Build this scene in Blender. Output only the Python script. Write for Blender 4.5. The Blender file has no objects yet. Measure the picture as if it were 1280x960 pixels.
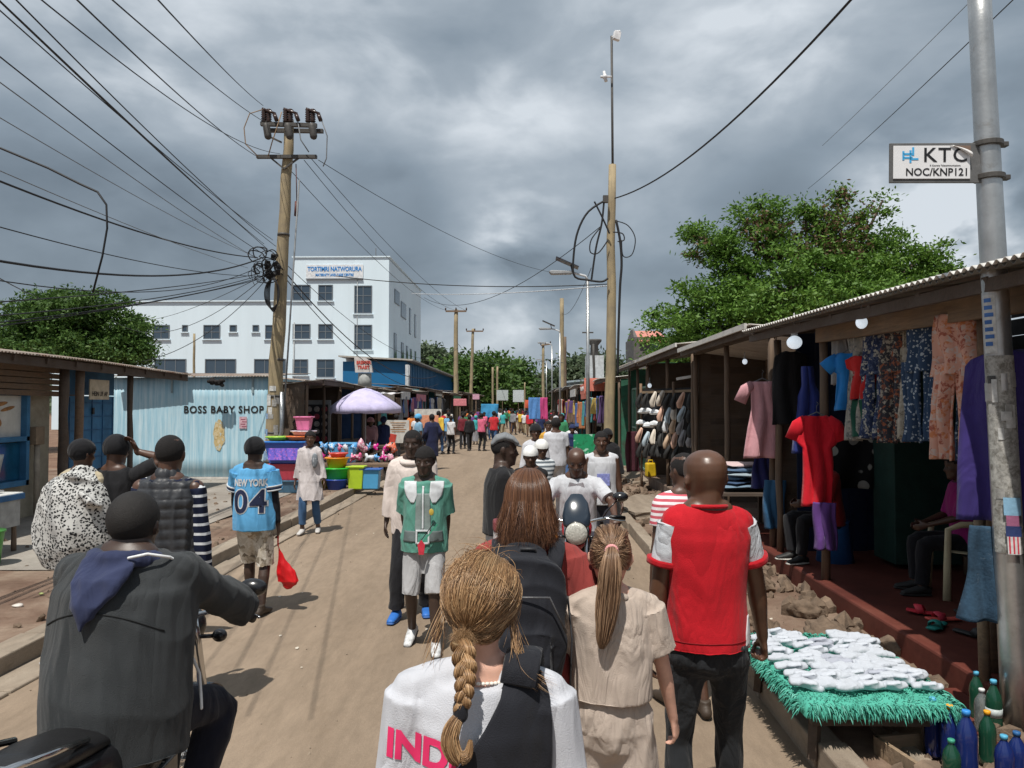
import bpy, bmesh, math, random
import numpy as np
from mathutils import Vector, Matrix, Euler, Quaternion
random.seed(7); RNG = np.random.default_rng(7)
SC = bpy.context.scene; COL = SC.collection
V = Vector; R = math.radians; PI = math.pi
# ---------------------------------------------------------------- camera
CAMH = 2.0; F = 950.0
YAW = math.atan(20/950.0); PITCH = math.atan(27/950.0)
cd = bpy.data.cameras.new('camera'); cam = bpy.data.objects.new('camera', cd); COL.objects.link(cam)
cam.location = (0, 0, CAMH); cam.rotation_euler = (PI/2+PITCH, 0, YAW)
cd.sensor_width = 36; cd.lens = F/1280*36; cd.clip_end = 3000; cd.clip_start = .05
SC.camera = cam
CM = Euler((PI/2+PITCH, 0, YAW)).to_matrix()
def W(px, py, Y):
    d = CM @ V(((px-640)/F, (480-py)/F, -1)); d *= Y/d.y
    return V((d.x, d.y, CAMH+d.z))
def G(px, py, z=0.0):
    d = CM @ V(((px-640)/F, (480-py)/F, -1)); d *= (z-CAMH)/d.z
    return V((d.x, d.y, z))
# ---------------------------------------------------------------- object helpers
def tag(o, label=None, cat=None, group=None, kind=None):
    if label: o['label'] = label
    if cat: o['category'] = cat
    if group: o['group'] = group
    if kind: o['kind'] = kind
    return o
def empty(name, loc, rz=0, label=None, cat=None, group=None):
    o = bpy.data.objects.new(name, None); COL.objects.link(o); o.empty_display_size = .1
    o.location = loc; o.rotation_euler = (0, 0, rz)
    return tag(o, label, cat, group)
def link(name, me, mat=None, parent=None, smooth=False):
    o = bpy.data.objects.new(name, me); COL.objects.link(o)
    if mat is not None:
        for m in (mat if isinstance(mat, (list, tuple)) else [mat]): me.materials.append(m)
    if parent is not None: o.parent = parent
    if smooth: me.polygons.foreach_set('use_smooth', [True]*len(me.polygons))
    return o
def children(o): return [c for c in COL.objects if c.parent == o]
class MB:
    """mesh collector"""
    def __init__(s): s.v = []; s.f = []; s.m = []; s.mi = 0
    def add(s, vs, fs, mi=None):
        b = len(s.v); s.v += [tuple(x) for x in vs]; s.f += [tuple(i+b for i in f) for f in fs]
        s.m += [s.mi if mi is None else mi]*len(fs); return s
    def box(s, c, d, rot=None, mi=None, taper=1.0):
        c = V(c); x, y, z = d[0]/2, d[1]/2, d[2]/2
        vs = [V((a*x*(taper if k > 0 else 1), b*y*(taper if k > 0 else 1), k*z)) for k in (-1, 1) for a, b in ((-1, -1), (1, -1), (1, 1), (-1, 1))]
        if rot is not None:
            q = rot if isinstance(rot, (Matrix, Quaternion)) else Euler(rot).to_matrix(); vs = [q @ v for v in vs]
        return s.add([c+v for v in vs], [(3, 2, 1, 0), (4, 5, 6, 7), (0, 1, 5, 4), (1, 2, 6, 5), (2, 3, 7, 6), (3, 0, 4, 7)], mi)
    def bar(s, a, b, w, h=None, mi=None):
        a = V(a); b = V(b); h = h or w; d = b-a
        q = d.to_track_quat('Y', 'Z')
        return s.box((a+b)/2, (w, d.length, h), q.to_matrix(), mi)
    def tube(s, pts, rad, n=8, ref=None, caps=True, mi=None, round_=False):
        pts = [V(p) for p in pts]; N = len(pts)
        if not isinstance(rad, list): rad = [rad]*N
        rad = [(r, r) if not isinstance(r, (list, tuple)) else tuple(r) for r in rad]
        tan = []
        for i in range(N):
            t = (pts[min(i+1, N-1)]-pts[max(i-1, 0)])
            tan.append(t.normalized() if t.length > 1e-9 else V((0, 0, 1)))
        if round_:
            a = max(rad[0]); b = max(rad[-1]); P0 = []; Rr = []; T0 = []
            for k in (1, .92, .7, .38): P0.append(pts[0]-tan[0]*min(rad[0])*k); sc = max(math.sqrt(1-k*k), .04); Rr.append((rad[0][0]*sc, rad[0][1]*sc)); T0.append(tan[0])
            P1 = []; R1 = []
            for k in (.38, .7, .92, 1): P1.append(pts[-1]+tan[-1]*min(rad[-1])*k); sc = max(math.sqrt(1-k*k), .04); R1.append((rad[-1][0]*sc, rad[-1][1]*sc))
            pts = P0+pts+P1; rad = Rr+rad+R1; tan = T0+tan+[tan[-1]]*4; N = len(pts)
        if ref is None:
            ref = V((0, 0, 1)) if abs(tan[0].z) < .8 else V((1, 0, 0))
            u = (ref-tan[0]*ref.dot(tan[0])).normalized()
            us = [u]
            for i in range(1, N):
                u = (us[-1]-tan[i]*us[-1].dot(tan[i])); u = u.normalized() if u.length > 1e-6 else us[-1]; us.append(u)
        else:
            ref = V(ref); us = []
            for i in range(N):
                u = ref-tan[i]*ref.dot(tan[i]); us.append(u.normalized() if u.length > 1e-6 else V((1, 0, 0)))
        vs = []; fs = []
        for i in range(N):
            w = tan[i].cross(us[i])
            for k in range(n):
                a = 2*PI*k/n; vs.append(pts[i]+us[i]*(math.cos(a)*rad[i][0])+w*(math.sin(a)*rad[i][1]))
        for i in range(N-1):
            for k in range(n): fs.append((i*n+k, i*n+(k+1) % n, (i+1)*n+(k+1) % n, (i+1)*n+k))
        if caps: fs.append(tuple(reversed(range(n)))); fs.append(tuple((N-1)*n+k for k in range(n)))
        return s.add(vs, fs, mi)
    def ball(s, c, r, n=12, m=8, mi=None, rot=None):
        if not isinstance(r, (list, tuple)): r = (r, r, r)
        vs = []; fs = []
        for i in range(1, m):
            a = PI*i/m
            for k in range(n): b = 2*PI*k/n; vs.append(V((r[0]*math.sin(a)*math.cos(b), r[1]*math.sin(a)*math.sin(b), r[2]*math.cos(a))))
        vs.append(V((0, 0, r[2]))); vs.append(V((0, 0, -r[2]))); t = len(vs)-2
        for i in range(m-2):
            for k in range(n): fs.append((i*n+k, (i+1)*n+k, (i+1)*n+(k+1) % n, i*n+(k+1) % n))
        for k in range(n): fs.append((t, k, (k+1) % n)); fs.append((t+1, (m-2)*n+(k+1) % n, (m-2)*n+k))
        if rot is not None: vs = [rot @ v for v in vs]
        return s.add([V(c)+v for v in vs], fs, mi)
    def lathe(s, c, prof, n=16, axis=None, mi=None):
        q = Matrix.Identity(3) if axis is None else V(axis).to_track_quat('Z', 'Y').to_matrix()
        vs = []; fs = []
        for r, z in prof:
            for k in range(n): a = 2*PI*k/n; vs.append(V(c)+q @ V((r*math.cos(a), r*math.sin(a), z)))
        for i in range(len(prof)-1):
            for k in range(n): fs.append((i*n+k, i*n+(k+1) % n, (i+1)*n+(k+1) % n, (i+1)*n+k))
        fs.append(tuple(reversed(range(n)))); fs.append(tuple((len(prof)-1)*n+k for k in range(n)))
        return s.add(vs, fs, mi)
    def prism(s, poly, axis_o, ax, ay, an, th, mi=None):
        """poly 2D in (ax,ay) frame extruded th along an"""
        o = V(axis_o); ax = V(ax); ay = V(ay); an = V(an); n = len(poly)
        vs = [o+ax*p[0]+ay*p[1] for p in poly]+[o+ax*p[0]+ay*p[1]+an*th for p in poly]
        fs = [tuple(reversed(range(n))), tuple(range(n, 2*n))]+[(i, (i+1) % n, n+(i+1) % n, n+i) for i in range(n)]
        return s.add(vs, fs, mi)
    def mesh(s, name='m'):
        me = bpy.data.meshes.new(name); me.from_pydata(s.v, [], s.f)
        if any(s.m): me.polygons.foreach_set('material_index', s.m)
        me.update(); return me
    def build(s, name, mat, parent=None, smooth=False, bevel=0, autosmooth=False, label=None, cat=None, group=None, kind=None):
        me = s.mesh(name); o = link(name, me, mat, parent, smooth)
        if autosmooth:
            me.polygons.foreach_set('use_smooth', [True]*len(me.polygons))
            try: me.set_sharp_from_angle(angle=R(38))
            except Exception: pass
        if bevel:
            b = o.modifiers.new('b', 'BEVEL'); b.width = bevel; b.segments = 2; b.limit_method = 'ANGLE'
        return tag(o, label, cat, group, kind)
# ---------------------------------------------------------------- materials
MC = {}
def nm(name):
    m = bpy.data.materials.new(name); m.use_nodes = True; nt = m.node_tree
    return m, nt, nt.nodes['Principled BSDF']
def node(nt, t, **k):
    n = nt.nodes.new(t)
    for a, b in k.items():
        if a.startswith('i_'):
            n.inputs[a[2:].replace('_', ' ')].default_value = b
        else: setattr(n, a, b)
    return n
def coords(nt, scale=(1, 1, 1), kind='Object', rot=(0, 0, 0)):
    tc = node(nt, 'ShaderNodeTexCoord'); mp = node(nt, 'ShaderNodeMapping'); mp.inputs['Scale'].default_value = scale
    mp.inputs['Rotation'].default_value = rot
    nt.links.new(tc.outputs[kind], mp.inputs[0]); return mp.outputs[0]
def ramp(nt, fac, stops, interp='LINEAR'):
    r = node(nt, 'ShaderNodeValToRGB'); r.color_ramp.interpolation = interp
    e = r.color_ramp.elements
    while len(e) < len(stops): e.new(.5)
    for i, (p, c) in enumerate(stops):
        e[i].position = p; e[i].color = (c[0], c[1], c[2], 1) if not isinstance(c, (int, float)) else (c, c, c, 1)
    nt.links.new(fac, r.inputs[0]); return r.outputs[0]
def noise(nt, co, scale, detail=4, rough=.6, dist=0):
    n = node(nt, 'ShaderNodeTexNoise'); n.inputs['Scale'].default_value = scale; n.inputs['Detail'].default_value = detail
    n.inputs['Roughness'].default_value = rough; n.inputs['Distortion'].default_value = dist
    nt.links.new(co, n.inputs['Vector']); return n.outputs['Fac']
def mixc(nt, fac, a, b, mode='MIX'):
    m = node(nt, 'ShaderNodeMix', data_type='RGBA', blend_type=mode)
    for i, x in ((0, fac), (6, a), (7, b)):
        if hasattr(x, 'links'): nt.links.new(x, m.inputs[i])
        elif i == 0: m.inputs[0].default_value = x
        else: m.inputs[i].default_value = (x[0], x[1], x[2], 1)
    return m.outputs[2]
def bump(nt, b, h, strength=.3, dist=.02):
    n = node(nt, 'ShaderNodeBump'); n.inputs['Strength'].default_value = strength; n.inputs['Distance'].default_value = dist
    nt.links.new(h, n.inputs['Height']); nt.links.new(n.outputs[0], b.inputs['Normal'])
def M(name, col, rough=.8, var=.25, sc=6, bm=.25, bs=40, metal=0, stretch=(1, 1, 1), dirt=None, spec=.4, dist=.01):
    """generic weathered surface: base colour broken up by two noises, optional dirt colour, bump"""
    if name in MC: return MC[name]
    m, nt, b = nm(name); co = coords(nt, stretch)
    n1 = noise(nt, co, sc, 5, .65); n2 = noise(nt, co, sc*5, 3, .6)
    d = tuple(max(c*(1-var), 0) for c in col); l = tuple(min(c*(1+var*.8), 1) for c in col)
    c1 = ramp(nt, n1, [(.3, d), (.7, l)]); c2 = mixc(nt, n2, tuple(c*(1-var*.5) for c in (1, 1, 1)), (1, 1, 1))
    c = mixc(nt, 1.0, c1, c2, 'MULTIPLY')
    if dirt:
        n3 = noise(nt, co, sc*.6, 8, .75, .5); f = ramp(nt, n3, [(dirt[1], 0), (dirt[1]+dirt[2], 1)])
        c = mixc(nt, f, c, dirt[0])
    nt.links.new(c, b.inputs['Base Color']); b.inputs['Roughness'].default_value = rough; b.inputs['Metallic'].default_value = metal
    b.inputs['Specular IOR Level'].default_value = spec
    if bm: bump(nt, b, noise(nt, co, bs, 4, .6), bm, dist)
    MC[name] = m; return m
def cloth(name, col, rough=.9, var=.12, wr=.5, ws=9, sheen=.1, st=(1, 1, .35)):
    """fabric: fine weave + drape wrinkle bump"""
    if name in MC: return MC[name]
    m, nt, b = nm(name); co = coords(nt); cw = coords(nt, st)
    n1 = noise(nt, co, 5, 4); d = tuple(c*(1-var) for c in col); l = tuple(min(1, c*(1+var)) for c in col)
    nt.links.new(ramp(nt, n1, [(.3, d), (.7, l)]), b.inputs['Base Color'])
    b.inputs['Roughness'].default_value = rough; b.inputs['Specular IOR Level'].default_value = .2
    b.inputs['Sheen Weight'].default_value = sheen
    hn = noise(nt, cw, ws*.7, 3, .5, .9); ab = node(nt, 'ShaderNodeMath', operation='SUBTRACT'); nt.links.new(hn, ab.inputs[0]); ab.inputs[1].default_value = .5; ab2 = node(nt, 'ShaderNodeMath', operation='ABSOLUTE'); nt.links.new(ab.outputs[0], ab2.inputs[0]); h = ab2.outputs[0]; h2 = noise(nt, co, 350, 1)
    ad = node(nt, 'ShaderNodeMath', operation='MULTIPLY_ADD'); nt.links.new(h2, ad.inputs[0]); ad.inputs[1].default_value = .04; nt.links.new(h, ad.inputs[2])
    bump(nt, b, ad.outputs[0], wr, .075)
    MC[name] = m; return m
def patt(name, cols, kind='dots', sc=30, rough=.9, thr=.3, base=None, st=(1, 1, 1)):
    """printed fabric: dots / blobs / stripes / check in object space"""
    if name in MC: return MC[name]
    m, nt, b = nm(name); co = coords(nt, st)
    if kind == 'dots':
        v = node(nt, 'ShaderNodeTexVoronoi'); v.inputs['Scale'].default_value = sc; v.inputs['Randomness'].default_value = .8
        cc = node(nt, 'ShaderNodeTexNoise'); cc.inputs['Scale'].default_value = sc*1.3; nt.links.new(co, cc.inputs[0])
        ws = node(nt, 'ShaderNodeMix', data_type='RGBA', blend_type='LINEAR_LIGHT'); ws.inputs[0].default_value = .015
        nt.links.new(co, ws.inputs[6]); nt.links.new(cc.outputs['Color'], ws.inputs[7]); nt.links.new(ws.outputs[2], v.inputs['Vector'])
        c = ramp(nt, v.outputs['Distance'], [(thr, cols[1]), (thr+.04, cols[0])])
    elif kind == 'blobs':
        v = node(nt, 'ShaderNodeTexVoronoi'); v.inputs['Scale'].default_value = sc; nt.links.new(co, v.inputs['Vector'])
        sp = node(nt, 'ShaderNodeSeparateColor'); nt.links.new(v.outputs['Color'], sp.inputs[0])
        n = len(cols); c = ramp(nt, sp.outputs[0], [(i/n, cols[i]) for i in range(n)], 'CONSTANT')
        c = mixc(nt, ramp(nt, noise(nt, co, sc*1.5, 3), [(.45, 0), (.55, 1)]), c, cols[0])
    elif kind == 'stripes':
        w = node(nt, 'ShaderNodeTexWave', bands_direction='Z'); w.inputs['Scale'].default_value = sc; w.inputs['Distortion'].default_value = .3
        nt.links.new(co, w.inputs['Vector']); c = ramp(nt, w.outputs['Fac'], [(thr, cols[0]), (thr+.03, cols[1])])
    nt.links.new(c, b.inputs['Base Color']); b.inputs['Roughness'].default_value = rough; b.inputs['Specular IOR Level'].default_value = .2
    bump(nt, b, noise(nt, coords(nt, (1, 1, .35)), 9, 3, .5, .6), .45, .03)
    MC[name] = m; return m
def wood(name, col, rough=.8, st=(1, 14, 14), axis=None, var=.45):
    if name in MC: return MC[name]
    m, nt, b = nm(name); co = coords(nt, st); n1 = noise(nt, co, 2.2, 6, .7, .8); n2 = noise(nt, coords(nt), 3, 5)
    c = ramp(nt, n1, [(.25, tuple(x*(1-var) for x in col)), (.75, tuple(min(1, x*(1+var*.6)) for x in col))])
    c = mixc(nt, ramp(nt, n2, [(.35, 0), (.75, .6)]), c, (.12, .10, .085)); nt.links.new(c, b.inputs['Base Color'])
    b.inputs['Roughness'].default_value = rough; bump(nt, b, n1, .5, .01); MC[name] = m; return m
def glass(name='window_glass', col=(.02, .03, .04)):
    if name in MC: return MC[name]
    m, nt, b = nm(name); b.inputs['Base Color'].default_value = (*col, 1); b.inputs['Roughness'].default_value = .08
    b.inputs['Specular IOR Level'].default_value = .8
    bump(nt, b, noise(nt, coords(nt), .8, 2), .05, .05); MC[name] = m; return m
def hairmat(name, stops, rough=.45):
    if name in MC: return MC[name]
    m, nt, b = nm(name); g = node(nt, 'ShaderNodeNewGeometry')
    nt.links.new(ramp(nt, g.outputs['Random Per Island'], stops), b.inputs['Base Color'])
    b.inputs['Roughness'].default_value = rough; b.inputs['Specular IOR Level'].default_value = .5; MC[name] = m; return m
def skinmat(name, col, rough=.5, spec=.4):
    if name in MC: return MC[name]
    m, nt, b = nm(name); co = coords(nt)
    nt.links.new(ramp(nt, noise(nt, co, 14, 4), [(.3, tuple(c*.85 for c in col)), (.7, tuple(c*1.15 for c in col))]), b.inputs['Base Color'])
    b.inputs['Roughness'].default_value = rough; b.inputs['Specular IOR Level'].default_value = spec
    b.inputs['Subsurface Weight'].default_value = .06; b.inputs['Subsurface Radius'].default_value = (.01, .004, .002)
    bump(nt, b, noise(nt, co, 220, 3), .12, .002); MC[name] = m; return m
def remesh(mb, voxel, smooth=3, adapt=0):
    me = mb.mesh('tmp'); o = bpy.data.objects.new('tmp', me); COL.objects.link(o)
    r = o.modifiers.new('r', 'REMESH'); r.mode = 'VOXEL'; r.voxel_size = voxel; r.use_smooth_shade = True
    s = o.modifiers.new('s', 'SMOOTH'); s.factor = .5; s.iterations = smooth
    dg = bpy.context.evaluated_depsgraph_get(); e = o.evaluated_get(dg)
    nme = bpy.data.meshes.new_from_object(e); bpy.data.objects.remove(o); bpy.data.meshes.remove(me); nme.materials.clear()
    nme.polygons.foreach_set('use_smooth', [True]*len(nme.polygons))
    return nme
def getco(me):
    a = np.empty(len(me.vertices)*3, np.float32); me.vertices.foreach_get('co', a); return a.reshape(-1, 3)
def setco(me, a): me.vertices.foreach_set('co', a.astype(np.float32).ravel()); me.update()
def getno(me):
    a = np.empty(len(me.vertices)*3, np.float32); me.vertices.foreach_get('normal', a); return a.reshape(-1, 3)
def fold(p, amp, k=14, seed=0, zs=.45):
    """drape folds: warped sine ridges, elongated along z"""
    r = np.random.default_rng(seed); q = p*np.array([1, 1, zs]); out = np.zeros(len(p))
    wp = q.copy()
    for i in range(3):
        d = r.normal(size=3); d /= np.linalg.norm(d)
        wp = wp+.05*np.sin((q@d)[:, None]*k*.7+r.uniform(0, 6, 3))
    for i in range(5):
        d = r.normal(size=3); d[2] *= .6; d /= np.linalg.norm(d); kk = k*r.uniform(.7, 2.4)
        s = np.sin(wp@d*kk+r.uniform(0, 6)); out += (1-np.abs(s))**1.5/kk*k
    return (out/5-.4)*amp*4.2
def wrinkle(me, amp, k=14, seed=0, zs=.45):
    p = getco(me); n = getno(me); setco(me, p+n*fold(p, amp, k, seed, zs)[:, None])
def strands(name, paths, rad, mat, parent=None, taper=True):
    """paths: N x K x 3 numpy, 3-sided tapered fibres as one mesh"""
    N, K, _ = paths.shape; t = np.gradient(paths, axis=1); t /= np.linalg.norm(t, axis=2, keepdims=True)+1e-9
    ref = RNG.normal(size=(N, 1, 3)); u = np.cross(t, ref); u /= np.linalg.norm(u, axis=2, keepdims=True)+1e-9; w = np.cross(t, u)
    rr = np.asarray(rad).reshape(-1, 1, 1)*np.ones((N, K, 1))
    if taper: rr = rr*np.interp(np.linspace(0, 1, K), [0, .15, .7, 1], [.6, 1, 1, .15])[None, :, None]
    vs = np.stack([paths+rr*(u*math.cos(a)+w*math.sin(a)) for a in (0, 2*PI/3, 4*PI/3)], axis=2).reshape(-1, 3)
    b = (np.arange(N)*K*3)[:, None, None]+(np.arange(K-1)*3)[None, :, None]; k = np.arange(3)[None, None, :]; k2 = (k+1) % 3
    fs = np.stack([b+k, b+k2, b+k2+3, b+k+3], axis=-1).reshape(-1, 4)
    me = bpy.data.meshes.new(name); me.from_pydata(vs.tolist(), [], fs.tolist()); me.update()
    return link(name, me, mat, parent, True)
def text_obj(name, body, size, mat, loc, rot, parent=None, ext=.002, bold=0, sx=1.0, align='CENTER', space=1.0, res=3):
    c = bpy.data.curves.new(name, 'FONT'); c.body = body; c.size = size; c.extrude = ext; c.offset = bold; c.align_x = align; c.align_y = 'CENTER'
    c.space_character = space; c.resolution_u = res
    o = bpy.data.objects.new('tmp', c); COL.objects.link(o)
    dg = bpy.context.evaluated_depsgraph_get(); me = bpy.data.meshes.new_from_object(o.evaluated_get(dg)); bpy.data.objects.remove(o)
    me.materials.clear(); n = link(name, me, mat, parent); n.location = loc; n.rotation_euler = rot; n.scale = (sx, 1, 1)
    return n
# ================================================================ PEOPLE
def ik(a, b, l1, l2, hint):
    a = V(a); b = V(b); d = b-a; L = min(d.length, (l1+l2)*.999); u = d.normalized(); b = a+u*L
    x = (l1*l1-l2*l2+L*L)/(2*L); h = math.sqrt(max(l1*l1-x*x, 0)); k = V(hint)-u*V(hint).dot(u)
    return a+u*x+k.normalized()*h, b
TZ = [.84, .90, .97, 1.04, 1.10, 1.18, 1.27, 1.36, 1.42, 1.455, 1.485, 1.515]
TXM = [.135, .160, .165, .153, .148, .155, .170, .180, .174, .146, .108, .066]
TYM = [.095, .112, .112, .102, .098, .104, .114, .112, .100, .085, .074, .058]
TXF = [.140, .170, .168, .145, .132, .138, .150, .158, .150, .122, .084, .056]
TYF = [.100, .118, .112, .096, .090, .098, .116, .108, .092, .078, .066, .052]
def sm(x): x = min(1, max(0, x)); return x*x*(3-2*x)
class Skel:
    def __init__(s, pose, fem=False, fat=0.0, sw=None):
        s.pose = pose; s.fem = fem; s.fat = fat
        s.pel = V(pose.get('pel', (0, 0, .95))); le = R(pose.get('lean', 0)); si = R(pose.get('side', 0)); tw = R(pose.get('twist', 0))
        s.hy = R(pose.get('hipyaw', 0))
        def up(p):
            p = V(p); w = sm((p.z-.84)/.32); q = p-V((0, 0, .95))
            return s.pel+Matrix.Rotation(tw*w+s.hy, 3, 'Z') @ Matrix.Rotation(si*w, 3, 'Y') @ Matrix.Rotation(-le*w, 3, 'X') @ q
        s.up = up; sw = sw or (.150 if fem else .166); s.sw = sw
        s.upr = Matrix.Rotation(tw+s.hy, 3, 'Z') @ Matrix.Rotation(si, 3, 'Y') @ Matrix.Rotation(-le, 3, 'X')
        hz = Matrix.Rotation(s.hy, 3, 'Z')
        s.hip = {d: s.pel+hz @ V((d*.088, 0, -.05)) for d in (-1, 1)}
        ft = pose.get('feet', {-1: (-.09, .12, .085), 1: (.09, -.10, .085)}); kh = pose.get('knee', {-1: (0, 1, .1), 1: (0, 1, .1)})
        s.fy = pose.get('footyaw', {-1: 8, 1: -8}); s.fp = pose.get('footpitch', {-1: 0, 1: 0}); s.knee = {}; s.ank = {}
        for d in (-1, 1): s.knee[d], s.ank[d] = ik(s.hip[d], ft[d], .425, .415, kh[d])
        s.sh = {d: up((d*sw, -.005, 1.418)) for d in (-1, 1)}
        hd = pose.get('hands', {-1: (-.26, .02, .80), 1: (.26, .04, .80)}); eh = pose.get('elbow', {-1: (-.3, -1, 0), 1: (.3, -1, 0)})
        s.elb = {}; s.wr = {}
        for d in (-1, 1): s.elb[d], s.wr[d] = ik(s.sh[d], hd[d], .285, .255, eh[d])
        s.palm = pose.get('palm', {-1: (1, 0, 0), 1: (-1, 0, 0)}); s.curl = pose.get('curl', {-1: 22, 1: 22})
        hr = pose.get('head', (0, 0, 0))      # yaw, pitch(down +), roll
        s.headc = up((0, .012, 1.622+pose.get('hd', 0))); Rm = Matrix.Rotation(s.hy+R(hr[0]), 3, 'Z') @ Matrix.Rotation(-R(hr[1]), 3, 'X') @ Matrix.Rotation(R(hr[2]), 3, 'Y')
        s.headc += Rm @ V((0, .0, .0)); s.H = Matrix.Translation(s.headc) @ Rm.to_4x4()
        s.right = s.upr @ V((1, 0, 0))
    def tr(s, z):
        tx, ty = (TXF, TYF) if s.fem else (TXM, TYM)
        x = float(np.interp(z, TZ, tx)); y = float(np.interp(z, TZ, ty)); g = s.fat*float(np.interp(z, [.84, 1.1, 1.35, 1.46], [.8, 1.3, .8, .2]))
        return x+g*.9, y+g
    def torso(s, mb, z0, z1, inf=0.0, loose=0, flare=0, n=28, cap=False, yo=0.0, zsh=0.0):
        k = max(2, int((z1-z0)/.025)); pts = []; rad = []
        for i in range(k+1):
            z = z0+(z1-z0)*i/k; x, y = s.tr(max(z, .86)); b = .0
            g = inf*(1 if z < 1.38 else .8)
            if loose and z < 1.30:
                X, Y = s.tr(1.30); t = loose; x = max(x, x*(1-t)+X*t); y = max(y, y*(1-t)+Y*t)
            fl = flare*(1-sm((z-z0)/.5)); pts.append(s.up((0, yo-.012*float(np.interp(z, [1.3, 1.46], [0, 1])), z+zsh))); rad.append((x+g+fl, y+g+fl))
        mb.tube(pts, rad, n, ref=s.right, round_=cap)
    def armpts(s, d, t0, t1, rad, n=9):
        """t 0 shoulder,1 elbow,2 wrist"""
        P = []; Rr = []
        for i in range(n+1):
            t = t0+(t1-t0)*i/n; p = s.sh[d].lerp(s.elb[d], t) if t <= 1 else s.elb[d].lerp(s.wr[d], t-1)
            P.append(p); Rr.append(float(np.interp(t, rad[0], rad[1])))
        return P, Rr
    def legpts(s, d, t0, t1, rad, n=12):
        P = []; Rr = []
        for i in range(n+1):
            t = t0+(t1-t0)*i/n; p = s.hip[d].lerp(s.knee[d], t) if t <= 1 else s.knee[d].lerp(s.ank[d], t-1)
            P.append(p); Rr.append(float(np.interp(t, rad[0], rad[1])))
        return P, Rr
ARM = ([0, .25, .6, 1, 1.25, 1.7, 2], [.056, .052, .045, .039, .041, .030, .025])
LEG = ([0, .3, .7, 1, 1.3, 1.7, 2], [.088, .084, .066, .054, .055, .040, .036])
def hand(mb, s, d, w=1.0, fine=True):
    e, p = s.elb[d], s.wr[d]; dr = (p-e).normalized()
    if s.pose.get('handdir', {}).get(d): dr = V(s.pose['handdir'][d]).normalized()
    n = V(s.palm[d]); n = (n-dr*n.dot(dr)).normalized(); sd = dr.cross(n); th = sd*d
    mb.tube([p-dr*.02, p+dr*.015, p+dr*.045, p+dr*.085], [(.022*w, .020*w), (.028*w, .017*w), (.038*w, .015*w), (.039*w, .012*w)], 12, ref=sd, round_=True)
    if not fine:
        mb.tube([p+dr*.08, p+dr*.12+n*.01, p+dr*.15+n*.035], [(.036, .012), (.032, .012), (.022, .01)], 10, ref=sd, round_=True); return
    c = R(s.curl[d])
    for i, (o, L) in enumerate(((-.0295, .060), (-.0100, .074), (.0100, .080), (.0295, .071))):
        b = p+dr*(.083-abs(o)*.15)+th*o; pts = [b-dr*.02, b]; a = 0; q = b
        cc = c*(1.15 if i < 2 else 1)
        for k, f in enumerate((.45, .32, .26)):
            a += cc*(1 if k else .8); q = q+(dr*math.cos(a)+n*math.sin(a)+th*o*(1.2 if k == 0 else 0))*L*f; pts.append(q)
        mb.tube(pts, [.0095*w, .0095*w, .0090*w, .0082*w, .0068*w], 8, round_=True)
    b = p+dr*.022+th*.022; t1 = b+(dr*.62+th*.62+n*.25)*.042; t2 = t1+(dr*.8+th*.25+n*.45)*.034; t3 = t2+(dr*.85+n*.5)*.026
    mb.tube([b-dr*.01, b, t1, t2, t3], [.013*w, .0155*w, .0115*w, .0098*w, .0078*w], 8, round_=True)
def head_mb(mb, H, fem=False, ears=True, jaw=1.0):
    def t(p): return H @ V(p)
    rings = [(-.118, .024, .074, .030), (-.104, .042, .088, .000), (-.080, .055*jaw, .091, -.040), (-.050, .063*jaw, .088, -.066), (-.015, .069, .086, -.083),
             (.012, .073, .085, -.094), (.040, .0755, .091, -.099), (.065, .073, .085, -.096), (.088, .062, .068, -.083), (.104, .044, .045, -.062), (.114, .020, .015, -.035)]
    n = 24; vs = []; fs = []
    for z, rx, yf, yb in rings:
        c = (yf+yb)/2; ry = (yf-yb)/2
        for k in range(n):
            a = 2*PI*k/n; sx = math.cos(a); sy = math.sin(a); e = .9
            vs.append(t((rx*math.copysign(abs(sx)**e, sx), c+ry*math.copysign(abs(sy)**e, sy), z)))
    for i in range(len(rings)-1):
        for k in range(n): fs.append((i*n+k, i*n+(k+1) % n, (i+1)*n+(k+1) % n, (i+1)*n+k))
    fs.append(tuple(reversed(range(n)))); fs.append(tuple((len(rings)-1)*n+k for k in range(n))); mb.add(vs, fs)
    def tb(pts, rad, k=10): mb.tube([t(p) for p in pts], rad, k, round_=True)
    tb([(0, .083, .018), (0, .097, -.012), (0, .106, -.027)], [.008, .010, .0135]); tb([(-.013, .092, -.030), (.013, .092, -.030)], .010)   # nose
    tb([(-.022, .084, -.060), (0, .091, -.058), (.022, .084, -.060)], [.005, .0085, .005]); tb([(-.019, .083, -.071), (0, .090, -.073), (.019, .083, -.071)], [.005, .009, .005])
    tb([(0, .075, -.103), (0, .084, -.100)], .014)
    for d in (-1, 1):
        tb([(d*.012, .088, .024), (d*.032, .084, .027), (d*.052, .066, .022)], [.007, .009, .007]); tb([(d*.045, .068, -.020), (d*.052, .055, -.022)], .016)
        if ears:
            tb([(d*.073, .006, .016), (d*.083, -.008, .014), (d*.084, -.010, -.006), (d*.076, .004, -.030)], [.006, .0095, .010, .006]); tb([(d*.074, 0, -.008)]*1+[(d*.078, -.004, .0)], .010)
def eyes(parent, H):
    for d in (-1, 1):
        b = MB(); b.ball(H @ V((d*.031, .074, .002)), .0125, 12, 8, 0); b.ball(H @ V((d*.031, .0835, .002)), .0055, 10, 6, 1); b.build('eye', [EYEW, EYEB], parent, True)
EYEW = M('eye_white', (.22, .19, .17), .25, .05, bm=0); EYEB = M('eye_dark', (.01, .006, .004), .15, .05, bm=0)
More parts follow.
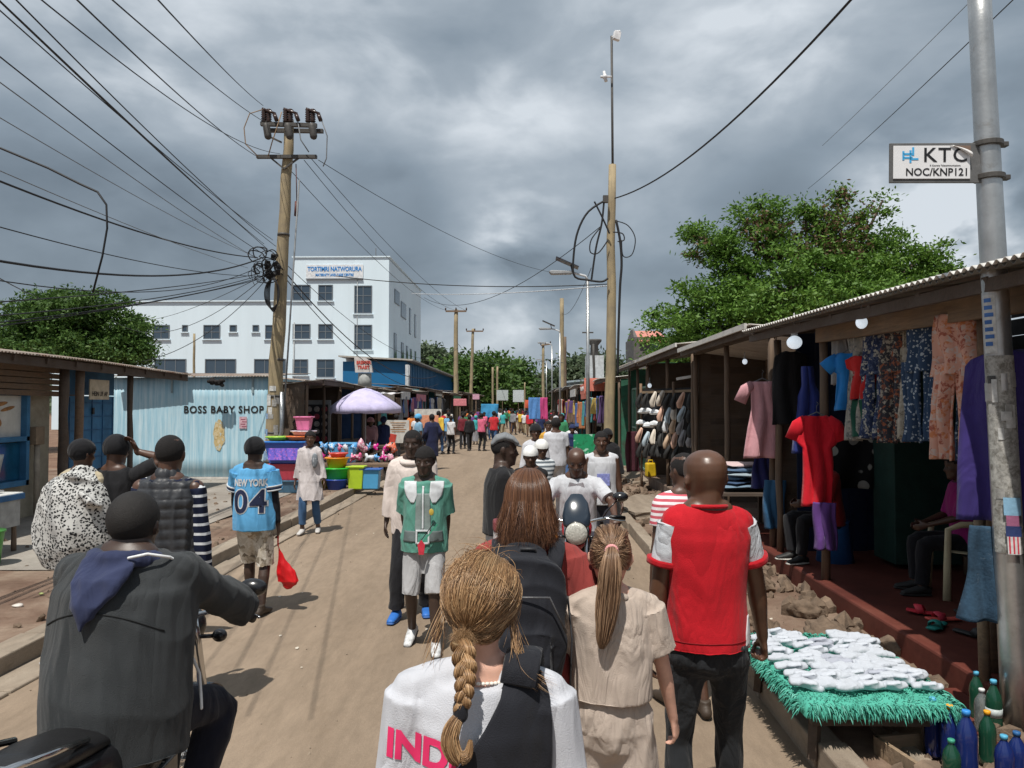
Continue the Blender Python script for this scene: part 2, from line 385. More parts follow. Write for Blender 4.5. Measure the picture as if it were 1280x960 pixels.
def cloth_mesh(mb, voxel, amp, k=13, seed=1, sm_=3, zs=.45):
    me = remesh(mb, voxel, sm_)
    if amp: wrinkle(me, amp, k, seed, zs)
    return me
def finish(me, S):
    if S != 1: setco(me, getco(me)*S)
def person(label, loc, yaw, H, pose, look, skin, fem=False, fat=0.0, vox=.008, fine=True, face=True, group=None, sw=None, jaw=1.0, headscale=1.06, cov=0):
    S = H/1.75; s = Skel(pose, fem, fat, sw)
    root = empty('person', loc, R(yaw), label, 'person', group)
    if headscale != 1.0: s.H = s.H @ Matrix.Diagonal((headscale, headscale, headscale, 1))
    cl = max([it[2].get('to', 1.96) if it[0] in ('shorts', 'trousers') and len(it) > 2 else 1.9 for it in look if it[0] in ('shorts', 'trousers', 'leggings', 'skirt')]+[0]); ca = max([it[2].get('sleeve', 0) for it in look if it[0] in ('shirt', 'vest') and len(it) > 2]+[cov])
    mb = MB(); s.torso(mb, .93, 1.47, -.016, cap=True)
    mb.tube([s.up((0, -.018, 1.43)), s.up((0, -.012, 1.50)), s.H @ V((0, -.022, -.03))], [.070 if not fem else .056, .061 if not fem else .047, .058 if not fem else .048], 16, round_=True)
    for d in (-1, 1):
        P, r = s.armpts(d, 0, 2, ARM, 12); r = [x*(1 if not fem else .86)*(1+fat*1.5)*(.80 if i/6 < ca-.12 else 1) for i, x in enumerate(r)]; mb.tube(P, r, 14, round_=True)
        mb.tube([s.up((d*.045, -.014, 1.475)), s.up((d*.10, -.012, 1.435)), s.sh[d].lerp(s.up((d*.1, -.01, 1.42)), .3)], [.034, .034, .038], 12, round_=True)
        P, r = s.legpts(d, 0, 2, LEG, 14); r = [x*(1+fat*1.5)*(.82 if i/7 < cl-.15 else 1) for i, x in enumerate(r)]
        if 1: # calf behind
            P = [p+V((0, -.012*math.exp(-((i/14*2-1.3)/.22)**2), 0)) for i, p in enumerate(P)]
        mb.tube(P, r, 14, round_=True)
        hand(mb, s, d, 1.0 if not fem else .9, fine)
        f = Matrix.Rotation(s.hy+R(s.fy[d]), 3, 'Z') @ Matrix.Rotation(R(s.fp[d]), 3, 'X'); a = s.ank[d]
        mb.tube([a+f @ V((0, -.045, -.045)), a+f @ V((0, .02, -.03)), a+f @ V((0, .10, -.055)), a+f @ V((0, .165, -.062))], [(.032, .034), (.036, .042), (.042, .024), (.036, .017)], 14, ref=f @ V((1, 0, 0)), round_=True)
    head_mb(mb, s.H, fem, True, jaw)
    me = remesh(mb, vox, 2); finish(me, S); link('body', me, skin, root)
    Hs = Matrix.Diagonal((S, S, S, 1)) @ s.H
    if face:
        for d in (-1, 1):
            b = MB(); b.ball(S*(s.H @ V((d*.031, .0715, .002))), (.0135*S, .0125*S, .0065*S), 12, 8, 0); b.ball(S*(s.H @ V((d*.030, .0795, .001))), .0055*S, 10, 6, 1); b.build('eye', [EYEW, EYEB], root, True)
    for it in look: dress(root, s, S, it, vox)
    return root, s, S
def dress(root, s, S, it, vox):
    kind, mat = it[0], it[1]; o = it[2] if len(it) > 2 else {}
    vx = o.get('vox', max(vox, .009)); amp = o.get('amp', .006); seed = o.get('seed', 3); k = o.get('k', 13); fat = s.fat
    name = o.get('name', kind)
    def out(mb, nme=None, sm_=3, zs=.45):
        me = cloth_mesh(mb, vx, amp, k, seed, sm_, zs); finish(me, S); ob = link(nme or name, me, mat, root)
        if o.get('plabel'): ob['label'] = o['plabel']
        return ob
    if kind in ('shirt', 'vest'):
        mb = MB(); inf = o.get('inf', .014); hem = o.get('hem', .86)
        s.torso(mb, hem, o.get('top', 1.480), inf, o.get('loose', .6), o.get('flare', .012), yo=o.get('yo', 0))
        sl = o.get('sleeve', 0); g = o.get('sg', .018)
        for d in (-1, 1):
            mb.tube([s.up((d*.05, -.014, 1.462)), s.up((d*.11, -.008, 1.443)), s.sh[d].lerp(s.up((d*.11, -.008, 1.44)), .2 if o.get('slmat') else 0)+V((0, 0, .003))], [.042+inf*.5, .047+inf*.5, (.052 if not s.fem else .045)+inf*.55], 12, round_=True)
            if sl and not o.get('slmat'):
                P, r = s.armpts(d, 0, sl, ARM, 12); r = [x*(1+fat*1.5)+g*(.7+.5*i/12) for i, x in enumerate(r)]; mb.tube(P, r, 18, caps=True)
        ob = out(mb)
        if sl and o.get('slmat'):
            for d in (-1, 1):
                mb = MB(); P, r = s.armpts(d, -.04, sl, ARM, 12); r = [x*(1+fat*1.5)+g*(.75+.5*i/12) for i, x in enumerate(r)]; mb.tube(P, r, 20)
                me = cloth_mesh(mb, vx, amp*.8, k*1.4, seed+d, 2); finish(me, S); link('sleeve', me, o['slmat'], root)
                if o.get('cuff'):
                    mb = MB(); P, r = s.armpts(d, sl-.07, sl+.02, ARM, 3); r = [x+g*1.4 for x in r]; mb.tube(P, r, 28); me = mb.mesh(); finish(me, S); link('cuff', me, o['cuff'], root, True)
        return ob
    if kind in ('trousers', 'shorts', 'leggings'):
        mb = MB(); g = o.get('g', .016); t1 = o.get('to', 1.96); wz = o.get('waist', 1.02); w = o.get('wide', 0)
        s.torso(mb, .875, wz, g*.8, 0, cap=True)
        for d in (-1, 1):
            P, r = s.legpts(d, -.12, t1, LEG, 18); r = [x*(1+fat*1.2)+g*(.6+.8*max(0, (t-.3)))+w*sm(i/18) for i, (x, t) in enumerate(zip(r, np.linspace(-.12, t1, 19)))]
            mb.tube(P, r, 18)
            mb.tube([s.hip[d]+V((0, 0, .08)), s.hip[d]+V((0, -.012, -.03))], [.075, .088+g*.4], 14, round_=True)
        return out(mb, zs=.9)
    if kind == 'skirt':
        mb = MB(); z0 = o.get('to', .5); P = []; r = []; w = o.get('w', .17)
        for i in range(14):
            t = i/13; z = 1.0*(1-t)+z0*t; P.append(s.pel+V((0, 0, z-.95))); r.append((.155+.02*t+o.get('fl', .05)*t, .12+.02*t+o.get('fl', .05)*t))
        mb.tube(P, r, 28, ref=(1, 0, 0)); return out(mb, zs=.15)
    if kind == 'shoes':
        for d in (-1, 1):
            f = Matrix.Rotation(s.hy+R(s.fy[d]), 3, 'Z') @ Matrix.Rotation(R(s.fp[d]), 3, 'X'); a = s.ank[d]; x = f @ V((1, 0, 0))
            mb = MB(); mb.tube([a+f @ V((0, -.055, -.04)), a+f @ V((0, -.01, -.02)), a+f @ V((0, .08, -.042)), a+f @ V((0, .17, -.056))], [(.038, .040), (.042, .050), (.046, .034), (.038, .022)], 16, ref=x, round_=True)
            mb.tube([a+f @ V((0, -.01, -.01)), a+f @ V((0, -.015, .035))], [.044, .040], 14)
            me = remesh(mb, min(vx, .009), 2); finish(me, S); sh = link('shoe', me, mat, root)
            if o.get('sole'):
                m2 = MB(); m2.tube([a+f @ V((0, -.075, -.072)), a+f @ V((0, -.02, -.073)), a+f @ V((0, .09, -.074)), a+f @ V((0, .185, -.070))], [(.034, .012), (.038, .013), (.047, .013), (.034, .011)], 16, ref=x, round_=True)
                me = m2.mesh(); finish(me, S); link('sole', me, o['sole'], sh, True)
        return
    if kind == 'haircap':      # short cropped hair or a close cap
        mb = MB(); e = o.get('e', .006); zc = o.get('z', .0)
        mb.ball(s.H @ V((0, -.008, .028+zc)), 1, 26, 20, rot=s.H.to_3x3() @ Matrix.Diagonal((.0765+e, .097+e, .088+e)))
        me = mb.mesh(); p = getco(me); Hi = s.H.inverted(); q = np.array([list(Hi @ V(x)) for x in p])
        zf = o.get('front', .055); zb = o.get('back', -.055)        # hairline height at the front and the nape
        keep = lambda c: c.z > np.interp(c.y, [-.09, -.02, .0, .05, .09], [zb, zb, .0, zf-.01, zf])
        bm = bmesh.new(); bm.from_mesh(me)
        bmesh.ops.delete(bm, geom=[f for f in bm.faces if not keep(Hi @ f.calc_center_median())], context='FACES'); bm.to_mesh(me); bm.free()
        wrinkle(me, o.get('amp', .002)*.25, 90, seed); finish(me, S); return link(name, me, mat, root, True)
    if kind == 'custom': return o['fn'](root, s, S, mat)
# ---- skins
SK1 = skinmat('dark_skin', (.085, .043, .028), .42, .5); SK2 = skinmat('brown_skin', (.10, .048, .028), .36, .55)
SKB = skinmat('very_dark_skin', (.052, .031, .023), .45, .45); SKW = skinmat('fair_skin', (.62, .36, .27), .5); SKT = skinmat('tanned_skin', (.45, .24, .17), .5)
BLKHAIR = M('black_hair', (.012, .010, .010), .85, .3, 60, .9, 260)
def proj_text(parent, target, body, size, mat, cx, cz, S, name='lettering', ydir=1, bold=.0, y0=-1.0, off=.004, sx=1.0, space=1.0, rot=0, thick=.002):
    """lay lettering on a garment: ray cast along y (person local)"""
    from mathutils.bvhtree import BVHTree
    c = bpy.data.curves.new(name, 'FONT'); c.body = body; c.size = size; c.offset = bold; c.align_x = 'CENTER'; c.align_y = 'CENTER'; c.space_character = space; c.resolution_u = 4
    o = bpy.data.objects.new('tmp', c); COL.objects.link(o); dg = bpy.context.evaluated_depsgraph_get(); me = bpy.data.meshes.new_from_object(o.evaluated_get(dg)); bpy.data.objects.remove(o)
    bm = bmesh.new(); bm.from_mesh(me); bmesh.ops.triangulate(bm, faces=bm.faces)
    for it in range(3):
        es = [e for e in bm.edges if e.calc_length() > .02]
        if not es: break
        bmesh.ops.subdivide_edges(bm, edges=es, cuts=1); bmesh.ops.triangulate(bm, faces=bm.faces)
    tm = target.data; bv = BVHTree.FromPolygons([v.co for v in tm.vertices], [tuple(p.vertices) for p in tm.polygons])
    cr, sr = math.cos(rot), math.sin(rot)
    for v in bm.verts:
        x, z = (v.co.x*cr-v.co.y*sr)*sx, v.co.x*sr+v.co.y*cr
        x = (x if ydir > 0 else -x)+cx; z += cz
        h = bv.ray_cast(V((x, y0 if ydir > 0 else -y0, z)), V((0, ydir, 0)))
        y = (h[0].y if h[0] else 0)-ydir*off; v.co = (x, y, z)
    bm.to_mesh(me); bm.free(); me.materials.clear(); return link(name, me, mat, parent)
# ---- hair made of fibres
HC = np.array([0, -.006, .020]); HR = np.array([.080, .102, .101])
def scalp_paths(N, gather, puff, K=16, start='front', noise_=.012, seed=0, conv=.8):
    r = np.random.default_rng(seed); d = []
    while len(d) < N:
        v = r.normal(size=3); v /= np.linalg.norm(v)
        if v[2] < -.55: continue
        if start == 'front' and (v[1] < -.35 and r.random() < .6): continue
        if v[1] > .35 and v[2] < .45: continue
        d.append(v)
    d = np.array(d); g = np.array(gather)-HC; gd = g/HR; gd /= np.linalg.norm(gd); t = np.linspace(0, 1, K)[None, :, None]
    om = np.arccos(np.clip(d@gd, -1, 1))[:, None, None]; so = np.sin(om)+1e-6
    dirs = (np.sin((1-t)*om)/so)*d[:, None, :]+(np.sin(t*om)/so)*gd[None, None, :]
    lay = r.uniform(0, 1, (N, 1, 1)); rad = 1+.03+puff*np.sin(PI*np.clip(t, 0, 1)**.8)*(.55+.45*lay)+.02*lay
    ph = r.uniform(0, 6, (N, 1, 3)); clump = np.sin(d[:, None, :]*9+3)*.01
    p = HC+dirs*HR*rad+noise_*np.sin(t*5+ph)*np.sin(PI*t)*.6+clump*np.sin(PI*t)
    w = np.clip((t-conv)/(1-conv), 0, 1)**1.5; gp = np.array(gather)+r.normal(size=(N, 1, 3))*np.array([.012, .006, .010])
    return p*(1-w)+gp*w
def bundle(path, rad, N, K=20, seed=0, twist=0, jitter=.15):
    """fibres filling a tube round a polyline (numpy Px3), radius profile rad"""
    r = np.random.default_rng(seed); path = np.array([list(p) for p in path], float); m = len(path); s = np.linspace(0, m-1, K); i0 = np.minimum(s.astype(int), m-2); f = (s-i0)[:, None]
    def cr(i): return path[np.clip(i, 0, m-1)]
    p0, p1, p2, p3 = cr(i0-1), cr(i0), cr(i0+1), cr(i0+2)
    c = .5*((2*p1)+(-p0+p2)*f+(2*p0-5*p1+4*p2-p3)*f**2+(-p0+3*p1-3*p2+p3)*f**3)
    R_ = np.interp(s, np.linspace(0, m-1, len(rad)), rad); t = np.gradient(c, axis=0); t /= np.linalg.norm(t, axis=1, keepdims=True)+1e-9
    ref = np.array([1, 0, 0.]); u = ref-t*(t@ref)[:, None]; u /= np.linalg.norm(u, axis=1, keepdims=True)+1e-9; w = np.cross(t, u)
    a = r.uniform(0, 2*PI, (N, 1)); q = np.sqrt(r.uniform(.25, 1, (N, 1))); ang = a+twist*np.linspace(0, 1, K)[None, :]
    rr = q*R_[None, :]*(1+jitter*np.sin(np.linspace(0, 7, K)[None, :]+r.uniform(0, 6, (N, 1))))
    return c[None]+rr[..., None]*(np.cos(ang)[..., None]*u[None]+np.sin(ang)[..., None]*w[None])
def xform(paths, Mx):
    A = np.array(Mx); return paths@A[:3, :3].T+A[:3, 3]
def hcap(root, s, S, mat, e=.008, name='hair', zb=-.09):
    return dress(root, s, S, ('haircap', mat, {'e': e, 'front': .06, 'back': zb, 'amp': .003, 'name': name}), .01)
BLOND = hairmat('dark_blond_hair', [(0, (.135, .070, .032)), (.35, (.27, .150, .070)), (.7, (.41, .245, .120)), (1, (.60, .40, .22))], .38)
BLONDU = M('blond_under', (.20, .125, .06), .7, .3, 30, .4, 90)
AUBURN = hairmat('auburn_hair', [(0, (.045, .018, .010)), (.5, (.105, .045, .022)), (1, (.23, .11, .055))], .33)
AUBU = M('auburn_under', (.08, .032, .015), .7, .3, 30, .4, 90)
PONY = hairmat('light_brown_hair', [(0, (.12, .066, .038)), (.5, (.25, .145, .085)), (1, (.45, .295, .185))], .36)
PONU = M('brown_under', (.16, .095, .05), .7, .3, 30, .4, 90)
def proj_panel(parent, target, rows, mat, name, off=.01, th=.012, ydir=1, n=14, fold_=.004, seed=1):
    """cloth panel laid on a garment; rows = [(z, xl, xr)], ray cast"""
    from mathutils.bvhtree import BVHTree
    tm = target.data; bv = BVHTree.FromPolygons([v.co for v in tm.vertices], [tuple(p.vertices) for p in tm.polygons])
    zs = [r[0] for r in rows]; z0, z1 = zs[0], zs[-1]; m = max(4, int(abs(z1-z0)/.012)); vs = []; fs = []
    for i in range(m+1):
        z = z0+(z1-z0)*i/m; q = (z-z0)/(z1-z0); f = [(r[0]-z0)/(z1-z0) for r in rows]
        xl = np.interp(q, f, [r[1] for r in rows]); xr = np.interp(q, f, [r[2] for r in rows])
        for k in range(n+1):
            x = xl+(xr-xl)*k/n; h = bv.ray_cast(V((x, -ydir, z)), V((0, ydir, 0))); y = h[0].y if h[0] else (vs[-1][1] if vs else 0)
            vs.append([x, y-ydir*off, z])
    fs = [(i*(n+1)+k, i*(n+1)+k+1, (i+1)*(n+1)+k+1, (i+1)*(n+1)+k) for i in range(m) for k in range(n)]
    a = np.array(vs); a[:, 1] -= ydir*np.abs(fold(a, fold_, 16, seed)); me = bpy.data.meshes.new(name); me.from_pydata(a.tolist(), [], fs); me.update()
    o = link(name, me, mat, parent, True); so = o.modifiers.new('s', 'SOLIDIFY'); so.thickness = th; so.offset = 0; return o
# ================================================================ foreground girl with the braid
WHITE_T = cloth('white_tee', (.50, .51, .55), wr=.5); BLACKC = cloth('black_fabric', (.012, .013, .018), .75, wr=.5); PINKT = M('pink_print', (.75, .03, .14), .6, .05, bm=0)
def girl_braid():
    pose = {'hands': {-1: (-.25, .05, .80), 1: (.26, .05, .80)}, 'head': (-6, 4, 3), 'lean': 1, 'hd': .012}
    root, s, S = person('woman with a dark blond braid and white shirt with pink lettering, nearest the camera', (-.112, 1.80, 0), 0, 1.640, pose,
        [('trousers', cloth('dark_denim', (.03, .045, .08)), {'amp': .004})], SKW, fem=True, vox=.007, fine=True, face=True, headscale=1.02, sw=.168, cov=1.1)
    sh = dress(root, s, S, ('shirt', WHITE_T, {'inf': .022, 'top': 1.462, 'hem': .84, 'loose': .95, 'flare': .015, 'sleeve': 1.2, 'sg': .030, 'amp': .007, 'k': 9, 'vox': .009, 'seed': 5}), .008)
    Hs = Matrix.Diagonal((S, S, S, 1)) @ s.H
    hcap(root, s, S, BLONDU, .012)
    g = (-.020, -.112, -.072)
    p = scalp_paths(9500, g, .075, 18, seed=3, noise_=.009, conv=.86); hr = strands('hair_strand_mass', xform(p, Hs), .00058, BLOND, root); hr.name = 'hair'
    # wisps at neck and cheeks
    r = np.random.default_rng(8); ws = []
    for i in range(46):
        sd = r.choice([-1, 1]); a = np.array([sd*r.uniform(.070, .088), r.uniform(-.03, .03), r.uniform(-.02, .03)]); L = r.uniform(.08, .19)
        b = a+np.array([sd*r.uniform(.0, .035), r.uniform(-.05, .0), -L*.55]); c = b+np.array([sd*r.uniform(-.02, .05), r.uniform(-.05, .0), -L*.45]); t = np.linspace(0, 1, 14)[:, None]
        ws.append((1-t)**2*a+2*t*(1-t)*b+t*t*c)
    for i in range(26):       # the lock blown out to the right
        a = np.array([.082, -.01, -.03])+r.normal(size=3)*.006; b = np.array([.095, -.07, -.135])+r.normal(size=3)*.01; c = np.array([.185, -.08, -.165])+r.normal(size=3)*np.array([.02, .012, .01]); t = np.linspace(0, 1, 14)[:, None]
        ws.append((1-t)**2*a+2*t*(1-t)*b+t*t*c)
    for i in range(70):       # short flyaways over the crown
        v = r.normal(size=3); v[2] = abs(v[2])+.2; v /= np.linalg.norm(v); a = HC+v*HR*1.10; d = np.cross(v, r.normal(size=3)); t = np.linspace(0, 1, 14)[:, None]
        ws.append(a+d*.05*t+v*.02*np.sin(PI*t)*r.uniform(.3, 1.2))
    strands('loose_hair', xform(np.array(ws), Hs), .0007, BLOND, root)
    # braid of three locks
    top = s.H @ V(g); end = s.up((-.036, -.165, 1.432)); T = 1.75*2*PI; K = 54; locks = []
    for k in range(3):
        P = []
        for i in range(K):
            t = i/(K-1); c = top.lerp(end, t); c.x += .010*math.sin(t*3); c.y -= .03*math.sin(PI*t)*.8; am = (.0165*(1-.38*t)); a = T*t+2*PI*k/3
            P.append(c+V((am*math.sin(a), -.0105*math.sin(2*a)*(1-.3*t), 0)))
        locks.append((P, .0135))
    ps = np.concatenate([bundle(P, [R_, R_, R_*.8, R_*.62], 260, 54, seed=20+i, twist=2) for i, (P, R_) in enumerate(locks)])
    br = strands('braid', ps*S, .0007, BLOND, root, taper=False)
    m = MB()
    for P, R_ in locks: m.tube([q*S for q in P], [R_*.8*S*(1-.38*i/(K-1)) for i in range(K)], 10)
    m.build('lock', BLONDU, br, True)
    e = end; m = MB(); m.tube([(e+V((0, 0, .008)))*S, (e+V((0, 0, -.012)))*S], [.0165, .0165], 14, round_=True); m.build('hair_tie', BLACKC, root, True)
    tail = [e+V((0, 0, -.01)), e+V((-.016, -.012, -.035)), e+V((-.022, -.02, -.065)), e+V((-.006, -.022, -.098)), e+V((.018, -.018, -.092)), e+V((.024, -.014, -.062))]
    tb = strands('braid_end', bundle(tail, [.010, .016, .019, .016, .010, .004], 700, 26, seed=30, jitter=.2)*S, .0007, BLOND, root)
    m = MB(); m.tube([q*S for q in tail], [.009, .015, .017, .014, .008, .002], 10); m.build('lock', BLONDU, tb, True)
    # necklace of white shell beads
    m = MB(); 
    for i in range(40):
        a = 2*PI*i/40; m.ball(s.up((.069*math.sin(a), -.02-.064*math.cos(a), 1.452+.012*math.cos(a)))*S, (.0058, .0058, .0036), 8, 6)
    m.build('shell_necklace', M('shell_white', (.75, .70, .63), .5, .2, 60), root, True)
    proj_text(root, sh, 'INDL', .088, PINKT, -.118, 1.225, S, bold=.004, off=.003, sx=.95, rot=-.06)
    # wide black cloth strap of a sling bag over the right shoulder
    bag = empty('sling_bag', root.location, 0, 'black fabric sling bag worn over the right shoulder of the braided-hair woman', 'bag')
    proj_panel(bag, sh, [(1.392, .060, .140), (1.35, .050, .160), (1.29, .015, .166), (1.24, -.02, .166), (1.19, -.06, .164), (1.12, -.09, .164), (1.03, -.11, .163), (.99, -.09, .16)], BLACKC, 'strap_panel', .012, .012, n=22, fold_=.010)
    m = MB(); m.tube([(.09, -.085, 1.375), (.10, -.05, 1.425), (.105, 0, 1.43), (.11, .06, 1.38), (.10, .12, 1.24)], [(.042, .008)]*5, 12, ref=(1, 0, 0)); m.build('strap', BLACKC, bag, True)
girl_braid()
# ================================================================ woman with the backpack
def woman_backpack():
    pose = {'hands': {-1: (-.24, .10, .85), 1: (.235, .16, 1.02)}, 'elbow': {-1: (-.3, -1, 0), 1: (.45, -1, 0)}, 'head': (-4, 5, 0)}
    root, s, S = person('woman with long straight auburn hair in a brick-red top wearing a black backpack', (.0, 3.0, 0), 0, 1.74, pose,
        [('trousers', cloth('blue_jeans', (.05, .11, .22)), {'amp': .004})], SKT, fem=True, vox=.008, sw=.170, cov=.5)
    sh = dress(root, s, S, ('shirt', cloth('brick_red_tee', (.26, .045, .040)), {'inf': .020, 'top': 1.447, 'hem': .87, 'loose': .8, 'sleeve': .55, 'sg': .022, 'amp': .008, 'k': 11}), .009)
    Hs = Matrix.Diagonal((S, S, S, 1)) @ s.H; hcap(root, s, S, AUBU, .006, zb=-.1)
    r = np.random.default_rng(4); N = 5200; ps = []
    t = np.linspace(0, 1, 20)[:, None]
    for i in range(N):
        a = r.uniform(-PI, PI)          # azimuth round the head, 0 = back
        if abs(a) > 2.0: a *= .6
        lay = r.uniform(0, 1); p0 = np.array([.012*math.sin(a), .01, .124+.010*lay])
        e = np.array([(.078+.012*lay)*math.sin(a), -(.105+.018*lay)*math.cos(a)-.006, .02])
        L = r.uniform(.10, .17)*(1 if abs(a) < 1.5 else .8)
        cl = math.sin(a*11)*.010; c = e+np.array([(.004*math.sin(a)+r.normal()*.006), -.024*math.cos(a)+cl+r.normal()*.005, -L*.55]); f = c+np.array([math.sin(a)*.006+r.normal()*.013, .0+r.normal()*.010+cl, -L*.5])
        q = t*3; seg = np.where(q < 1, 1, 0)
        # rounded crown: quarter-ellipse from p0 to e, then quadratic down
        h = np.clip(t/.36, 0, 1); crown = np.concatenate([p0[0]+(e[0]-p0[0])*np.sin(h*PI/2), p0[1]+(e[1]-p0[1])*np.sin(h*PI/2), e[2]+(p0[2]-e[2])*np.cos(h*PI/2)], axis=1)
        g = np.clip((t-.36)/.64, 0, 1); down = (1-g)**2*e+2*g*(1-g)*c+g*g*f
        ps.append(np.where(t < .36, crown, down))
    o = strands('hair', xform(np.array(ps), Hs), .0009, AUBURN, root); 
    # under mass so that no light comes through
    m = MB(); pts = [s.H @ V((0, -.055, .05)), s.H @ V((0, -.072, -.04)), s.H @ V((0, -.095, -.10)), s.H @ V((0, -.115, -.15))]
    m.tube([p*S for p in pts], [(.075, .05), (.080, .045), (.078, .028), (.074, .018)], 20, ref=(1, 0, 0), round_=True); m.build('hair_underside', AUBU, o, True)
    bk = empty('backpack', root.location, 0, 'black hiking backpack on the back of the auburn-haired woman', 'backpack')
    m = MB(); x0 = -.005
    m.tube([(x0, -.215, .93), (x0, -.235, 1.02), (x0, -.245, 1.15), (x0, -.235, 1.30), (x0, -.21, 1.42), (x0+.01, -.175, 1.47)], [(.13, .075), (.155, .10), (.165, .105), (.162, .10), (.145, .08), (.10, .045)], 26, ref=(1, 0, 0), round_=True)
    m.tube([(x0, -.33, 1.0), (x0, -.345, 1.10), (x0, -.33, 1.2)], [(.11, .035), (.125, .04), (.11, .03)], 20, ref=(1, 0, 0), round_=True)
    me = cloth_mesh(m, .009, .022, 10, 12, 3, 1.0); bm_ = link('pack_body', me, BLACKC, bk)
    for d in (-1, 1):
        m = MB(); m.tube([(d*.10-.01, -.17, 1.37), (d*.11, -.09, 1.455), (d*.112, -.02, 1.475), (d*.112, .08, 1.43), (d*.13, .14, 1.28), (d*.15, .05, 1.05)], [(.030, .008)]*6, 12, ref=(1, 0, 0)); m.build('shoulder_strap', BLACKC, bk, True)
        m = MB(); m.tube([(x0+d*.155, -.25, .98), (x0+d*.165, -.20, 1.15), (x0+d*.15, -.18, 1.3)], [(.012, .004)]*3, 8, ref=(0, 1, 0)); m.build('compression_strap', M('webbing', (.03, .03, .033), .6), bk, True)
    m = MB(); m.tube([(x0-.03, -.17, 1.43), (x0-.02, -.20, 1.475), (x0+.03, -.20, 1.475), (x0+.04, -.17, 1.43)], .007, 8); m.build('grab_loop', M('webbing', (.03, .03, .033), .6), bk, True)
    m = MB(); m.tube([(x0-.14, -.30, 1.20), (x0-.08, -.325, 1.33), (x0+.08, -.325, 1.33), (x0+.14, -.30, 1.20)], .004, 6); m.build('zip', M('zip_grey', (.08, .08, .085), .35), bk, True)
woman_backpack()
# ================================================================ girl in the beige playsuit
def girl_pony():
    pose = {'hands': {-1: (-.15, .27, 1.22), 1: (.30, .10, .83)}, 'elbow': {-1: (-.6, -.6, -.4), 1: (.5, -1, 0)}, 'handdir': {-1: (-.15, .35, .9)}, 'palm': {-1: (.6, -.5, 0), 1: (-.8, .4, 0)},
            'head': (-5, 3, 2), 'curl': {-1: 14, 1: 30}}
    B = cloth('beige_linen', (.44, .365, .31), wr=.7, ws=13)
    root, s, S = person('girl with a light brown ponytail wearing a beige linen playsuit', (.315, 2.92, 0), 0, 1.53, pose, [('shorts', B, {'to': .55, 'g': .030, 'wide': .03, 'waist': 1.05, 'amp': .012, 'k': 12}),
        ('shoes', M('canvas_white', (.6, .58, .54), .8))], SKW, fem=True, vox=.007, headscale=1.10, sw=.158, cov=.65)
    sh = dress(root, s, S, ('shirt', B, {'inf': .024, 'top': 1.478, 'hem': 1.03, 'loose': .9, 'flare': .012, 'sleeve': .72, 'sg': .034, 'amp': .008, 'k': 11, 'seed': 9, 'vox': .008}), .008)
    m = MB(); P = []
    m.tube([s.up((0, 0, 1.03))*S, s.up((0, 0, 1.075))*S], [((s.tr(1.03)[0]+.020)*S, (s.tr(1.03)[1]+.020)*S), ((s.tr(1.075)[0]+.022)*S, (s.tr(1.075)[1]+.022)*S)], 32, ref=(1, 0, 0)); m.build('waistband', B, root, True)
    m = MB(); m.tube([s.up((-.05, -.07, 1.47))*S, s.up((0, -.085, 1.475))*S, s.up((.05, -.07, 1.47))*S], [.013, .02, .015], 10, round_=True); me = m.mesh(); link('collar', me, B, root, True)
    Hs = Matrix.Diagonal((S, S, S, 1)) @ s.H; hcap(root, s, S, PONU, .006, zb=-.075)
    g = (0, -.122, .045); p = scalp_paths(2300, g, .035, 16, start='all', seed=11, noise_=.006, conv=.85); strands('hair', xform(p, Hs), .0010, PONY, root)
    tail = [s.H @ V(q) for q in ((0, -.12, .045), (0, -.155, .035), (-.003, -.17, -.03), (-.008, -.158, -.12), (-.014, -.155, -.20), (-.022, -.155, -.275), (-.028, -.155, -.315))]
    tb = strands('ponytail', bundle(tail, [.014, .026, .040, .044, .038, .026, .008], 900, 30, seed=5, jitter=.2)*S, .0011, PONY, root)
    m = MB(); m.tube([q*S for q in tail], [.012, .02, .030, .033, .027, .017, .004], 12); m.build('ponytail_core', PONU, tb, True)
    m = MB(); c = s.H @ V((0, -.134, .045))
    for i in range(18):
        a = 2*PI*i/18; m.ball((c+V((.020*math.cos(a), 0, .020*math.sin(a))))*S, (.0085, .008, .0085), 8, 6)
    m.build('scrunchie', cloth('pink_scrunchie', (.72, .33, .33)), root, True)
girl_pony()
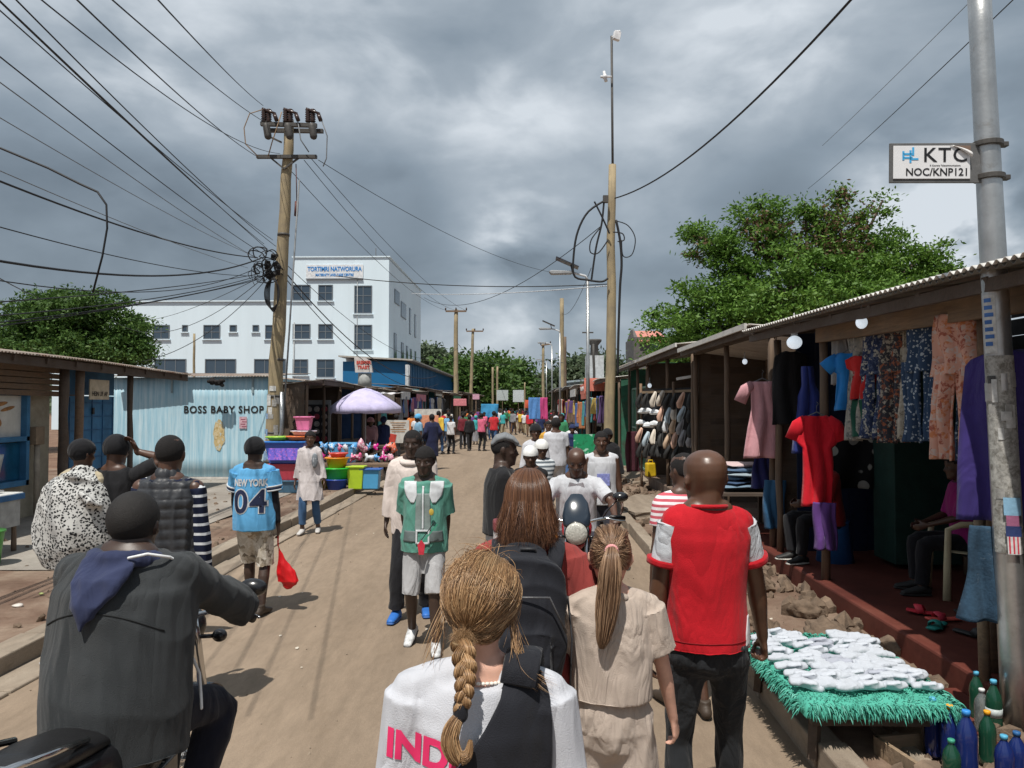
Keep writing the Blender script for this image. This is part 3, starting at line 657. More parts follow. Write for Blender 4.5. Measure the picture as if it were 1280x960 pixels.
# ================================================================ man in the red and white football shirt
def man_red():
    pose = {'hands': {-1: (-.24, .05, .80), 1: (.28, .14, .86)}, 'elbow': {-1: (-.6, -1, 0), 1: (.8, -.8, 0)}, 'head': (14, 2, -3), 'feet': {-1: (-.12, -.02, .085), 1: (.15, .22, .085)}, 'curl': {-1: 26, 1: 60}, 'twist': 2, 'hd': -.025}
    RED = cloth('red_jersey', (.44, .006, .014), .75, wr=.8, ws=7)
    root, s, S = person('bald man in a red football shirt with white sleeves and black jeans', (.785, 3.38, 0), 0, 1.83, pose,
        [('trousers', cloth('black_jeans', (.018, .020, .023), wr=.8, ws=12), {'g': .012, 'waist': 1.0, 'amp': .009, 'k': 15}), ('shoes', M('dark_shoe', (.03, .028, .03), .5))], SK2, vox=.0075, sw=.152, headscale=1.12, cov=.55)
    sh = dress(root, s, S, ('shirt', RED, {'inf': .018, 'top': 1.50, 'hem': .90, 'loose': .35, 'flare': .008, 'sleeve': .60, 'slmat': cloth('white_sleeve', (.48, .50, .53), wr=.8, ws=14), 'cuff': RED, 'sg': .020, 'amp': .013, 'k': 8, 'seed': 2}), .009)
    m = MB(); m.tube([s.up((0, 0, .965))*S, s.up((0, 0, .973))*S], [((s.tr(.965)[0]+.038)*S, (s.tr(.965)[1]+.040)*S)]*2, 40, ref=(1, 0, 0)); 
    m = MB(); pts = [s.up((.080*math.cos(a), -.014+.074*math.sin(a), 1.492+(.006*-math.sin(a))))*S for a in np.linspace(0, 2*PI, 30)]; m.tube(pts, .009, 8, caps=False); m.build('collar', RED, root, True)
    hem = [c for c in root.children if c.name.startswith('shirt')][0]; pr = sorted([(math.atan2(v.co.y, v.co.x), v.co.copy()) for v in hem.data.vertices if .945*S < v.co.z < .953*S]); pp = pr[::max(1, len(pr)//60)]; m = MB(); m.tube([q+V((q.x, q.y, 0)).normalized()*.001 for a_, q in pp]+[pp[0][1]], .0022, 5); m.build('hem_seam', M('seam_red', (.20, .004, .008), .9), root, True)
    W_ = M('white_panel', (.55, .55, .56), .8)
    proj_panel(root, sh, [(1.09, .165, .176), (1.02, .150, .178), (.96, .150, .176)], W_, 'side_panel', .003, .004, n=4, fold_=0)
man_red()
# ================================================================ boy in green shirt
def boy_green():
    pose = {'feet': {-1: (-.12, .17, .085), 1: (.13, -.14, .12)}, 'footpitch': {-1: 0, 1: -18}, 'hands': {-1: (-.17, -.13, .86), 1: (.17, -.15, .90)}, 'elbow': {-1: (-1, -.2, 0), 1: (1, -.2, 0)}, 'head': (-6, 6, 0)}
    GR = cloth('teal_green_shirt', (.095, .27, .215), wr=.6)
    GY = cloth('grey_shorts', (.40, .40, .41), wr=.7)
    root, s, S = person('boy in a teal shirt with white collar flaps and grey shorts', (-.86, 6.35, 0), 180, 1.66, pose,
        [('shorts', GY, {'to': 1.02, 'g': .022, 'wide': .010, 'waist': 1.0, 'amp': .010}), ('haircap', BLKHAIR, {'e': .010, 'front': .050}),
         ('shoes', M('trainer_white', (.62, .63, .64), .5, .5, 30), {'sole': M('sole_black', (.03, .03, .03), .6)})], SKB, vox=.009, cov=.7)
    sh = dress(root, s, S, ('shirt', GR, {'inf': .026, 'top': 1.455, 'hem': .83, 'loose': .85, 'flare': .025, 'sleeve': .95, 'sg': .042, 'amp': .011, 'seed': 4}), .009)
    WH = M('white_trim', (.58, .60, .62), .8, .1)
    for d in (-1, 1):
        proj_panel(root, sh, [(1.375, d*.06, d*.165), (1.33, d*.055, d*.165), (1.26, d*.052, d*.150), (1.20, d*.075, d*.10)], WH, 'collar_flap', .006, .004, ydir=-1, n=10, fold_=0)
        proj_panel(root, sh, [(1.28, d*.012, d*.058), (1.1, d*.012, d*.062), (.98, d*.012, d*.066)], M('grey_placket', (.22, .27, .26), .85), 'placket', .004, .003, ydir=-1, n=6, fold_=0)
        proj_panel(root, sh, [(.975, d*.05, d*.155), (.885, d*.05, d*.165)], M('belt_grey', (.13, .16, .16), .8), 'belt', .005, .004, ydir=-1, n=10, fold_=0)
    proj_panel(root, sh, [(1.34, -.008, .008), (.99, -.008, .008)], WH, 'zip', .008, .003, ydir=-1, n=2, fold_=0)
    for a in ((.988, -.055, .055, .972), (.887, -.055, .055, .871)): proj_panel(root, sh, [(a[0], a[1], a[2]), (a[3], a[1], a[2])], WH, 'buckle', .009, .004, ydir=-1, n=6, fold_=0)
    for a in ((-.057, -.043), (.043, .057)): proj_panel(root, sh, [(.988, a[0], a[1]), (.871, a[0], a[1])], WH, 'buckle', .010, .004, ydir=-1, n=2, fold_=0)
    m = MB(); m.ball((-.075, .165, 1.135), (.020, .004, .028), 12, 8); m.build('badge', M('badge_gold', (.5, .36, .06), .6), root, True)
    f = empty('folded_flag', root.location+V((0, 0, 0)), PI, 'small red, green and white folded flag held in front of the boy in teal', 'flag')
    m = MB(); m.prism([(-.02, 0), (.02, 0), (.03, .08), (.0, .12), (-.03, .08)], (.0, .20, .80), (1, 0, .0), (0, .1, 1), (0, 1, 0), .012); m.build('flag_tip', M('flag_red', (.65, .04, .07), .8), f)
    m = MB(); m.bar((-.005, .205, .89), (-.125, .18, 1.04), .018, .008); m.build('flag_green', M('flag_green', (.05, .33, .2), .8), f); m = MB(); m.bar((.012, .212, .90), (-.105, .19, 1.06), .010, .006); m.build('flag_stripe', M('flag_black', (.02, .02, .02), .8), f)
boy_green()
def friend():
    pose = {'feet': {-1: (-.12, -.10, .085), 1: (.13, .12, .085)}, 'hands': {-1: (-.26, .10, .80), 1: (.26, .02, .78)}, 'head': (-4, 4, 0)}
    root, s, S = person('youth in a cream hooded jacket and blue trainers behind the boy in teal', (-1.10, 7.25, 0), 180, 1.77, pose,
        [('trousers', cloth('black_track', (.014, .014, .017)), {'g': .024, 'amp': .009}), ('haircap', BLKHAIR, {'e': .006, 'front': .055}), ('shoes', M('shoe_blue', (.03, .15, .50), .5), {'sole': M('sole_blue', (.04, .12, .35), .6)}),
         ('shirt', cloth('cream_hoodie', (.62, .54, .50)), {'inf': .032, 'hem': .78, 'loose': .8, 'sleeve': 1.85, 'sg': .030, 'amp': .014, 'top': 1.475, 'seed': 8})], SKB, vox=.010)
    m = MB(); m.tube([s.up((.105*math.cos(a), .01+.09*math.sin(a), 1.455-.02*math.sin(a)))*S for a in np.linspace(0, 2*PI, 24)], .026, 10, caps=False); m.build('hood', cloth('cream_hoodie', (.62, .54, .50)), root, True)
friend()
# ================================================================ man in the blue 04 shirt
def man_04():
    pose = {'feet': {-1: (-.09, .16, .085), 1: (.11, -.08, .085)}, 'hands': {-1: (-.25, .18, .88), 1: (.24, .05, .78)}, 'head': (0, 2, 0), 'twist': 3}
    BL = cloth('sky_blue_jersey', (.10, .34, .60), .7, wr=.5)
    root, s, S = person('man in a sky-blue sports shirt numbered 04, black cap and camouflage shorts walking away', (-2.64, 7.3, 0), 0, 1.69, pose,
        [('shorts', patt('camo_shorts', [(.55, .50, .42), (.32, .27, .20), (.66, .62, .55), (.20, .17, .13)], 'blobs', 13), {'to': 1.0, 'g': .026, 'wide': .015, 'amp': .012}),
         ('haircap', cloth('black_knit', (.012, .012, .014)), {'e': .020, 'front': .03, 'back': -.035, 'name': 'cap'}), ('shoes', M('sandal_brown', (.05, .035, .025), .6))], SKB, vox=.009, cov=.7)
    sh = dress(root, s, S, ('shirt', BL, {'inf': .030, 'top': 1.46, 'hem': .83, 'loose': .85, 'flare': .02, 'sleeve': .72, 'slmat': BL, 'sg': .042, 'amp': .011, 'seed': 14}), .009)
    und = dress(root, s, S, ('custom', None, {'fn': lambda *a: None}), .01)
    for d in (-1, 1):
        m = MB(); P, r = s.armpts(d, .70, 1.93, ARM, 10); m.tube([p*S for p in P], [(x+.005)*S for x in r], 16); m.build('undersleeve', BLACKC, root, True)
        for a, b, mt in ((.50, .55, 'w'), (.57, .62, 'n'), (.64, .69, 'w')):
            m = MB(); P, r = s.armpts(d, a, b, ARM, 2); m.tube([p*S for p in P], [(x+.048)*S for x in r], 24); m.build('sleeve_stripe', M('white_trim', (.58, .60, .62), .8) if mt == 'w' else M('navy_trim', (.012, .02, .06), .8), root, True)
    NV = M('navy_trim', (.012, .02, .06), .8); WH = M('white_trim', (.58, .60, .62), .8)
    proj_text(root, sh, 'NEW YORK', .090, WH, 0, 1.265, S, bold=.004, off=.005, sx=.66)
    proj_text(root, sh, '04', .30, WH, 0, 1.08, S, 'number_outline', bold=.016, off=.004, sx=.98, space=1.12); proj_text(root, sh, '04', .30, NV, 0, 1.08, S, 'number', bold=.006, off=.008, sx=.98, space=1.12)
    bg = empty('carrier_bag', root.location+V((.25*S-.02, .05, -.05)), 0, 'bright red plastic carrier bag hanging from the hand of the man in the 04 shirt', 'bag')
    m = MB(); m.tube([(.0, .0, .84), (-.0, .0, .70), (.03, .02, .56), (.07, .02, .44), (.09, .02, .34), (.08, .02, .30)], [(.008, .008), (.016, .012), (.06, .04), (.11, .06), (.125, .065), (.07, .045)], 18, ref=(1, 0, 0), round_=True)
    me = cloth_mesh(m, .010, .018, 14, 3, 2, .6); link('bag_body', me, M('red_plastic', (.60, .012, .016), .32, .1, 8, .2, 20), bg)
man_04()
# ================================================================ group at the left kerb
def man_vest():
    pose = {'hands': {-1: (-.12, .24, 1.10), 1: (.25, .02, .78)}, 'elbow': {-1: (-.4, -.6, -.6), 1: (.4, -1, 0)}, 'head': (10, 6, 0), 'curl': {-1: 20, 1: 25}}
    root, s, S = person('man in a quilted dark grey body warmer over a navy and white striped jumper', (-2.33, 4.9, 0), -3, 1.81, pose,
        [('trousers', cloth('black_track', (.014, .014, .017)), {}), ('haircap', BLKHAIR, {'e': .005, 'front': .055}), ('shoes', M('dark_shoe', (.03, .028, .03), .5))], SK1, vox=.009, sw=.175)
    st = patt('navy_stripe', [(.010, .014, .035), (.65, .67, .70)], 'stripes', 5.2, thr=.80)
    dress(root, s, S, ('shirt', st, {'inf': .014, 'hem': .88, 'sleeve': 1.95, 'sg': .020, 'amp': .007, 'k': 16, 'name': 'jumper'}), .009)
    m = MB(); s.torso(m, .90, 1.475, .044, .7, .0)
    for d in (-1, 1): m.tube([s.up((d*.05, -.012, 1.445)), s.up((d*.10, -.01, 1.43)), s.up((d*.14, -.006, 1.42))], [.068, .074, .070], 12, round_=True)
    m.tube([s.up((0, -.02, 1.44)), s.up((0, -.016, 1.505))], [.090, .080], 20, round_=True)
    me = remesh(m, .009, 3); p = getco(me); n = getno(me); q = np.abs(np.sin(p[:, 2]*PI/.062))**.5; q2 = np.abs(np.sin(np.arctan2(p[:, 0], -p[:, 1])*5.2))**.45; setco(me, p+n*((q*q2*.010-.006)+fold(p, .008, 18, 3))[:, None]); finish(me, S)
    o = link('quilted_vest', me, M('nylon_charcoal', (.035, .037, .042), .5, .1, 8, .3, 30), root)
man_vest()
def man_black_cap():
    root, s, S = person('man in a black T-shirt and black cap between the spotted shawl and body warmer', (-3.34, 6.1, 0), -8, 1.76, {'head': (12, 8, 0), 'hands': {-1: (-.2, .2, 1.0), 1: (.16, .04, 1.62)}, 'elbow': {-1: (-.3, -1, 0), 1: (1, .1, -.3)}, 'handdir': {1: (-.3, -.2, .9)}, 'palm': {-1: (1, 0, 0), 1: (-.4, -.6, 0)}},
        [('trousers', cloth('black_track', (.014, .014, .017)), {}), ('haircap', cloth('black_knit', (.012, .012, .014)), {'e': .016, 'front': .03, 'back': -.03, 'name': 'cap'}), ('shoes', M('dark_shoe', (.03, .028, .03), .5)),
         ('shirt', cloth('black_tee', (.014, .014, .016)), {'inf': .022, 'sleeve': .75, 'sg': .03})], SK1, vox=.010)
man_black_cap()
def woman_shawl():
    pose = {'hands': {-1: (-.22, .20, 1.0), 1: (.10, .25, 1.1)}, 'head': (-25, 10, 0), 'feet': {-1: (-.09, .10, .085), 1: (.09, -.08, .085)}}
    root, s, S = person('woman wrapped in a white shawl covered in small black spots, with a black headscarf', (-3.56, 6.0, .13), -4, 1.60, pose,
        [('leggings', BLACKC, {'g': .006, 'name': 'leggings'}), ('haircap', cloth('black_knit', (.012, .012, .014)), {'e': .014, 'front': .04, 'back': -.09, 'name': 'headscarf'}),
         ('shoes', M('sandal_black', (.02, .02, .02), .6)), ('shirt', cloth('beige_blouse', (.42, .36, .25)), {'inf': .02, 'sleeve': 1.8, 'sg': .015})], SK1, fem=True, fat=.02, vox=.010)
    m = MB(); Z = [(.66, .27, .12, .06), (.72, .345, .22, .02), (.85, .365, .25, 0), (1.0, .37, .26, 0), (1.15, .355, .25, 0), (1.28, .32, .22, -.01), (1.38, .265, .175, -.01), (1.45, .185, .13, -.01), (1.50, .12, .10, -.01), (1.53, .085, .08, 0)]
    m.tube([(0.04*math.sin(z*5)-.01, c, z) for z, a, b, c in Z], [(a, b) for z, a, b, c in Z], 44, ref=(1, 0, 0), round_=False)
    m.tube([(.14, -.19, 1.30), (.22, -.21, 1.24), (.29, -.15, 1.20)], [.05, .06, .045], 14, round_=True); m.tube([(-.1, -.10, 1.45), (.05, -.16, 1.44), (.18, -.10, 1.40)], [.04, .045, .04], 12, round_=True)
    me = cloth_mesh(m, .012, .020, 9, 6, 3, .8); p = getco(me); finish(me, S)
    link('shawl', me, patt('spotted_shawl', [(.50, .50, .485), (.012, .012, .014)], 'dots', 47, thr=.41), root)
woman_shawl()
# ================================================================ rider from behind
BIKES = {}
def motorbike(label, loc, rz, body, cat='motorcycle', screen=False, amber=True, mz=0):
    root = empty('motorcycle', loc, R(rz), label, cat)
    BK = M('bike_black', (.012, .012, .014), .25, .1, 8, .05, 20, spec=.6); CH = M('chrome', (.6, .6, .6), .18, .1, 8, 0, metal=1); RB = M('tyre_rubber', (.02, .02, .02), .85, .2, 20, .4, 60); PT = M(body[0], body[1], .25, .1, 6, .03, 20, spec=.6); SE = M('seat_vinyl', (.014, .014, .015), .38, .1, 20, .15, 120)
    def wheel(y, w):
        m = MB(); n = 40; vs = []; fs = []
        for i in range(n):
            a = 2*PI*i/n
            for k in range(10): b = 2*PI*k/10; r = .262+.043*math.cos(b); vs.append((w*math.sin(b), y+r*math.cos(a), .305+r*math.sin(a)))
        for i in range(n):
            for k in range(10): fs.append((i*10+k, i*10+(k+1) % 10, ((i+1) % n)*10+(k+1) % 10, ((i+1) % n)*10+k))
        m.add(vs, fs); wh = empty('wheel', (0, 0, 0)); wh.parent = root; m.build('tyre', RB, wh, True)
        m = MB(); pts = [(0, y+.222*math.cos(a), .305+.222*math.sin(a)) for a in np.linspace(0, 2*PI, 41)]; m.tube(pts, (.020, .010), 8, ref=(1, 0, 0), caps=False); m.build('rim', CH, wh, True)
        m = MB()
        for i in range(28): a = 2*PI*i/28; m.tube([((i % 2-.5)*.06, y+.03*math.cos(a+.5), .305+.03*math.sin(a+.5)), (0, y+.22*math.cos(a), .305+.22*math.sin(a))], .0018, 4)
        m.tube([(-.06, y, .305), (.06, y, .305)], .035, 14); m.build('spokes', CH, wh)
    wheel(.66, .045); wheel(-.62, .055)
    m = MB()
    for d in (-1, 1): m.tube([(d*.085, .68, .305), (d*.085, .50, .90), (d*.085, .455, 1.02)], [.022, .020, .018], 12)
    m.build('fork', CH, root, True)
    m = MB(); pts = [(0, .66+.335*math.cos(a), .305+.335*math.sin(a)) for a in np.linspace(.1, 2.3, 16)]; m.tube(pts, (.075, .008), 12, ref=(1, 0, 0)); m.build('front_fender', PT, root, True)
    m = MB(); pts = [(0, -.62+.345*math.cos(a), .305+.345*math.sin(a)) for a in np.linspace(.9, 3.3, 16)]; m.tube(pts, (.085, .010), 12, ref=(1, 0, 0)); m.build('rear_fender', BK, root, True)
    m = MB(); m.tube([(0, .40, .86), (0, .30, .93), (0, .12, .95), (0, -.02, .90), (0, -.10, .82)], [(.07, .06), (.125, .095), (.135, .10), (.11, .085), (.07, .05)], 22, ref=(1, 0, 0), round_=True); me = remesh(m, .012, 3); link('fuel_tank', me, PT, root)
    m = MB(); m.tube([(0, -.02, .84), (0, -.16, .82), (0, -.34, .825), (0, -.52, .86), (0, -.70, .885), (0, -.76, .88)], [(.09, .04), (.125, .045), (.135, .045), (.14, .05), (.13, .05), (.09, .035)], 22, ref=(1, 0, 0), round_=True); me = remesh(m, .012, 3); link('seat', me, SE, root)
    for d in (-1, 1):
        m = MB(); m.tube([(d*.13, .0, .66), (d*.14, -.2, .68), (d*.13, -.42, .74), (d*.10, -.66, .80)], [(.03, .09), (.035, .11), (.035, .085), (.03, .05)], 14, ref=(1, 0, 0), round_=True); m.build('side_cover', BK, root, True)
    m = MB(); m.box((0, .05, .40), (.24, .34, .26)); m.tube([(0, .12, .48), (0, .22, .70)], [.085, .08], 18)
    for k in range(7): m.tube([(0, .13+.012*k, .52+.028*k), (0, .135+.012*k, .53+.028*k)], .105, 18)
    m.build('engine', M('engine_metal', (.18, .18, .18), .4, .3, 30, .2, metal=.8), root, bevel=.01)
    m = MB(); m.tube([(.12, .2, .42), (.15, .0, .27), (.16, -.3, .28), (.17, -.75, .36)], [.02, .022, .035, .042], 14); m.build('exhaust', CH, root, True)
    m = MB(); m.tube([(-.39, .33, 1.06), (-.30, .38, 1.08), (-.16, .44, 1.06), (0, .46, 1.02), (.16, .44, 1.06), (.30, .38, 1.08), (.39, .33, 1.06)], .012, 10); m.build('handlebar', CH, root, True)
    for d in (-1, 1):
        m = MB(); m.tube([(d*.27, .395, 1.078), (d*.40, .325, 1.06)], .019, 12); m.build('grip', SE, root, True)
        m = MB(); m.tube([(d*.24, .43, 1.075), (d*.32, .45, 1.06), (d*.40, .40, 1.045)], [.007, .006, .007], 8, round_=True); m.build('lever', CH, root, True)
        mr = MB(); mr.tube([(d*.22, .42, 1.08), (d*.27, .46, 1.16+mz), (d*.33, .44, 1.22+mz)], .006, 8); mi = mr.build('mirror', BK, root, True)
        mr = MB(); mr.tube([(d*.36, .44, 1.25+mz), (d*.36, .455, 1.25+mz)], [(.065, .042), (.055, .036)], 18, ref=(1, 0, 0), round_=True); mr.build('mirror_head', BK, mi, True)
        m = MB(); m.tube([(d*.09, .50, .93), (d*.15, .51, .93)], .010, 8); m.ball((d*.18, .52, .93), (.035, .03, .03), 12, 8, 1); m.build('indicator', [BK, M('amber_lens', (.75, .25, .02), .2, .05, bm=0) if amber else BK], root, True)
    m = MB(); m.lathe((0, .50, .97), [(.05, -.02), (.088, .02), (.098, .06), (.098, .075)], 26, (0, 1, -.05)); h = m.build('headlight', BK, root, True)
    m = MB(); m.lathe((0, .50, .97), [(.092, .074), (.086, .088), (.05, .098), (.01, .10)], 26, (0, 1, -.05)); m.build('lens', M('headlight_lens', (.55, .55, .50), .12, .4, 60, .5, 70), h, True)
    if screen:
        m = MB(); m.tube([(0, .52, 1.03), (0, .50, 1.10), (0, .45, 1.20), (0, .40, 1.26)], [(.11, .04), (.115, .03), (.095, .018), (.05, .008)], 20, ref=(1, 0, 0), round_=True); m.build('windscreen', M('smoked_screen', (.02, .03, .045), .15, .1, bm=0, spec=.7), root, True)
        m = MB(); m.box((0, .60, .76), (.14, .02, .09)); m.build('front_plate', BK, root, bevel=.004)
    m = MB(); m.box((0, -.80, .80), (.16, .05, .08)); m.build('tail_light', M('tail_red', (.35, .01, .01), .2, .1, bm=0), root, bevel=.015)
    m = MB(); m.tube([(-.12, -.50, .89), (-.14, -.72, .95), (-.08, -.86, .96), (.08, -.86, .96), (.14, -.72, .95), (.12, -.50, .89)], .012, 8); m.build('grab_rail', CH, root, True)
    return root
motorbike('black motorcycle ridden away by the man in the dark grey jacket', (-1.60, 3.02, 0), 2, ('tank_navy', (.012, .014, .03)), amber=False, mz=-.08)
def rider():
    pose = {'pel': (0.02, -.02, .86), 'lean': 9, 'twist': -4, 'feet': {-1: (-.20, .20, .34), 1: (.20, .20, .34)}, 'knee': {-1: (-.4, 1, .8), 1: (.4, 1, .8)}, 'hands': {-1: (-.33, .50, 1.06), 1: (.33, .50, 1.06)},
            'elbow': {-1: (-1, -.3, -.6), 1: (1, -.3, -.6)}, 'palm': {-1: (0, 0, -1), 1: (0, 0, -1)}, 'handdir': {-1: (.4, 1, -.05), 1: (-.3, 1, -.05)}, 'curl': {-1: 70, 1: 60}, 'head': (0, 6, 0), 'hd': -.035}
    J = cloth('dark_grey_jacket', (.038, .042, .045), .9, .08, 1.3, 5)
    root, s, S = person('heavy-set man in a dark grey jacket with navy hood riding away', (-1.565, 2.86, 0), 3, 1.80, pose,
        [('trousers', cloth('navy_trousers', (.012, .013, .022)), {'g': .02, 'waist': .98, 'amp': .008}), ('shoes', M('dark_shoe', (.03, .028, .03), .5)),
         ('shirt', J, {'inf': .050, 'hem': .78, 'loose': .9, 'flare': .0, 'sleeve': 1.82, 'sg': .046, 'amp': .015, 'k': 11, 'seed': 21, 'top': 1.50, 'vox': .010, 'name': 'jacket'}),
         ('haircap', M('shaved_hair', (.014, .012, .011), .7, .2, 60, .5, 300), {'e': .008, 'front': .055, 'back': -.06, 'amp': .0})], SKB, fat=.055, vox=.008, sw=.192, headscale=1.07)
    NH = cloth('navy_hood', (.030, .038, .085), wr=.5)
    m = MB(); arc = [s.up((.104*math.sin(a)+.01, .0-.158*math.cos(a), 1.475+.02*math.cos(a)-.02)) for a in np.linspace(-1.9, 1.9, 20)]; m.tube(arc, [(.030, .030)]+[(.040, .036)]*18+[(.030, .030)], 12, round_=True)
    for k in range(9):
        x = (k-4)/4; m.tube([s.up((x*.085+.01, -.155, 1.45)), s.up((x*.07, -.205, 1.385)), s.up((x*.045-.02, -.225, 1.31)), s.up((-.03+x*.01, -.222, 1.235+abs(x)*.03))], [.026, .030, .024, .012], 10, round_=True)
    me = cloth_mesh(m, .008, .012, 20, 5, 2, .5); finish(me, S); link('hood', me, NH, root)
    sh = [c for c in root.children if c.name.startswith('jacket')][0]; 
    WH = M('white_piping', (.75, .76, .76), .6)
    m = MB(); m.tube([s.up(q)*S for q in ((.085, -.16, 1.475), (.13, -.12, 1.488), (.185, -.06, 1.475), (.21, .0, 1.445))], .0055, 8, round_=True); m.build('collar_piping', WH, root, True)
    m = MB(); m.tube([s.up((.0+.21*math.cos(a), .0, 0))*0+V((0, 0, 0)) for a in (0, 1)], .001, 4) if 0 else None
    # yoke seam on the back
    from mathutils.bvhtree import BVHTree
    tm = sh.data; bv = BVHTree.FromPolygons([v.co for v in tm.vertices], [tuple(p.vertices) for p in tm.polygons]); pts = []
    for x in np.linspace(-.23, .23, 30):
        z = 1.262-.10*(x/.25)**2+.0; h = bv.ray_cast(V((x, -1, z)), V((0, 1, 0)))
        if h[0]: pts.append(h[0]+V((0, -.001, 0)))
    m = MB(); m.tube(pts, .0032, 6); m.build('yoke_seam', M('seam_dark', (.015, .017, .018), .9), root, True)
    for d, q in ((1, ((.235, .10, 1.02), (.27, .12, .92), (.285, .10, .83), (.29, .09, .80))),):
        m = MB(); m.tube([V(p)*S for p in q], .006, 8, round_=True); m.build('zip_cord', WH, root, True)
rider()
# ================================================================ oncoming motorcyclist
motorbike('motorcycle with round headlight and smoked screen coming toward the camera', (.43, 6.75, 0), 176, ('tank_red', (.42, .015, .03)), screen=True)
def rider2():
    pose = {'pel': (0, -.22, .88), 'lean': 10, 'feet': {-1: (-.18, .10, .34), 1: (.18, .10, .34)}, 'knee': {-1: (-.6, 1, .7), 1: (.6, 1, .7)}, 'hands': {-1: (-.34, .27, 1.08), 1: (.34, .27, 1.08)}, 'elbow': {-1: (-1, -.4, -.4), 1: (1, -.4, -.4)},
            'palm': {-1: (0, 0, -1), 1: (0, 0, -1)}, 'curl': {-1: 65, 1: 65}, 'head': (0, 18, 0)}
    WP = cloth('white_polo', (.50, .51, .54)); root, s, S = person('bald man in a white polo shirt riding the oncoming motorcycle', (.43, 6.80, 0), 176, 1.70, pose,
        [('trousers', cloth('dark_trousers', (.03, .03, .04)), {}), ('shoes', M('dark_shoe', (.03, .028, .03), .5)), ('shirt', WP, {'inf': .024, 'hem': .84, 'sleeve': .85, 'sg': .034, 'amp': .010})], SK1, vox=.010, fat=.012, headscale=1.08)
    for d in (-1, 1):
        m = MB(); m.prism([(0, 0), (d*.06, .015), (d*.075, -.03), (d*.02, -.05)], s.up((0, .105, 1.435))*S, (1, 0, 0), (0, .25, 1), (0, 1, 0), .006); m.build('collar', WP, root)
rider2()
def mid(label, loc, yaw, H, pose, look, skin=SK1, fem=False, **k): return person(label, loc, yaw, H, pose, look, skin, fem, vox=k.pop('vox', .012), **k)
r_, s_, S_ = mid('man in a white sleeveless shirt with a blue print, standing behind the oncoming motorcyclist', (.86, 9.0, 0), 185, 1.70, {'head': (-8, 0, 0)},
    [('trousers', cloth('dark_trousers', (.03, .03, .04)), {}), ('haircap', BLKHAIR, {'e': .007}), ('shoes', M('dark_shoe', (.03, .028, .03), .5)), ('vest', cloth('white_vest', (.52, .53, .56)), {'inf': .018, 'top': 1.44})], SK1)
m = MB(); m.box((0, .150, 1.14), (.15, .01, .14)); m.build('chest_print', M('print_blue', (.25, .28, .62), .8, .4, 40), r_, bevel=.003)
mid('man in a grey flat cap and black jacket standing side-on in the road', (-.205, 6.2, 0), -85, 1.77, {'head': (-6, 4, 0), 'hands': {-1: (-.25, .0, .8), 1: (.10, .26, 1.05)}},
    [('trousers', cloth('grey_trousers', (.45, .45, .47)), {'waist': 1.0}), ('haircap', BLKHAIR, {'e': .003}), ('shoes', M('dark_shoe', (.03, .028, .03), .5)),
     ('shirt', cloth('black_tee', (.014, .014, .016)), {'inf': .026, 'sleeve': 1.8, 'sg': .02, 'hem': .95, 'name': 'jacket'})], SKB, fat=.02)
def flatcap(loc, S):
    o = [x for x in COL.objects if x.get('label', '').startswith('man in a grey flat cap')][0]
    sk = Skel({'head': (-6, 4, 0)}); m = MB(); H = sk.H
    m.tube([H @ V((0, -.095, .055)), H @ V((0, -.06, .095)), H @ V((0, .0, .115)), H @ V((0, .06, .098)), H @ V((0, .10, .07))], [(.07, .022), (.092, .038), (.098, .040), (.092, .030), (.078, .016)], 22, ref=(1, 0, 0), round_=True)
    m.tube([H @ V((0, .09, .055)), H @ V((0, .135, .045))], [(.075, .010), (.055, .007)], 18, ref=(1, 0, 0), round_=True)
    me = remesh(m, .008, 2); finish(me, S); link('flat_cap', me, cloth('cap_grey', (.17, .18, .19)), o)
flatcap(None, 1.76/1.75)
wb = empty('shoulder_bag', (-.12, 5.52, 0), .1, 'white shoulder bag with a maroon band beside the man in the flat cap', 'bag')
m = MB(); m.box((0, 0, 1.06), (.26, .12, .24)); m.build('bag_body', M('bag_white', (.72, .70, .70), .6), wb, bevel=.03); m = MB(); m.box((0, 0, 1.135), (.268, .128, .09)); m.build('bag_band', M('bag_maroon', (.22, .05, .06), .6, .5, 30), wb, bevel=.02)
# man in striped shirt behind the red shirt man
mid('youth in a pink and white striped T-shirt behind the man in red', (1.03, 5.05, 0), 10, 1.69, {'hands': {-1: (-.22, .05, .80), 1: (.2, .1, .8)}, 'head': (20, 4, 0)},
    [('shorts', cloth('dark_trousers', (.03, .03, .04)), {'to': 1}), ('haircap', BLKHAIR, {'e': .004}), ('shoes', M('sandal_brown', (.05, .035, .025), .6)),
     ('shirt', patt('pink_stripe', [(.75, .70, .72), (.52, .10, .13)], 'stripes', 8.5, thr=.5), {'inf': .02, 'sleeve': .6, 'sg': .026})], SK1, sw=.16)
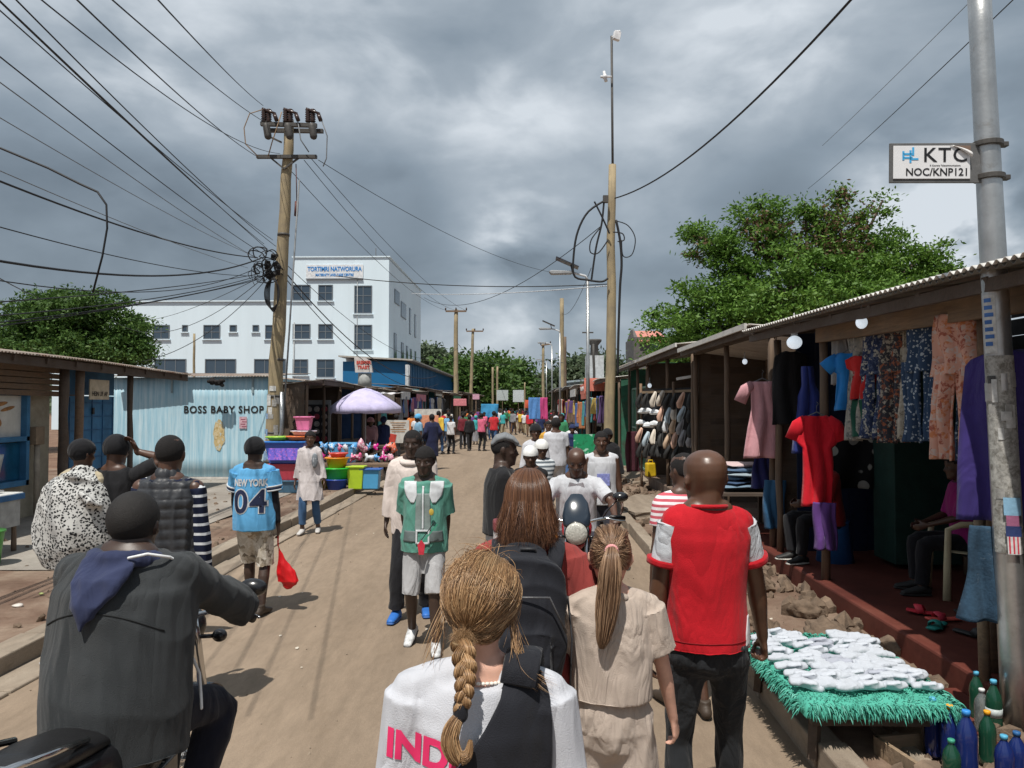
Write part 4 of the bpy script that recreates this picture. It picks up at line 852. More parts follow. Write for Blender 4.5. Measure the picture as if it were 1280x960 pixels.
# woman in the white coat
r_, s_, S_ = mid('woman in a long white coat and blue jeans at the left kerb', (-3.42, 11.9, 0), 183, 1.60, {'feet': {-1: (-.12, -.10, .085), 1: (.10, .12, .085)}, 'head': (6, 0, 0)},
    [('trousers', cloth('blue_jeans', (.05, .11, .22)), {'to': 1.8}), ('haircap', BLKHAIR, {'e': .014, 'back': -.09}), ('shoes', M('sandal_white', (.5, .48, .46), .6)),
     ('shirt', cloth('white_coat', (.52, .48, .48)), {'inf': .03, 'hem': .56, 'flare': .07, 'sleeve': 1.85, 'sg': .025, 'amp': .018, 'name': 'coat'})], SK1, fem=True)
m = MB(); m.ball(s_.up((-.10, .11, 1.25))*S_, (.05, .03, .12), 12, 8); m.build('scarf', patt('grey_scarf', [(.18, .2, .22), (.4, .42, .45)], 'blobs', 30), r_, True)
mid('woman in a black veil and white blouse walking toward the camera in the road', (.12, 12.2, 0), 185, 1.70, {}, [('skirt', cloth('black_skirt', (.015, .015, .018)), {'to': .25}), ('haircap', cloth('black_knit', (.012, .012, .014)), {'e': .022, 'front': .03, 'back': -.12, 'name': 'veil'}),
    ('shirt', WHITE_T, {'sleeve': 1.8, 'inf': .02}), ('shoes', M('dark_shoe', (.03, .028, .03), .5))], SK1, True)
mid('woman in a grey striped top and white head wrap in mid road', (.17, 9.7, 0), 190, 1.56, {'hands': {-1: (.02, .28, 1.08), 1: (.2, .25, 1.05)}, 'head': (0, 10, 0)}, [('skirt', cloth('black_skirt', (.015, .015, .018)), {'to': .3}), ('haircap', cloth('white_wrap', (.7, .7, .68)), {'e': .024, 'front': .03, 'back': -.1, 'name': 'head_wrap'}),
    ('shirt', patt('grey_stripe', [(.55, .58, .60), (.10, .12, .14)], 'stripes', 6, thr=.5), {'sleeve': .8, 'inf': .024}), ('shoes', M('dark_shoe', (.03, .028, .03), .5))], SK1, True)
mid('man in a dark top and white cap just behind the auburn-haired woman’s head'.replace('’', "'"), (.03, 8.3, 0), 160, 1.56, {'head': (20, 10, 0), 'hands': {-1: (.1, .25, 1.05), 1: (.25, .1, .9)}}, [('trousers', cloth('dark_trousers', (.03, .03, .04)), {}), ('haircap', M('cap_white', (.75, .75, .74), .8), {'e': .016, 'front': .035, 'back': -.02, 'name': 'cap'}),
    ('shirt', cloth('black_tee', (.014, .014, .016)), {'sleeve': .7, 'inf': .02}), ('shoes', M('dark_shoe', (.03, .028, .03), .5))], SK1)
mid('man in a white shirt walking away near the green shop front, dark hair', (.52, 14.2, 0), 5, 1.78, {}, [('trousers', cloth('grey_trousers', (.45, .45, .47)), {}), ('haircap', BLKHAIR, {'e': .008}), ('shirt', WHITE_T, {'sleeve': .7, 'inf': .028}), ('shoes', M('dark_shoe', (.03, .028, .03), .5))], SK1)
mid('woman in a mustard yellow dress standing beyond the man in the white shirt', (.46, 17, 0), 175, 1.66, {}, [('skirt', cloth('mustard', (.55, .30, .05)), {'to': .35}), ('haircap', BLKHAIR, {'e': .012}), ('shirt', cloth('mustard', (.55, .30, .05)), {'sleeve': .6, 'inf': .015}), ('shoes', M('dark_shoe', (.03, .028, .03), .5))], SK1, True)
mid('woman in black robes and veil between the motorcyclist and the green shop', (1.35, 13.0, 0), 170, 1.60, {}, [('skirt', cloth('black_skirt', (.015, .015, .018)), {'to': .12, 'fl': .10}), ('haircap', cloth('black_knit', (.012, .012, .014)), {'e': .024, 'front': .03, 'back': -.12, 'name': 'veil'}), ('shirt', cloth('black_tee', (.014, .014, .016)), {'sleeve': 1.9, 'inf': .04, 'sg': .05})], SK1, True)
mid('man in a long dark navy coat standing at the left kerb beyond the boys', (-3.0, 23.7, 0), 30, 1.74, {'hands': {-1: (-.25, .1, 1.0), 1: (.25, .1, 1)}}, [('trousers', cloth('black_track', (.014, .014, .017)), {}), ('haircap', BLKHAIR, {'e': .008}), ('shirt', cloth('navy_coat', (.018, .022, .06)), {'sleeve': 1.9, 'inf': .05, 'hem': .42, 'sg': .04, 'name': 'coat'})], SK1, vox=.018)
mid('person in light blue cap and pale blue shirt beside the navy coat man', (-3.55, 24.6, 0), 120, 1.72, {'head': (0, 10, 0)}, [('trousers', cloth('dark_trousers', (.03, .03, .04)), {}), ('haircap', cloth('light_blue_cap', (.10, .36, .62)), {'e': .026, 'front': .02, 'back': -.05, 'name': 'cap'}), ('shirt', cloth('pale_blue', (.20, .36, .50)), {'sleeve': .8, 'inf': .03})], SK1, vox=.018)
# vendors
SIT = {'pel': (0, 0, .50), 'feet': {-1: (-.12, .42, .085), 1: (.12, .40, .085)}, 'knee': {-1: (-.2, 1, 1), 1: (.2, 1, 1)}, 'hands': {-1: (-.08, .34, .66), 1: (.10, .34, .66)}, 'lean': 6, 'head': (0, 8, 0)}
mid('seated woman in a dark maroon top behind the stacked plastic basins', (-5.9, 19.4, .13), 170, 1.72, dict(SIT, pel=(0, 0, .75)), [('skirt', cloth('maroon_skirt', (.10, .02, .03)), {'to': .9}), ('haircap', BLKHAIR, {'e': .012}), ('shirt', cloth('maroon_dark', (.07, .02, .03)), {'sleeve': 1.2, 'inf': .03})], SK1, True, vox=.015)
mid('vendor in a pale pink veil and white top seated under the lilac parasol', (-4.55, 22.0, .13), 178, 1.66, dict(SIT, pel=(0, 0, .80)), [('skirt', cloth('maroon_skirt', (.10, .02, .03)), {'to': .9}), ('haircap', cloth('pink_veil', (.5, .28, .30)), {'e': .03, 'back': -.13, 'front': .03, 'name': 'veil'}), ('shirt', cloth('pink_veil', (.5, .28, .30)), {'sleeve': 1.4, 'inf': .06, 'flare': .06})], SK1, True, vox=.015)
mid('seated shopkeeper in a magenta top on a cream plastic chair inside the clothes stall', (3.98, 7.05, .28), 80, 1.68, dict(SIT, pel=(0, -.02, .55)), [('trousers', cloth('black_track', (.014, .014, .017)), {}), ('haircap', BLKHAIR, {'e': .02}), ('shirt', cloth('magenta', (.30, .02, .16)), {'sleeve': 1.0, 'inf': .03}), ('shoes', M('sandal_black', (.02, .02, .02), .6), {'sole': M('sole_black', (.03, .03, .03), .6)})], SK1, True, vox=.012)
mid('seated person in black trousers on a blue stool behind the hanging red T-shirt', (3.35, 8.55, .28), 100, 1.70, SIT, [('trousers', cloth('black_track', (.014, .014, .017)), {}), ('haircap', BLKHAIR, {'e': .008}), ('shirt', cloth('dark_red', (.25, .02, .02)), {'sleeve': .9, 'inf': .03}), ('shoes', M('sandal_black', (.02, .02, .02), .6), {'sole': M('canvas_white', (.6, .58, .54), .8)})], SK1, vox=.012)
# ================================================================ the crowd down the street
LB = {'white': (.6, .6, .62), 'red': (.50, .03, .04), 'pink': (.62, .13, .22), 'yellow': (.62, .42, .06), 'sky-blue': (.16, .38, .62), 'navy': (.02, .03, .09), 'black': (.015, .015, .017), 'grey': (.25, .26, .28),
      'orange': (.62, .20, .05), 'green': (.04, .20, .09), 'cream': (.55, .48, .38), 'purple': (.14, .05, .22), 'maroon': (.15, .02, .03), 'turquoise': (.05, .34, .36)}
BT = {'black': (.015, .015, .017), 'blue jeans': (.05, .11, .24), 'grey': (.22, .22, .24), 'khaki': (.30, .25, .16), 'navy': (.02, .03, .08), 'brown': (.12, .07, .04)}
def cm(n, c): return cloth('crowd_'+n, c, wr=.6)
def proto(pose, look, fem=False, H=1.70):
    r, s, S = person('x', (0, 0, 0), 0, H, pose, look, SK1, fem, vox=.022, fine=False, face=False)
    return r
walk = lambda a: {'feet': {-1: (-.09, .20*a, .085), 1: (.09, -.20*a, .10)}, 'hands': {-1: (-.25, -.10*a, .80), 1: (.25, .16*a, .82)}}
T0 = cm('white', LB['white']); T1 = cm('black', LB['black'])
HC_ = ('haircap', BLKHAIR, {'e': .010, 'amp': 0}); SH_ = ('shoes', M('dark_shoe', (.03, .028, .03), .5))
PR = [proto(walk(1), [('trousers', T1, {'amp': .01}), HC_, SH_, ('shirt', T0, {'sleeve': .7, 'inf': .03, 'sg': .03, 'amp': .015})]),
      proto(walk(-1), [('trousers', T1, {'amp': .01}), HC_, SH_, ('shirt', T0, {'sleeve': 1.85, 'inf': .035, 'sg': .03, 'amp': .015})]),
      proto({'feet': {-1: (-.13, .0, .085), 1: (.12, .03, .085)}, 'hands': {-1: (-.1, .25, 1.05), 1: (.24, .05, .8)}, 'head': (25, 8, 0)}, [('trousers', T1, {'amp': .01}), HC_, SH_, ('shirt', T0, {'sleeve': .75, 'inf': .03, 'amp': .015})]),
      proto(walk(.6), [('skirt', T1, {'to': .30, 'amp': .02}), HC_, SH_, ('shirt', T0, {'sleeve': .7, 'inf': .02, 'amp': .01})], True, 1.62),
      proto({'feet': {-1: (-.11, .0, .085), 1: (.10, .03, .085)}, 'hands': {-1: (-.05, .28, 1.1), 1: (.1, .26, 1.1)}}, [('skirt', T1, {'to': .18, 'amp': .02, 'fl': .1}), ('haircap', T0, {'e': .022, 'back': -.12, 'front': .03, 'name': 'head_wrap', 'amp': 0}), ('shirt', T0, {'sleeve': 1.85, 'inf': .03, 'amp': .01})], True, 1.62)]
def copy_person(src, loc, yaw, label, top, bot, sc=1.0):
    r = src.copy(); COL.objects.link(r); r.location = loc; r.rotation_euler = (0, 0, R(yaw)); r.scale = (sc, sc, sc); r['label'] = label; r['group'] = 'people in the crowd down the street'
    for c in src.children:
        k = c.copy(); COL.objects.link(k); k.parent = r
        nme = c.name.split('.')[0]
        if nme in ('shirt', 'trousers', 'skirt', 'head_wrap'):
            k.material_slots[0].link = 'OBJECT'; k.material_slots[0].material = cm(top, LB[top]) if nme != 'trousers' and nme != 'skirt' else cm(bot, BT[bot])
            if nme == 'head_wrap' and len(label) % 3 == 0: k.material_slots[0].material = cm('black', LB['black'])
        for g in c.children: q = g.copy(); COL.objects.link(q); q.parent = k
    return r
used = set(); rc = random.Random(5)
def zone(x, y):
    a = 'left kerb' if x < -2.9 else ('right side' if x > .6 else ('road left' if x < -1.2 else 'mid road'))
    b = 'near crowd' if y < 38 else ('middle crowd' if y < 58 else 'far crowd')
    return a, b
spots = [(px, 36+i % 3) for i, px in enumerate((560, 571, 578, 585, 592, 601, 607, 614, 623))]
SP = [('navy', 'black', -4.6, 26.5), ('yellow', 'blue jeans', -3.65, 31.0), ('white', 'black', -3.2, 31.5), ('sky-blue', 'grey', -3.45, 33), ('black', 'black', -2.6, 33.8), ('pink', 'black', -2.05, 33.5), ('red', 'blue jeans', -1.55, 34.5), ('maroon', 'black', -3.0, 35), ('grey', 'khaki', -2.3, 37.5), ('orange', 'grey', -4.5, 29.5)]
CP = list(SP)
tries = 0
while len(CP) < 118 and tries < 6000:
    tries += 1; y = 36+70*rc.random()**1.25 if rc.random() < .8 else rc.uniform(19, 40)
    if y < 38: x = rc.choice([rc.uniform(.9, 1.4), rc.uniform(-5.0, -3.9)])
    elif y < 47: x = rc.choice([rc.uniform(-4.3, -1.6), rc.uniform(.6, 1.5)])
    else: x = rc.uniform(-4.2, 1.5)
    if any((x-c[2])**2+((y-c[3])*.6)**2 < .36 for c in CP): continue
    CP.append((None, None, x, y))
for i, (top, bot, x, y) in enumerate(CP):
    za, zb = zone(x, y); toward = (i % 2 == 0) if top is None else False
    k = rc.randrange(5) if i >= 10 else (0, 1, 2, 0, 1, 2, 0, 1, 2, 0)[i]
    for q in range(200):
        tt = top or rc.choice(list(LB)+['white', 'white', 'black', 'navy', 'red']); bb = bot or rc.choice(list(BT)+['black'])
        w = ('woman' if k > 2 else 'person'); lab = f"{w} in {'a' if tt[0] not in 'aeiou' else 'an'} {tt} top and {bb}{'' if 'jeans' in bb else (' skirt' if k > 2 else ' trousers')} {'facing the camera' if toward else 'walking away'}, {za}, {zb}"
        if lab not in used: break
    used.add(lab)
    copy_person(PR[k], (x, y, .13 if x < -3.9 else 0), (180 if toward else 0)+rc.uniform(-30, 30), lab, tt, bb, rc.uniform(.92, 1.06))
def rmtree(o):
    for c in list(o.children): rmtree(c)
    bpy.data.objects.remove(o)
for p_ in PR: rmtree(p_)
# ================================================================ LIGHT AND SKY
SUN_E = R(64); sx, sy = .32, .947
Ldir = V((sx*math.cos(SUN_E), sy*math.cos(SUN_E), -math.sin(SUN_E)))
sl = bpy.data.lights.new('sun', 'SUN'); sl.energy = 4.4; sl.angle = R(.55); sl.color = (1, .955, .88)
so = bpy.data.objects.new('sun', sl); COL.objects.link(so); so.rotation_euler = Ldir.to_track_quat('-Z', 'Y').to_euler(); so.location = (-20, -40, 60)
w = bpy.data.worlds.new('World'); SC.world = w; w.use_nodes = True; nt = w.node_tree; bg = nt.nodes['Background']
sky = node(nt, 'ShaderNodeTexSky', sky_type='NISHITA'); sky.sun_disc = False; sky.sun_elevation = SUN_E; sky.sun_rotation = math.atan2(-sx, -sy); sky.air_density = 1.2; sky.dust_density = 2
tc = node(nt, 'ShaderNodeTexCoord'); gen = tc.outputs['Generated']
sep = node(nt, 'ShaderNodeSeparateXYZ'); nt.links.new(gen, sep.inputs[0])
def mth(op, a, b=None, c=None, clamp=False):
    n = node(nt, 'ShaderNodeMath', operation=op, use_clamp=clamp)
    for i, x in enumerate((a, b, c)):
        if x is None: continue
        if hasattr(x, 'links'): nt.links.new(x, n.inputs[i])
        else: n.inputs[i].default_value = x
    return n.outputs[0]
# project the view direction on a cloud layer: x/(z+k), y/(z+k)
def cn(scale, detail, rough, dist=0, off=(0, 0, 0), st=(1, 1, 1.9)):
    mp = node(nt, 'ShaderNodeMapping'); mp.inputs['Location'].default_value = off; mp.inputs['Scale'].default_value = st; nt.links.new(gen, mp.inputs[0])
    return noise(nt, mp.outputs[0], scale, detail, rough, dist)
big = cn(2.3, 4, .45, .25, (3.1, 1.7, .4)); mid_ = cn(5.0, 5, .48, .35, (8, 2, 0)); fine_ = cn(14, 5, .55, .2, (1, 5, 2))
v = mth('ADD', mth('MULTIPLY', big, .55), mth('ADD', mth('MULTIPLY', mid_, .35), mth('MULTIPLY', fine_, .10)))
v = mth('MULTIPLY', mth('SUBTRACT', v, .5), 1.65)
v = mth('ADD', v, ramp(nt, sep.outputs[2], [(0, .62), (.07, .55), (.15, .44), (.25, .48), (.34, .60), (.48, .66), (1, .68)]))
for (px, py, rad, amp) in ((640, 305, .13, .26), (1190, 262, .17, .6), (560, 95, .25, .14), (150, 40, .3, .10), (940, 60, .22, .12), (640, 415, .16, .12), (720, 390, .12, .12), (520, 250, .18, -.10), (950, 250, .16, -.12), (80, 230, .14, -.06)):
    dv = (W(px, py, 10)-V((0, 0, CAMH))).normalized(); dn = node(nt, 'ShaderNodeVectorMath', operation='DISTANCE'); nt.links.new(gen, dn.inputs[0]); dn.inputs[1].default_value = dv
    g_ = mth('SUBTRACT', 1.0, mth('DIVIDE', dn.outputs['Value'], rad), clamp=True); g_ = mth('MULTIPLY', g_, mth('MULTIPLY', g_, mth('MULTIPLY', mth('MULTIPLY', mth('SUBTRACT', mid_, .36, clamp=True), mth('ADD', fine_, .5)), 9*amp))); v = mth('ADD', v, g_)
cl = ramp(nt, v, [(0, (.085, .110, .138)), (.28, (.150, .188, .228)), (.48, (.235, .288, .342)), (.68, (.36, .415, .47)), (.9, (.62, .67, .72))])
skyc = mixc(nt, 1.0, sky.outputs[0], (.10, .10, .10), 'MULTIPLY')
out = mixc(nt, .06, cl, skyc)
sc10 = mixc(nt, 1.0, out, (10, 10, 10), 'MULTIPLY'); 
for n_ in nt.nodes:
    if n_.bl_idname == 'ShaderNodeMix': n_.clamp_result = False
nt.links.new(sc10, bg.inputs['Color']); bg.inputs['Strength'].default_value = .10
SC.view_settings.view_transform = 'Standard'; SC.view_settings.look = 'None'; SC.view_settings.exposure = .16; SC.view_settings.gamma = 1
# ================================================================ GROUND
KL, KR = -3.86, 1.58
def sheet(name, x0, x1, y0, y1, z, mat, nx=2, ny=2, rough=0, seed=0, kind='structure', edge=0):
    xs = np.linspace(x0, x1, nx+1); ys = np.linspace(y0, y1, ny+1); r = np.random.default_rng(seed); vs = []
    a = r.uniform(0, 6, 8)
    for y in ys:
        for i, x in enumerate(xs):
            zz_ = z+rough*(math.sin(x*2.1+a[0]+math.sin(y*.9+a[1]))*math.sin(y*1.3+a[2])+.5*math.sin(x*7+a[3]+2*math.sin(y*2+a[6]))*math.sin(y*5+a[4])); e = edge*math.sin(y*3+a[5])*math.sin(y*1.1+a[7]) if i in (0, nx) else 0
            vs.append((x+e, y, zz_))
    fs = [(j*(nx+1)+i, j*(nx+1)+i+1, (j+1)*(nx+1)+i+1, (j+1)*(nx+1)+i) for j in range(ny) for i in range(nx)]
    me = bpy.data.meshes.new(name); me.from_pydata(vs, [], fs); me.update(); o = link(name, me, mat, None, True); return tag(o, kind=kind)
def dusty(name, c1, c2, c3, sc1=.8, st=(1, 1, 1), bmp=.4, rough=.95):
    m, nt_, b = nm(name); co = coords(nt_, st); n1 = noise(nt_, co, sc1, 8, .65, .4); n2 = noise(nt_, co, 14, 6, .7); n3 = noise(nt_, coords(nt_), 140, 3, .7); n4 = noise(nt_, coords(nt_), 2.7, 6, .8, .3)
    c = ramp(nt_, n1, [(.30, c1), (.5, c2), (.72, c3)]); c = mixc(nt_, .8, c, ramp(nt_, n2, [(.25, .72), (.6, 1.0), (.8, 1.12)]), 'MULTIPLY'); c = mixc(nt_, .6, c, ramp(nt_, n3, [(.3, .72), (.7, 1.2)]), 'MULTIPLY')
    c = mixc(nt_, ramp(nt_, n4, [(.56, 0), (.70, .65)]), c, c1); n5 = noise(nt_, coords(nt_, (1.6, .12, 1)), 1.5, 4, .6, .2); c = mixc(nt_, .55, c, ramp(nt_, n5, [(.35, .80), (.6, 1.08)]), 'MULTIPLY'); nt_.links.new(c, b.inputs['Base Color']); b.inputs['Roughness'].default_value = rough; b.inputs['Specular IOR Level'].default_value = .25
    ad = node(nt_, 'ShaderNodeMath', operation='ADD'); nt_.links.new(n2, ad.inputs[0]); nt_.links.new(n3, ad.inputs[1]); bump(nt_, b, ad.outputs[0], bmp, .012); return m
RED_DIRT = dusty('red_dirt', (.11, .062, .040), (.19, .115, .078), (.27, .19, .13))
sheet('ground', -600, 600, -40, 1500, -.06, RED_DIRT)
ROAD = dusty('road_dusty', (.205, .152, .106), (.265, .202, .146), (.32, .248, .184), .35, (1, .25, 1), .35)
sheet('road', KL+.0, KR, -6, 160, 0, ROAD, 12, 160, .004, 3)
DIRTL = dusty('pavement_dirt', (.11, .062, .042), (.20, .135, .098), (.31, .24, .18), 1.1)
sheet('left_pavement', -14, KL-.24, -6, 160, .13, DIRTL, 60, 300, .014, 4)
CONC = dusty('old_concrete', (.17, .13, .095), (.30, .245, .19), (.40, .34, .27), 1.1, (1, .3, 1), .5)
sheet('concrete_apron', -9.5, -5.0, 8.5, 19, .150, dusty('concrete_slab_grey', (.22, .19, .16), (.30, .27, .235), (.36, .33, .29), .7), 20, 40, .004, 9)
def kerb(name, x0, x1, z0, z1, y0, y1, mat, step=1.0, gap=.012, jit=.01, seed=1):
    r = random.Random(seed); m = MB(); y = y0
    while y < y1:
        L = step*r.uniform(.85, 1.15); jx = r.uniform(-jit, jit); jz = r.uniform(-jit, jit)
        c = V(((x0+x1)/2+jx, y+L/2, (z0+z1)/2+jz/2)); m.box(c, (abs(x1-x0), L-gap, z1-z0), (r.uniform(-.012, .012), r.uniform(-.02, .02), r.uniform(-.012, .012))); y += L
    o = m.build(name, mat, None, bevel=.012, kind='structure'); return o
kerb('left_kerb', KL-.24, KL, -.05, .16, -3, 120, CONC, 1.0, seed=2)
kerb('left_gutter_strip', KL+.004, KL+.28, -.05, .022, -3, 120, CONC, 1.4, .02, .006, 3)
kerb('right_kerb', KR, KR+.16, -.05, .15, -3, 100, CONC, 1.0, seed=4)
sheet('right_gutter', KR+.16, 2.9, -6, 100, .075, DIRTL, 14, 200, .02, 6)
kerb('right_gutter_wall', 2.03, 2.13, -.05, .125, 1.5, 30, CONC, 1.3, .02, .02, 7)
SLABC = dusty('red_oxide_floor', (.085, .022, .016), (.125, .032, .022), (.17, .055, .038), 1.2, bmp=.2, rough=.7)
m = MB(); m.box((4.6, 6.6, .13), (3.5, 9.2, .296)); o = m.build('raised_floor', SLABC, None, bevel=.02, kind='structure')
m = MB(); m.box((4.75, 15.8, .13), (3.6, 9.0, .31)); m.build('raised_floor', M('floor_cement', (.20, .15, .115), .9, .3, 4, .4, 30, dirt=((.10, .05, .035), .4, .3)), None, bevel=.02, kind='structure')
m = MB(); m.box((4.9, 60, .05), (4.4, 79, .30)); m.build('raised_floor', CONC, None, bevel=.02, kind='structure')
# scattered stones and rubble
def blob(r, c, s):
    m = MB(); m.ball(c, (s[0], s[1], s[2]), 9, 7, rot=Euler((r.uniform(0, 1), r.uniform(0, 1), r.uniform(0, 6))).to_matrix()); return m
def stones(name, n, area, smin, smax, z, mat, seed, kind='stuff', label=None):
    r = random.Random(seed); m = MB()
    for i in range(n):
        x, y = area(r); s = smin+(smax-smin)*r.random()**3; k = len(m.v); m.ball((x, y, z+s*.25), (s*r.uniform(.7, 1.3), s*r.uniform(.7, 1.3), s*r.uniform(.4, .8)), 6, 4, rot=Euler((r.uniform(0, 3), r.uniform(0, 3), r.uniform(0, 6))).to_matrix())
        m.v[k:] = [(a+r.uniform(-.18, .18)*s, b+r.uniform(-.18, .18)*s, c+r.uniform(-.18, .18)*s) for a, b, c in m.v[k:]]
    return m.build(name, mat, None, label=label, cat='rubble' if label else None, kind=kind)
STM = M('stone_brown', (.175, .125, .088), .95, .4, 9, .6, 50)
stones('gravel', 900, lambda r: (KL-.3-5*r.random()**1.4, r.uniform(2, 26)), .006, .05, .13, STM, 1, label='loose gravel and rubble strewn over the left pavement')
stones('gravel', 260, lambda r: (r.uniform(KL+.01, KL+.45), r.uniform(2, 20)), .003, .022, .01, STM, 8, label='grit and pebbles collected in the left kerb gutter')
stones('gravel', 1100, lambda r: (2.85-1.05*r.random()**1.6, r.uniform(2.2, 22)), .006, .12, .08, STM, 2, label='loose gravel in the dry gutter beside the right stalls')
stones('grit', 1400, lambda r: (r.uniform(KL+.05, KR-.05), r.uniform(1.5, 22)), .002, .010, .0, M('grit', (.30, .24, .18), .95, .5, 30, 0), 3, label='fine grit scattered across the road')
r = random.Random(12)
for i, (x, y, s, lab) in enumerate([(2.45, 6.3, .19, 'largest brown boulder in the right gutter, behind the sock stand'), (2.55, 7.1, .15, 'smaller rounded rock in the right gutter beyond the largest boulder'), (2.25, 5.75, .13, 'flat-topped tan rock at the near edge of the right gutter'), (2.6, 9.2, .17, 'angular rock against the cement step by the striped-shirt youth')]):
    m = MB(); m.ball((0, 0, 0), (s*1.2, s*1.5, s*.75), 36, 26); me = m.mesh(); p = getco(me); wd = fold(p*2.2, .20, 6, i+3, 1)+fold(p*7, .05, 6, i+9, 1); setco(me, p*(1+wd[:, None])); o = link('boulder', me, STM, None, True); o.location = (x, y, .12); o.rotation_euler = (.2, .1, i*1.3); tag(o, lab, 'boulder')
for i, (px, py, sx_, lab) in enumerate([(794, 600, .9, 'upper cracked concrete slab beside the wooden pole base'), (800, 640, 1.0, 'lower broken concrete slab stepping down to the right kerb')]):
    g = G(px, py, .1); m = MB(); m.box((0, 0, 0), (.85*sx_, 1.6, .16)); me = m.mesh(); bm = bmesh.new(); bm.from_mesh(me); bmesh.ops.subdivide_edges(bm, edges=bm.edges, cuts=4, use_grid_fill=True); bm.to_mesh(me); bm.free(); p = getco(me); setco(me, p+(RNG.normal(size=p.shape)*.012)); o = link('concrete_slab', me, CONC); o.location = (g.x+.1, g.y, .13+.05*i); o.rotation_euler = (R(3), R(-4), R(8)); tag(o, lab, 'slab')
def litter(loc, s, col, lab, kind='cup'):
    m = MB(); m.ball((0, 0, 0), (s, s*.7, s*.35), 12, 8); me = m.mesh(); p = getco(me); setco(me, p*(1+.5*fold(p*8, 1, 5, int(s*1000), 1)[:, None]*.5)); o = link('crumpled_wrapper', me, M('litter_'+lab[:6], col, .5), None, True); o.location = loc; tag(o, lab, 'litter')
litter(G(56, 829, .05), .05, (.65, .66, .68), 'crumpled clear plastic cup lying in the left gutter beside the rider')
litter(G(22, 757, .15), .06, (.6, .55, .5), 'pale crumpled paper on the pavement below the spotted shawl'); litter(G(52, 742, .15), .035, (.35, .4, .15), 'small green scrap on the left pavement by the shawl')
r = random.Random(3)
for i in range(64):
    sd = r.random(); x, y = (r.uniform(KL, KR), r.uniform(2.6, 14)) if sd < .6 else (r.uniform(KR+.2, 2.7), r.uniform(3, 9))
    m = MB(); s = r.uniform(.008, .022); m.prism([(s*math.cos(a)*r.uniform(.5, 1.2), s*math.sin(a)*r.uniform(.5, 1.2)) for a in np.linspace(0, 5.4, 7)], (0, 0, 0), (1, 0, .1), (0, 1, .2), (0, 0, 1), .001)
    o = m.build('paper_scrap', M('paper_scrap', (.55, .5, .42), .9), label='tiny pale paper scrap trodden into the dusty ground', cat='litter', group='paper scraps on the ground'); o.location = (x, y, .008 if sd < .6 else .10)
# ================================================================ shared stall pieces
WD = wood('weathered_wood', (.20, .125, .075)); WD2 = wood('pale_wood', (.34, .24, .15)); WDD = wood('dark_wood', (.075, .048, .032)); WDV = wood('post_wood', (.16, .105, .068), st=(10, 10, .8)); POLEW = wood('pole_wood', (.36, .285, .165), st=(9, 9, .5), var=.4)
TIN = M('rusty_tin', (.34, .30, .26), .55, .35, 3, .3, 20, dirt=((.15, .065, .03), .42, .25)); TINR = M('tin_edge', (.62, .60, .57), .5, .25, 8, .2)
def corr(o, ax, L, ay, Wd, mat, name='roof_sheet', parent=None, pitch=.076, amp=.012, sag=.02, seed=0):
    """corrugated sheet: ax along the waves' run (length L), ay down the slope (width Wd)"""
    o = V(o); ax = V(ax).normalized(); ay = V(ay).normalized(); n = ax.cross(ay).normalized(); k = int(L/pitch*6); m_ = 5; r = random.Random(seed); vs = []; fs = []; ph = r.uniform(0, 6)
    for j in range(m_+1):
        for i in range(k+1):
            x = L*i/k; y = Wd*j/m_; h = amp*math.sin(2*PI*x/pitch)+sag*math.sin(x*.9+ph)*math.sin(y*1.2+ph*2)
            vs.append(o+ax*x+ay*(y+.02*math.sin(math.floor(x/.75)*12.9+ph)*(j/m_))+n*h)
    fs = [(j*(k+1)+i, j*(k+1)+i+1, (j+1)*(k+1)+i+1, (j+1)*(k+1)+i) for j in range(m_) for i in range(k)]
    me = bpy.data.meshes.new(name); me.from_pydata(vs, [], fs); me.update(); ob = link(name, me, mat, parent, True); s_ = ob.modifiers.new('s', 'SOLIDIFY'); s_.thickness = .004; return ob
def plank_wall(o, ax, L, H, mat, parent, name='wall', pw=.16, horiz=True, seed=0, th=.02):
    """boards: horizontal or vertical, o = lower corner"""
    o = V(o); ax = V(ax).normalized(); n = ax.cross(V((0, 0, 1))); r = random.Random(seed); m = MB()
    if horiz:
        z = 0
        while z < H-.01:
            w = min(pw*r.uniform(.85, 1.15), H-z); a = o+ax*r.uniform(0, .03)+V((0, 0, z+w/2))+n*r.uniform(-.008, .008); m.bar(a, a+ax*(L-r.uniform(0, .05))+V((0, 0, r.uniform(-.01, .01))), th, w-.008); z += w
    else:
        x = 0
        while x < L-.01:
            w = min(pw*r.uniform(.85, 1.15), L-x); c = o+ax*(x+w/2)+n*r.uniform(-.006, .006); m.box(c+V((0, 0, H/2+r.uniform(-.02, .02))), (w-.006, th, H), Euler((0, 0, math.atan2(ax.y, ax.x)))); x += w
    return m.build(name, mat, parent)
def post(parent, x, y, z0, z1, w=.09, mat=None, lean=0, name='post'):
    r = random.Random(int(abs(x*100)+y*10)); m = MB(); k = 6; m.tube([(x+lean*i/k+r.uniform(-.008, .008), y+r.uniform(-.008, .008), z0+(z1-z0)*i/k) for i in range(k+1)], [w/2*r.uniform(.9, 1.1) for i in range(k+1)], 9)
    return m.build(name, mat or WDV, parent, True)
INT = M('dark_cloth_interior', (.03, .028, .028), .9, .5, 2); GREENW = M('green_paint', (.03, .14, .085), .7, .35, 3, .2, dirt=((.05, .06, .04), .5, .2)); BLUEP = M('blue_door_paint', (.045, .17, .33), .6, .3, 3, .2, dirt=((.10, .09, .07), .6, .15)); CREAMW = M('cream_wall_paint', (.42, .37, .28), .85, .2, 3, .2, dirt=((.20, .15, .10), .5, .25))
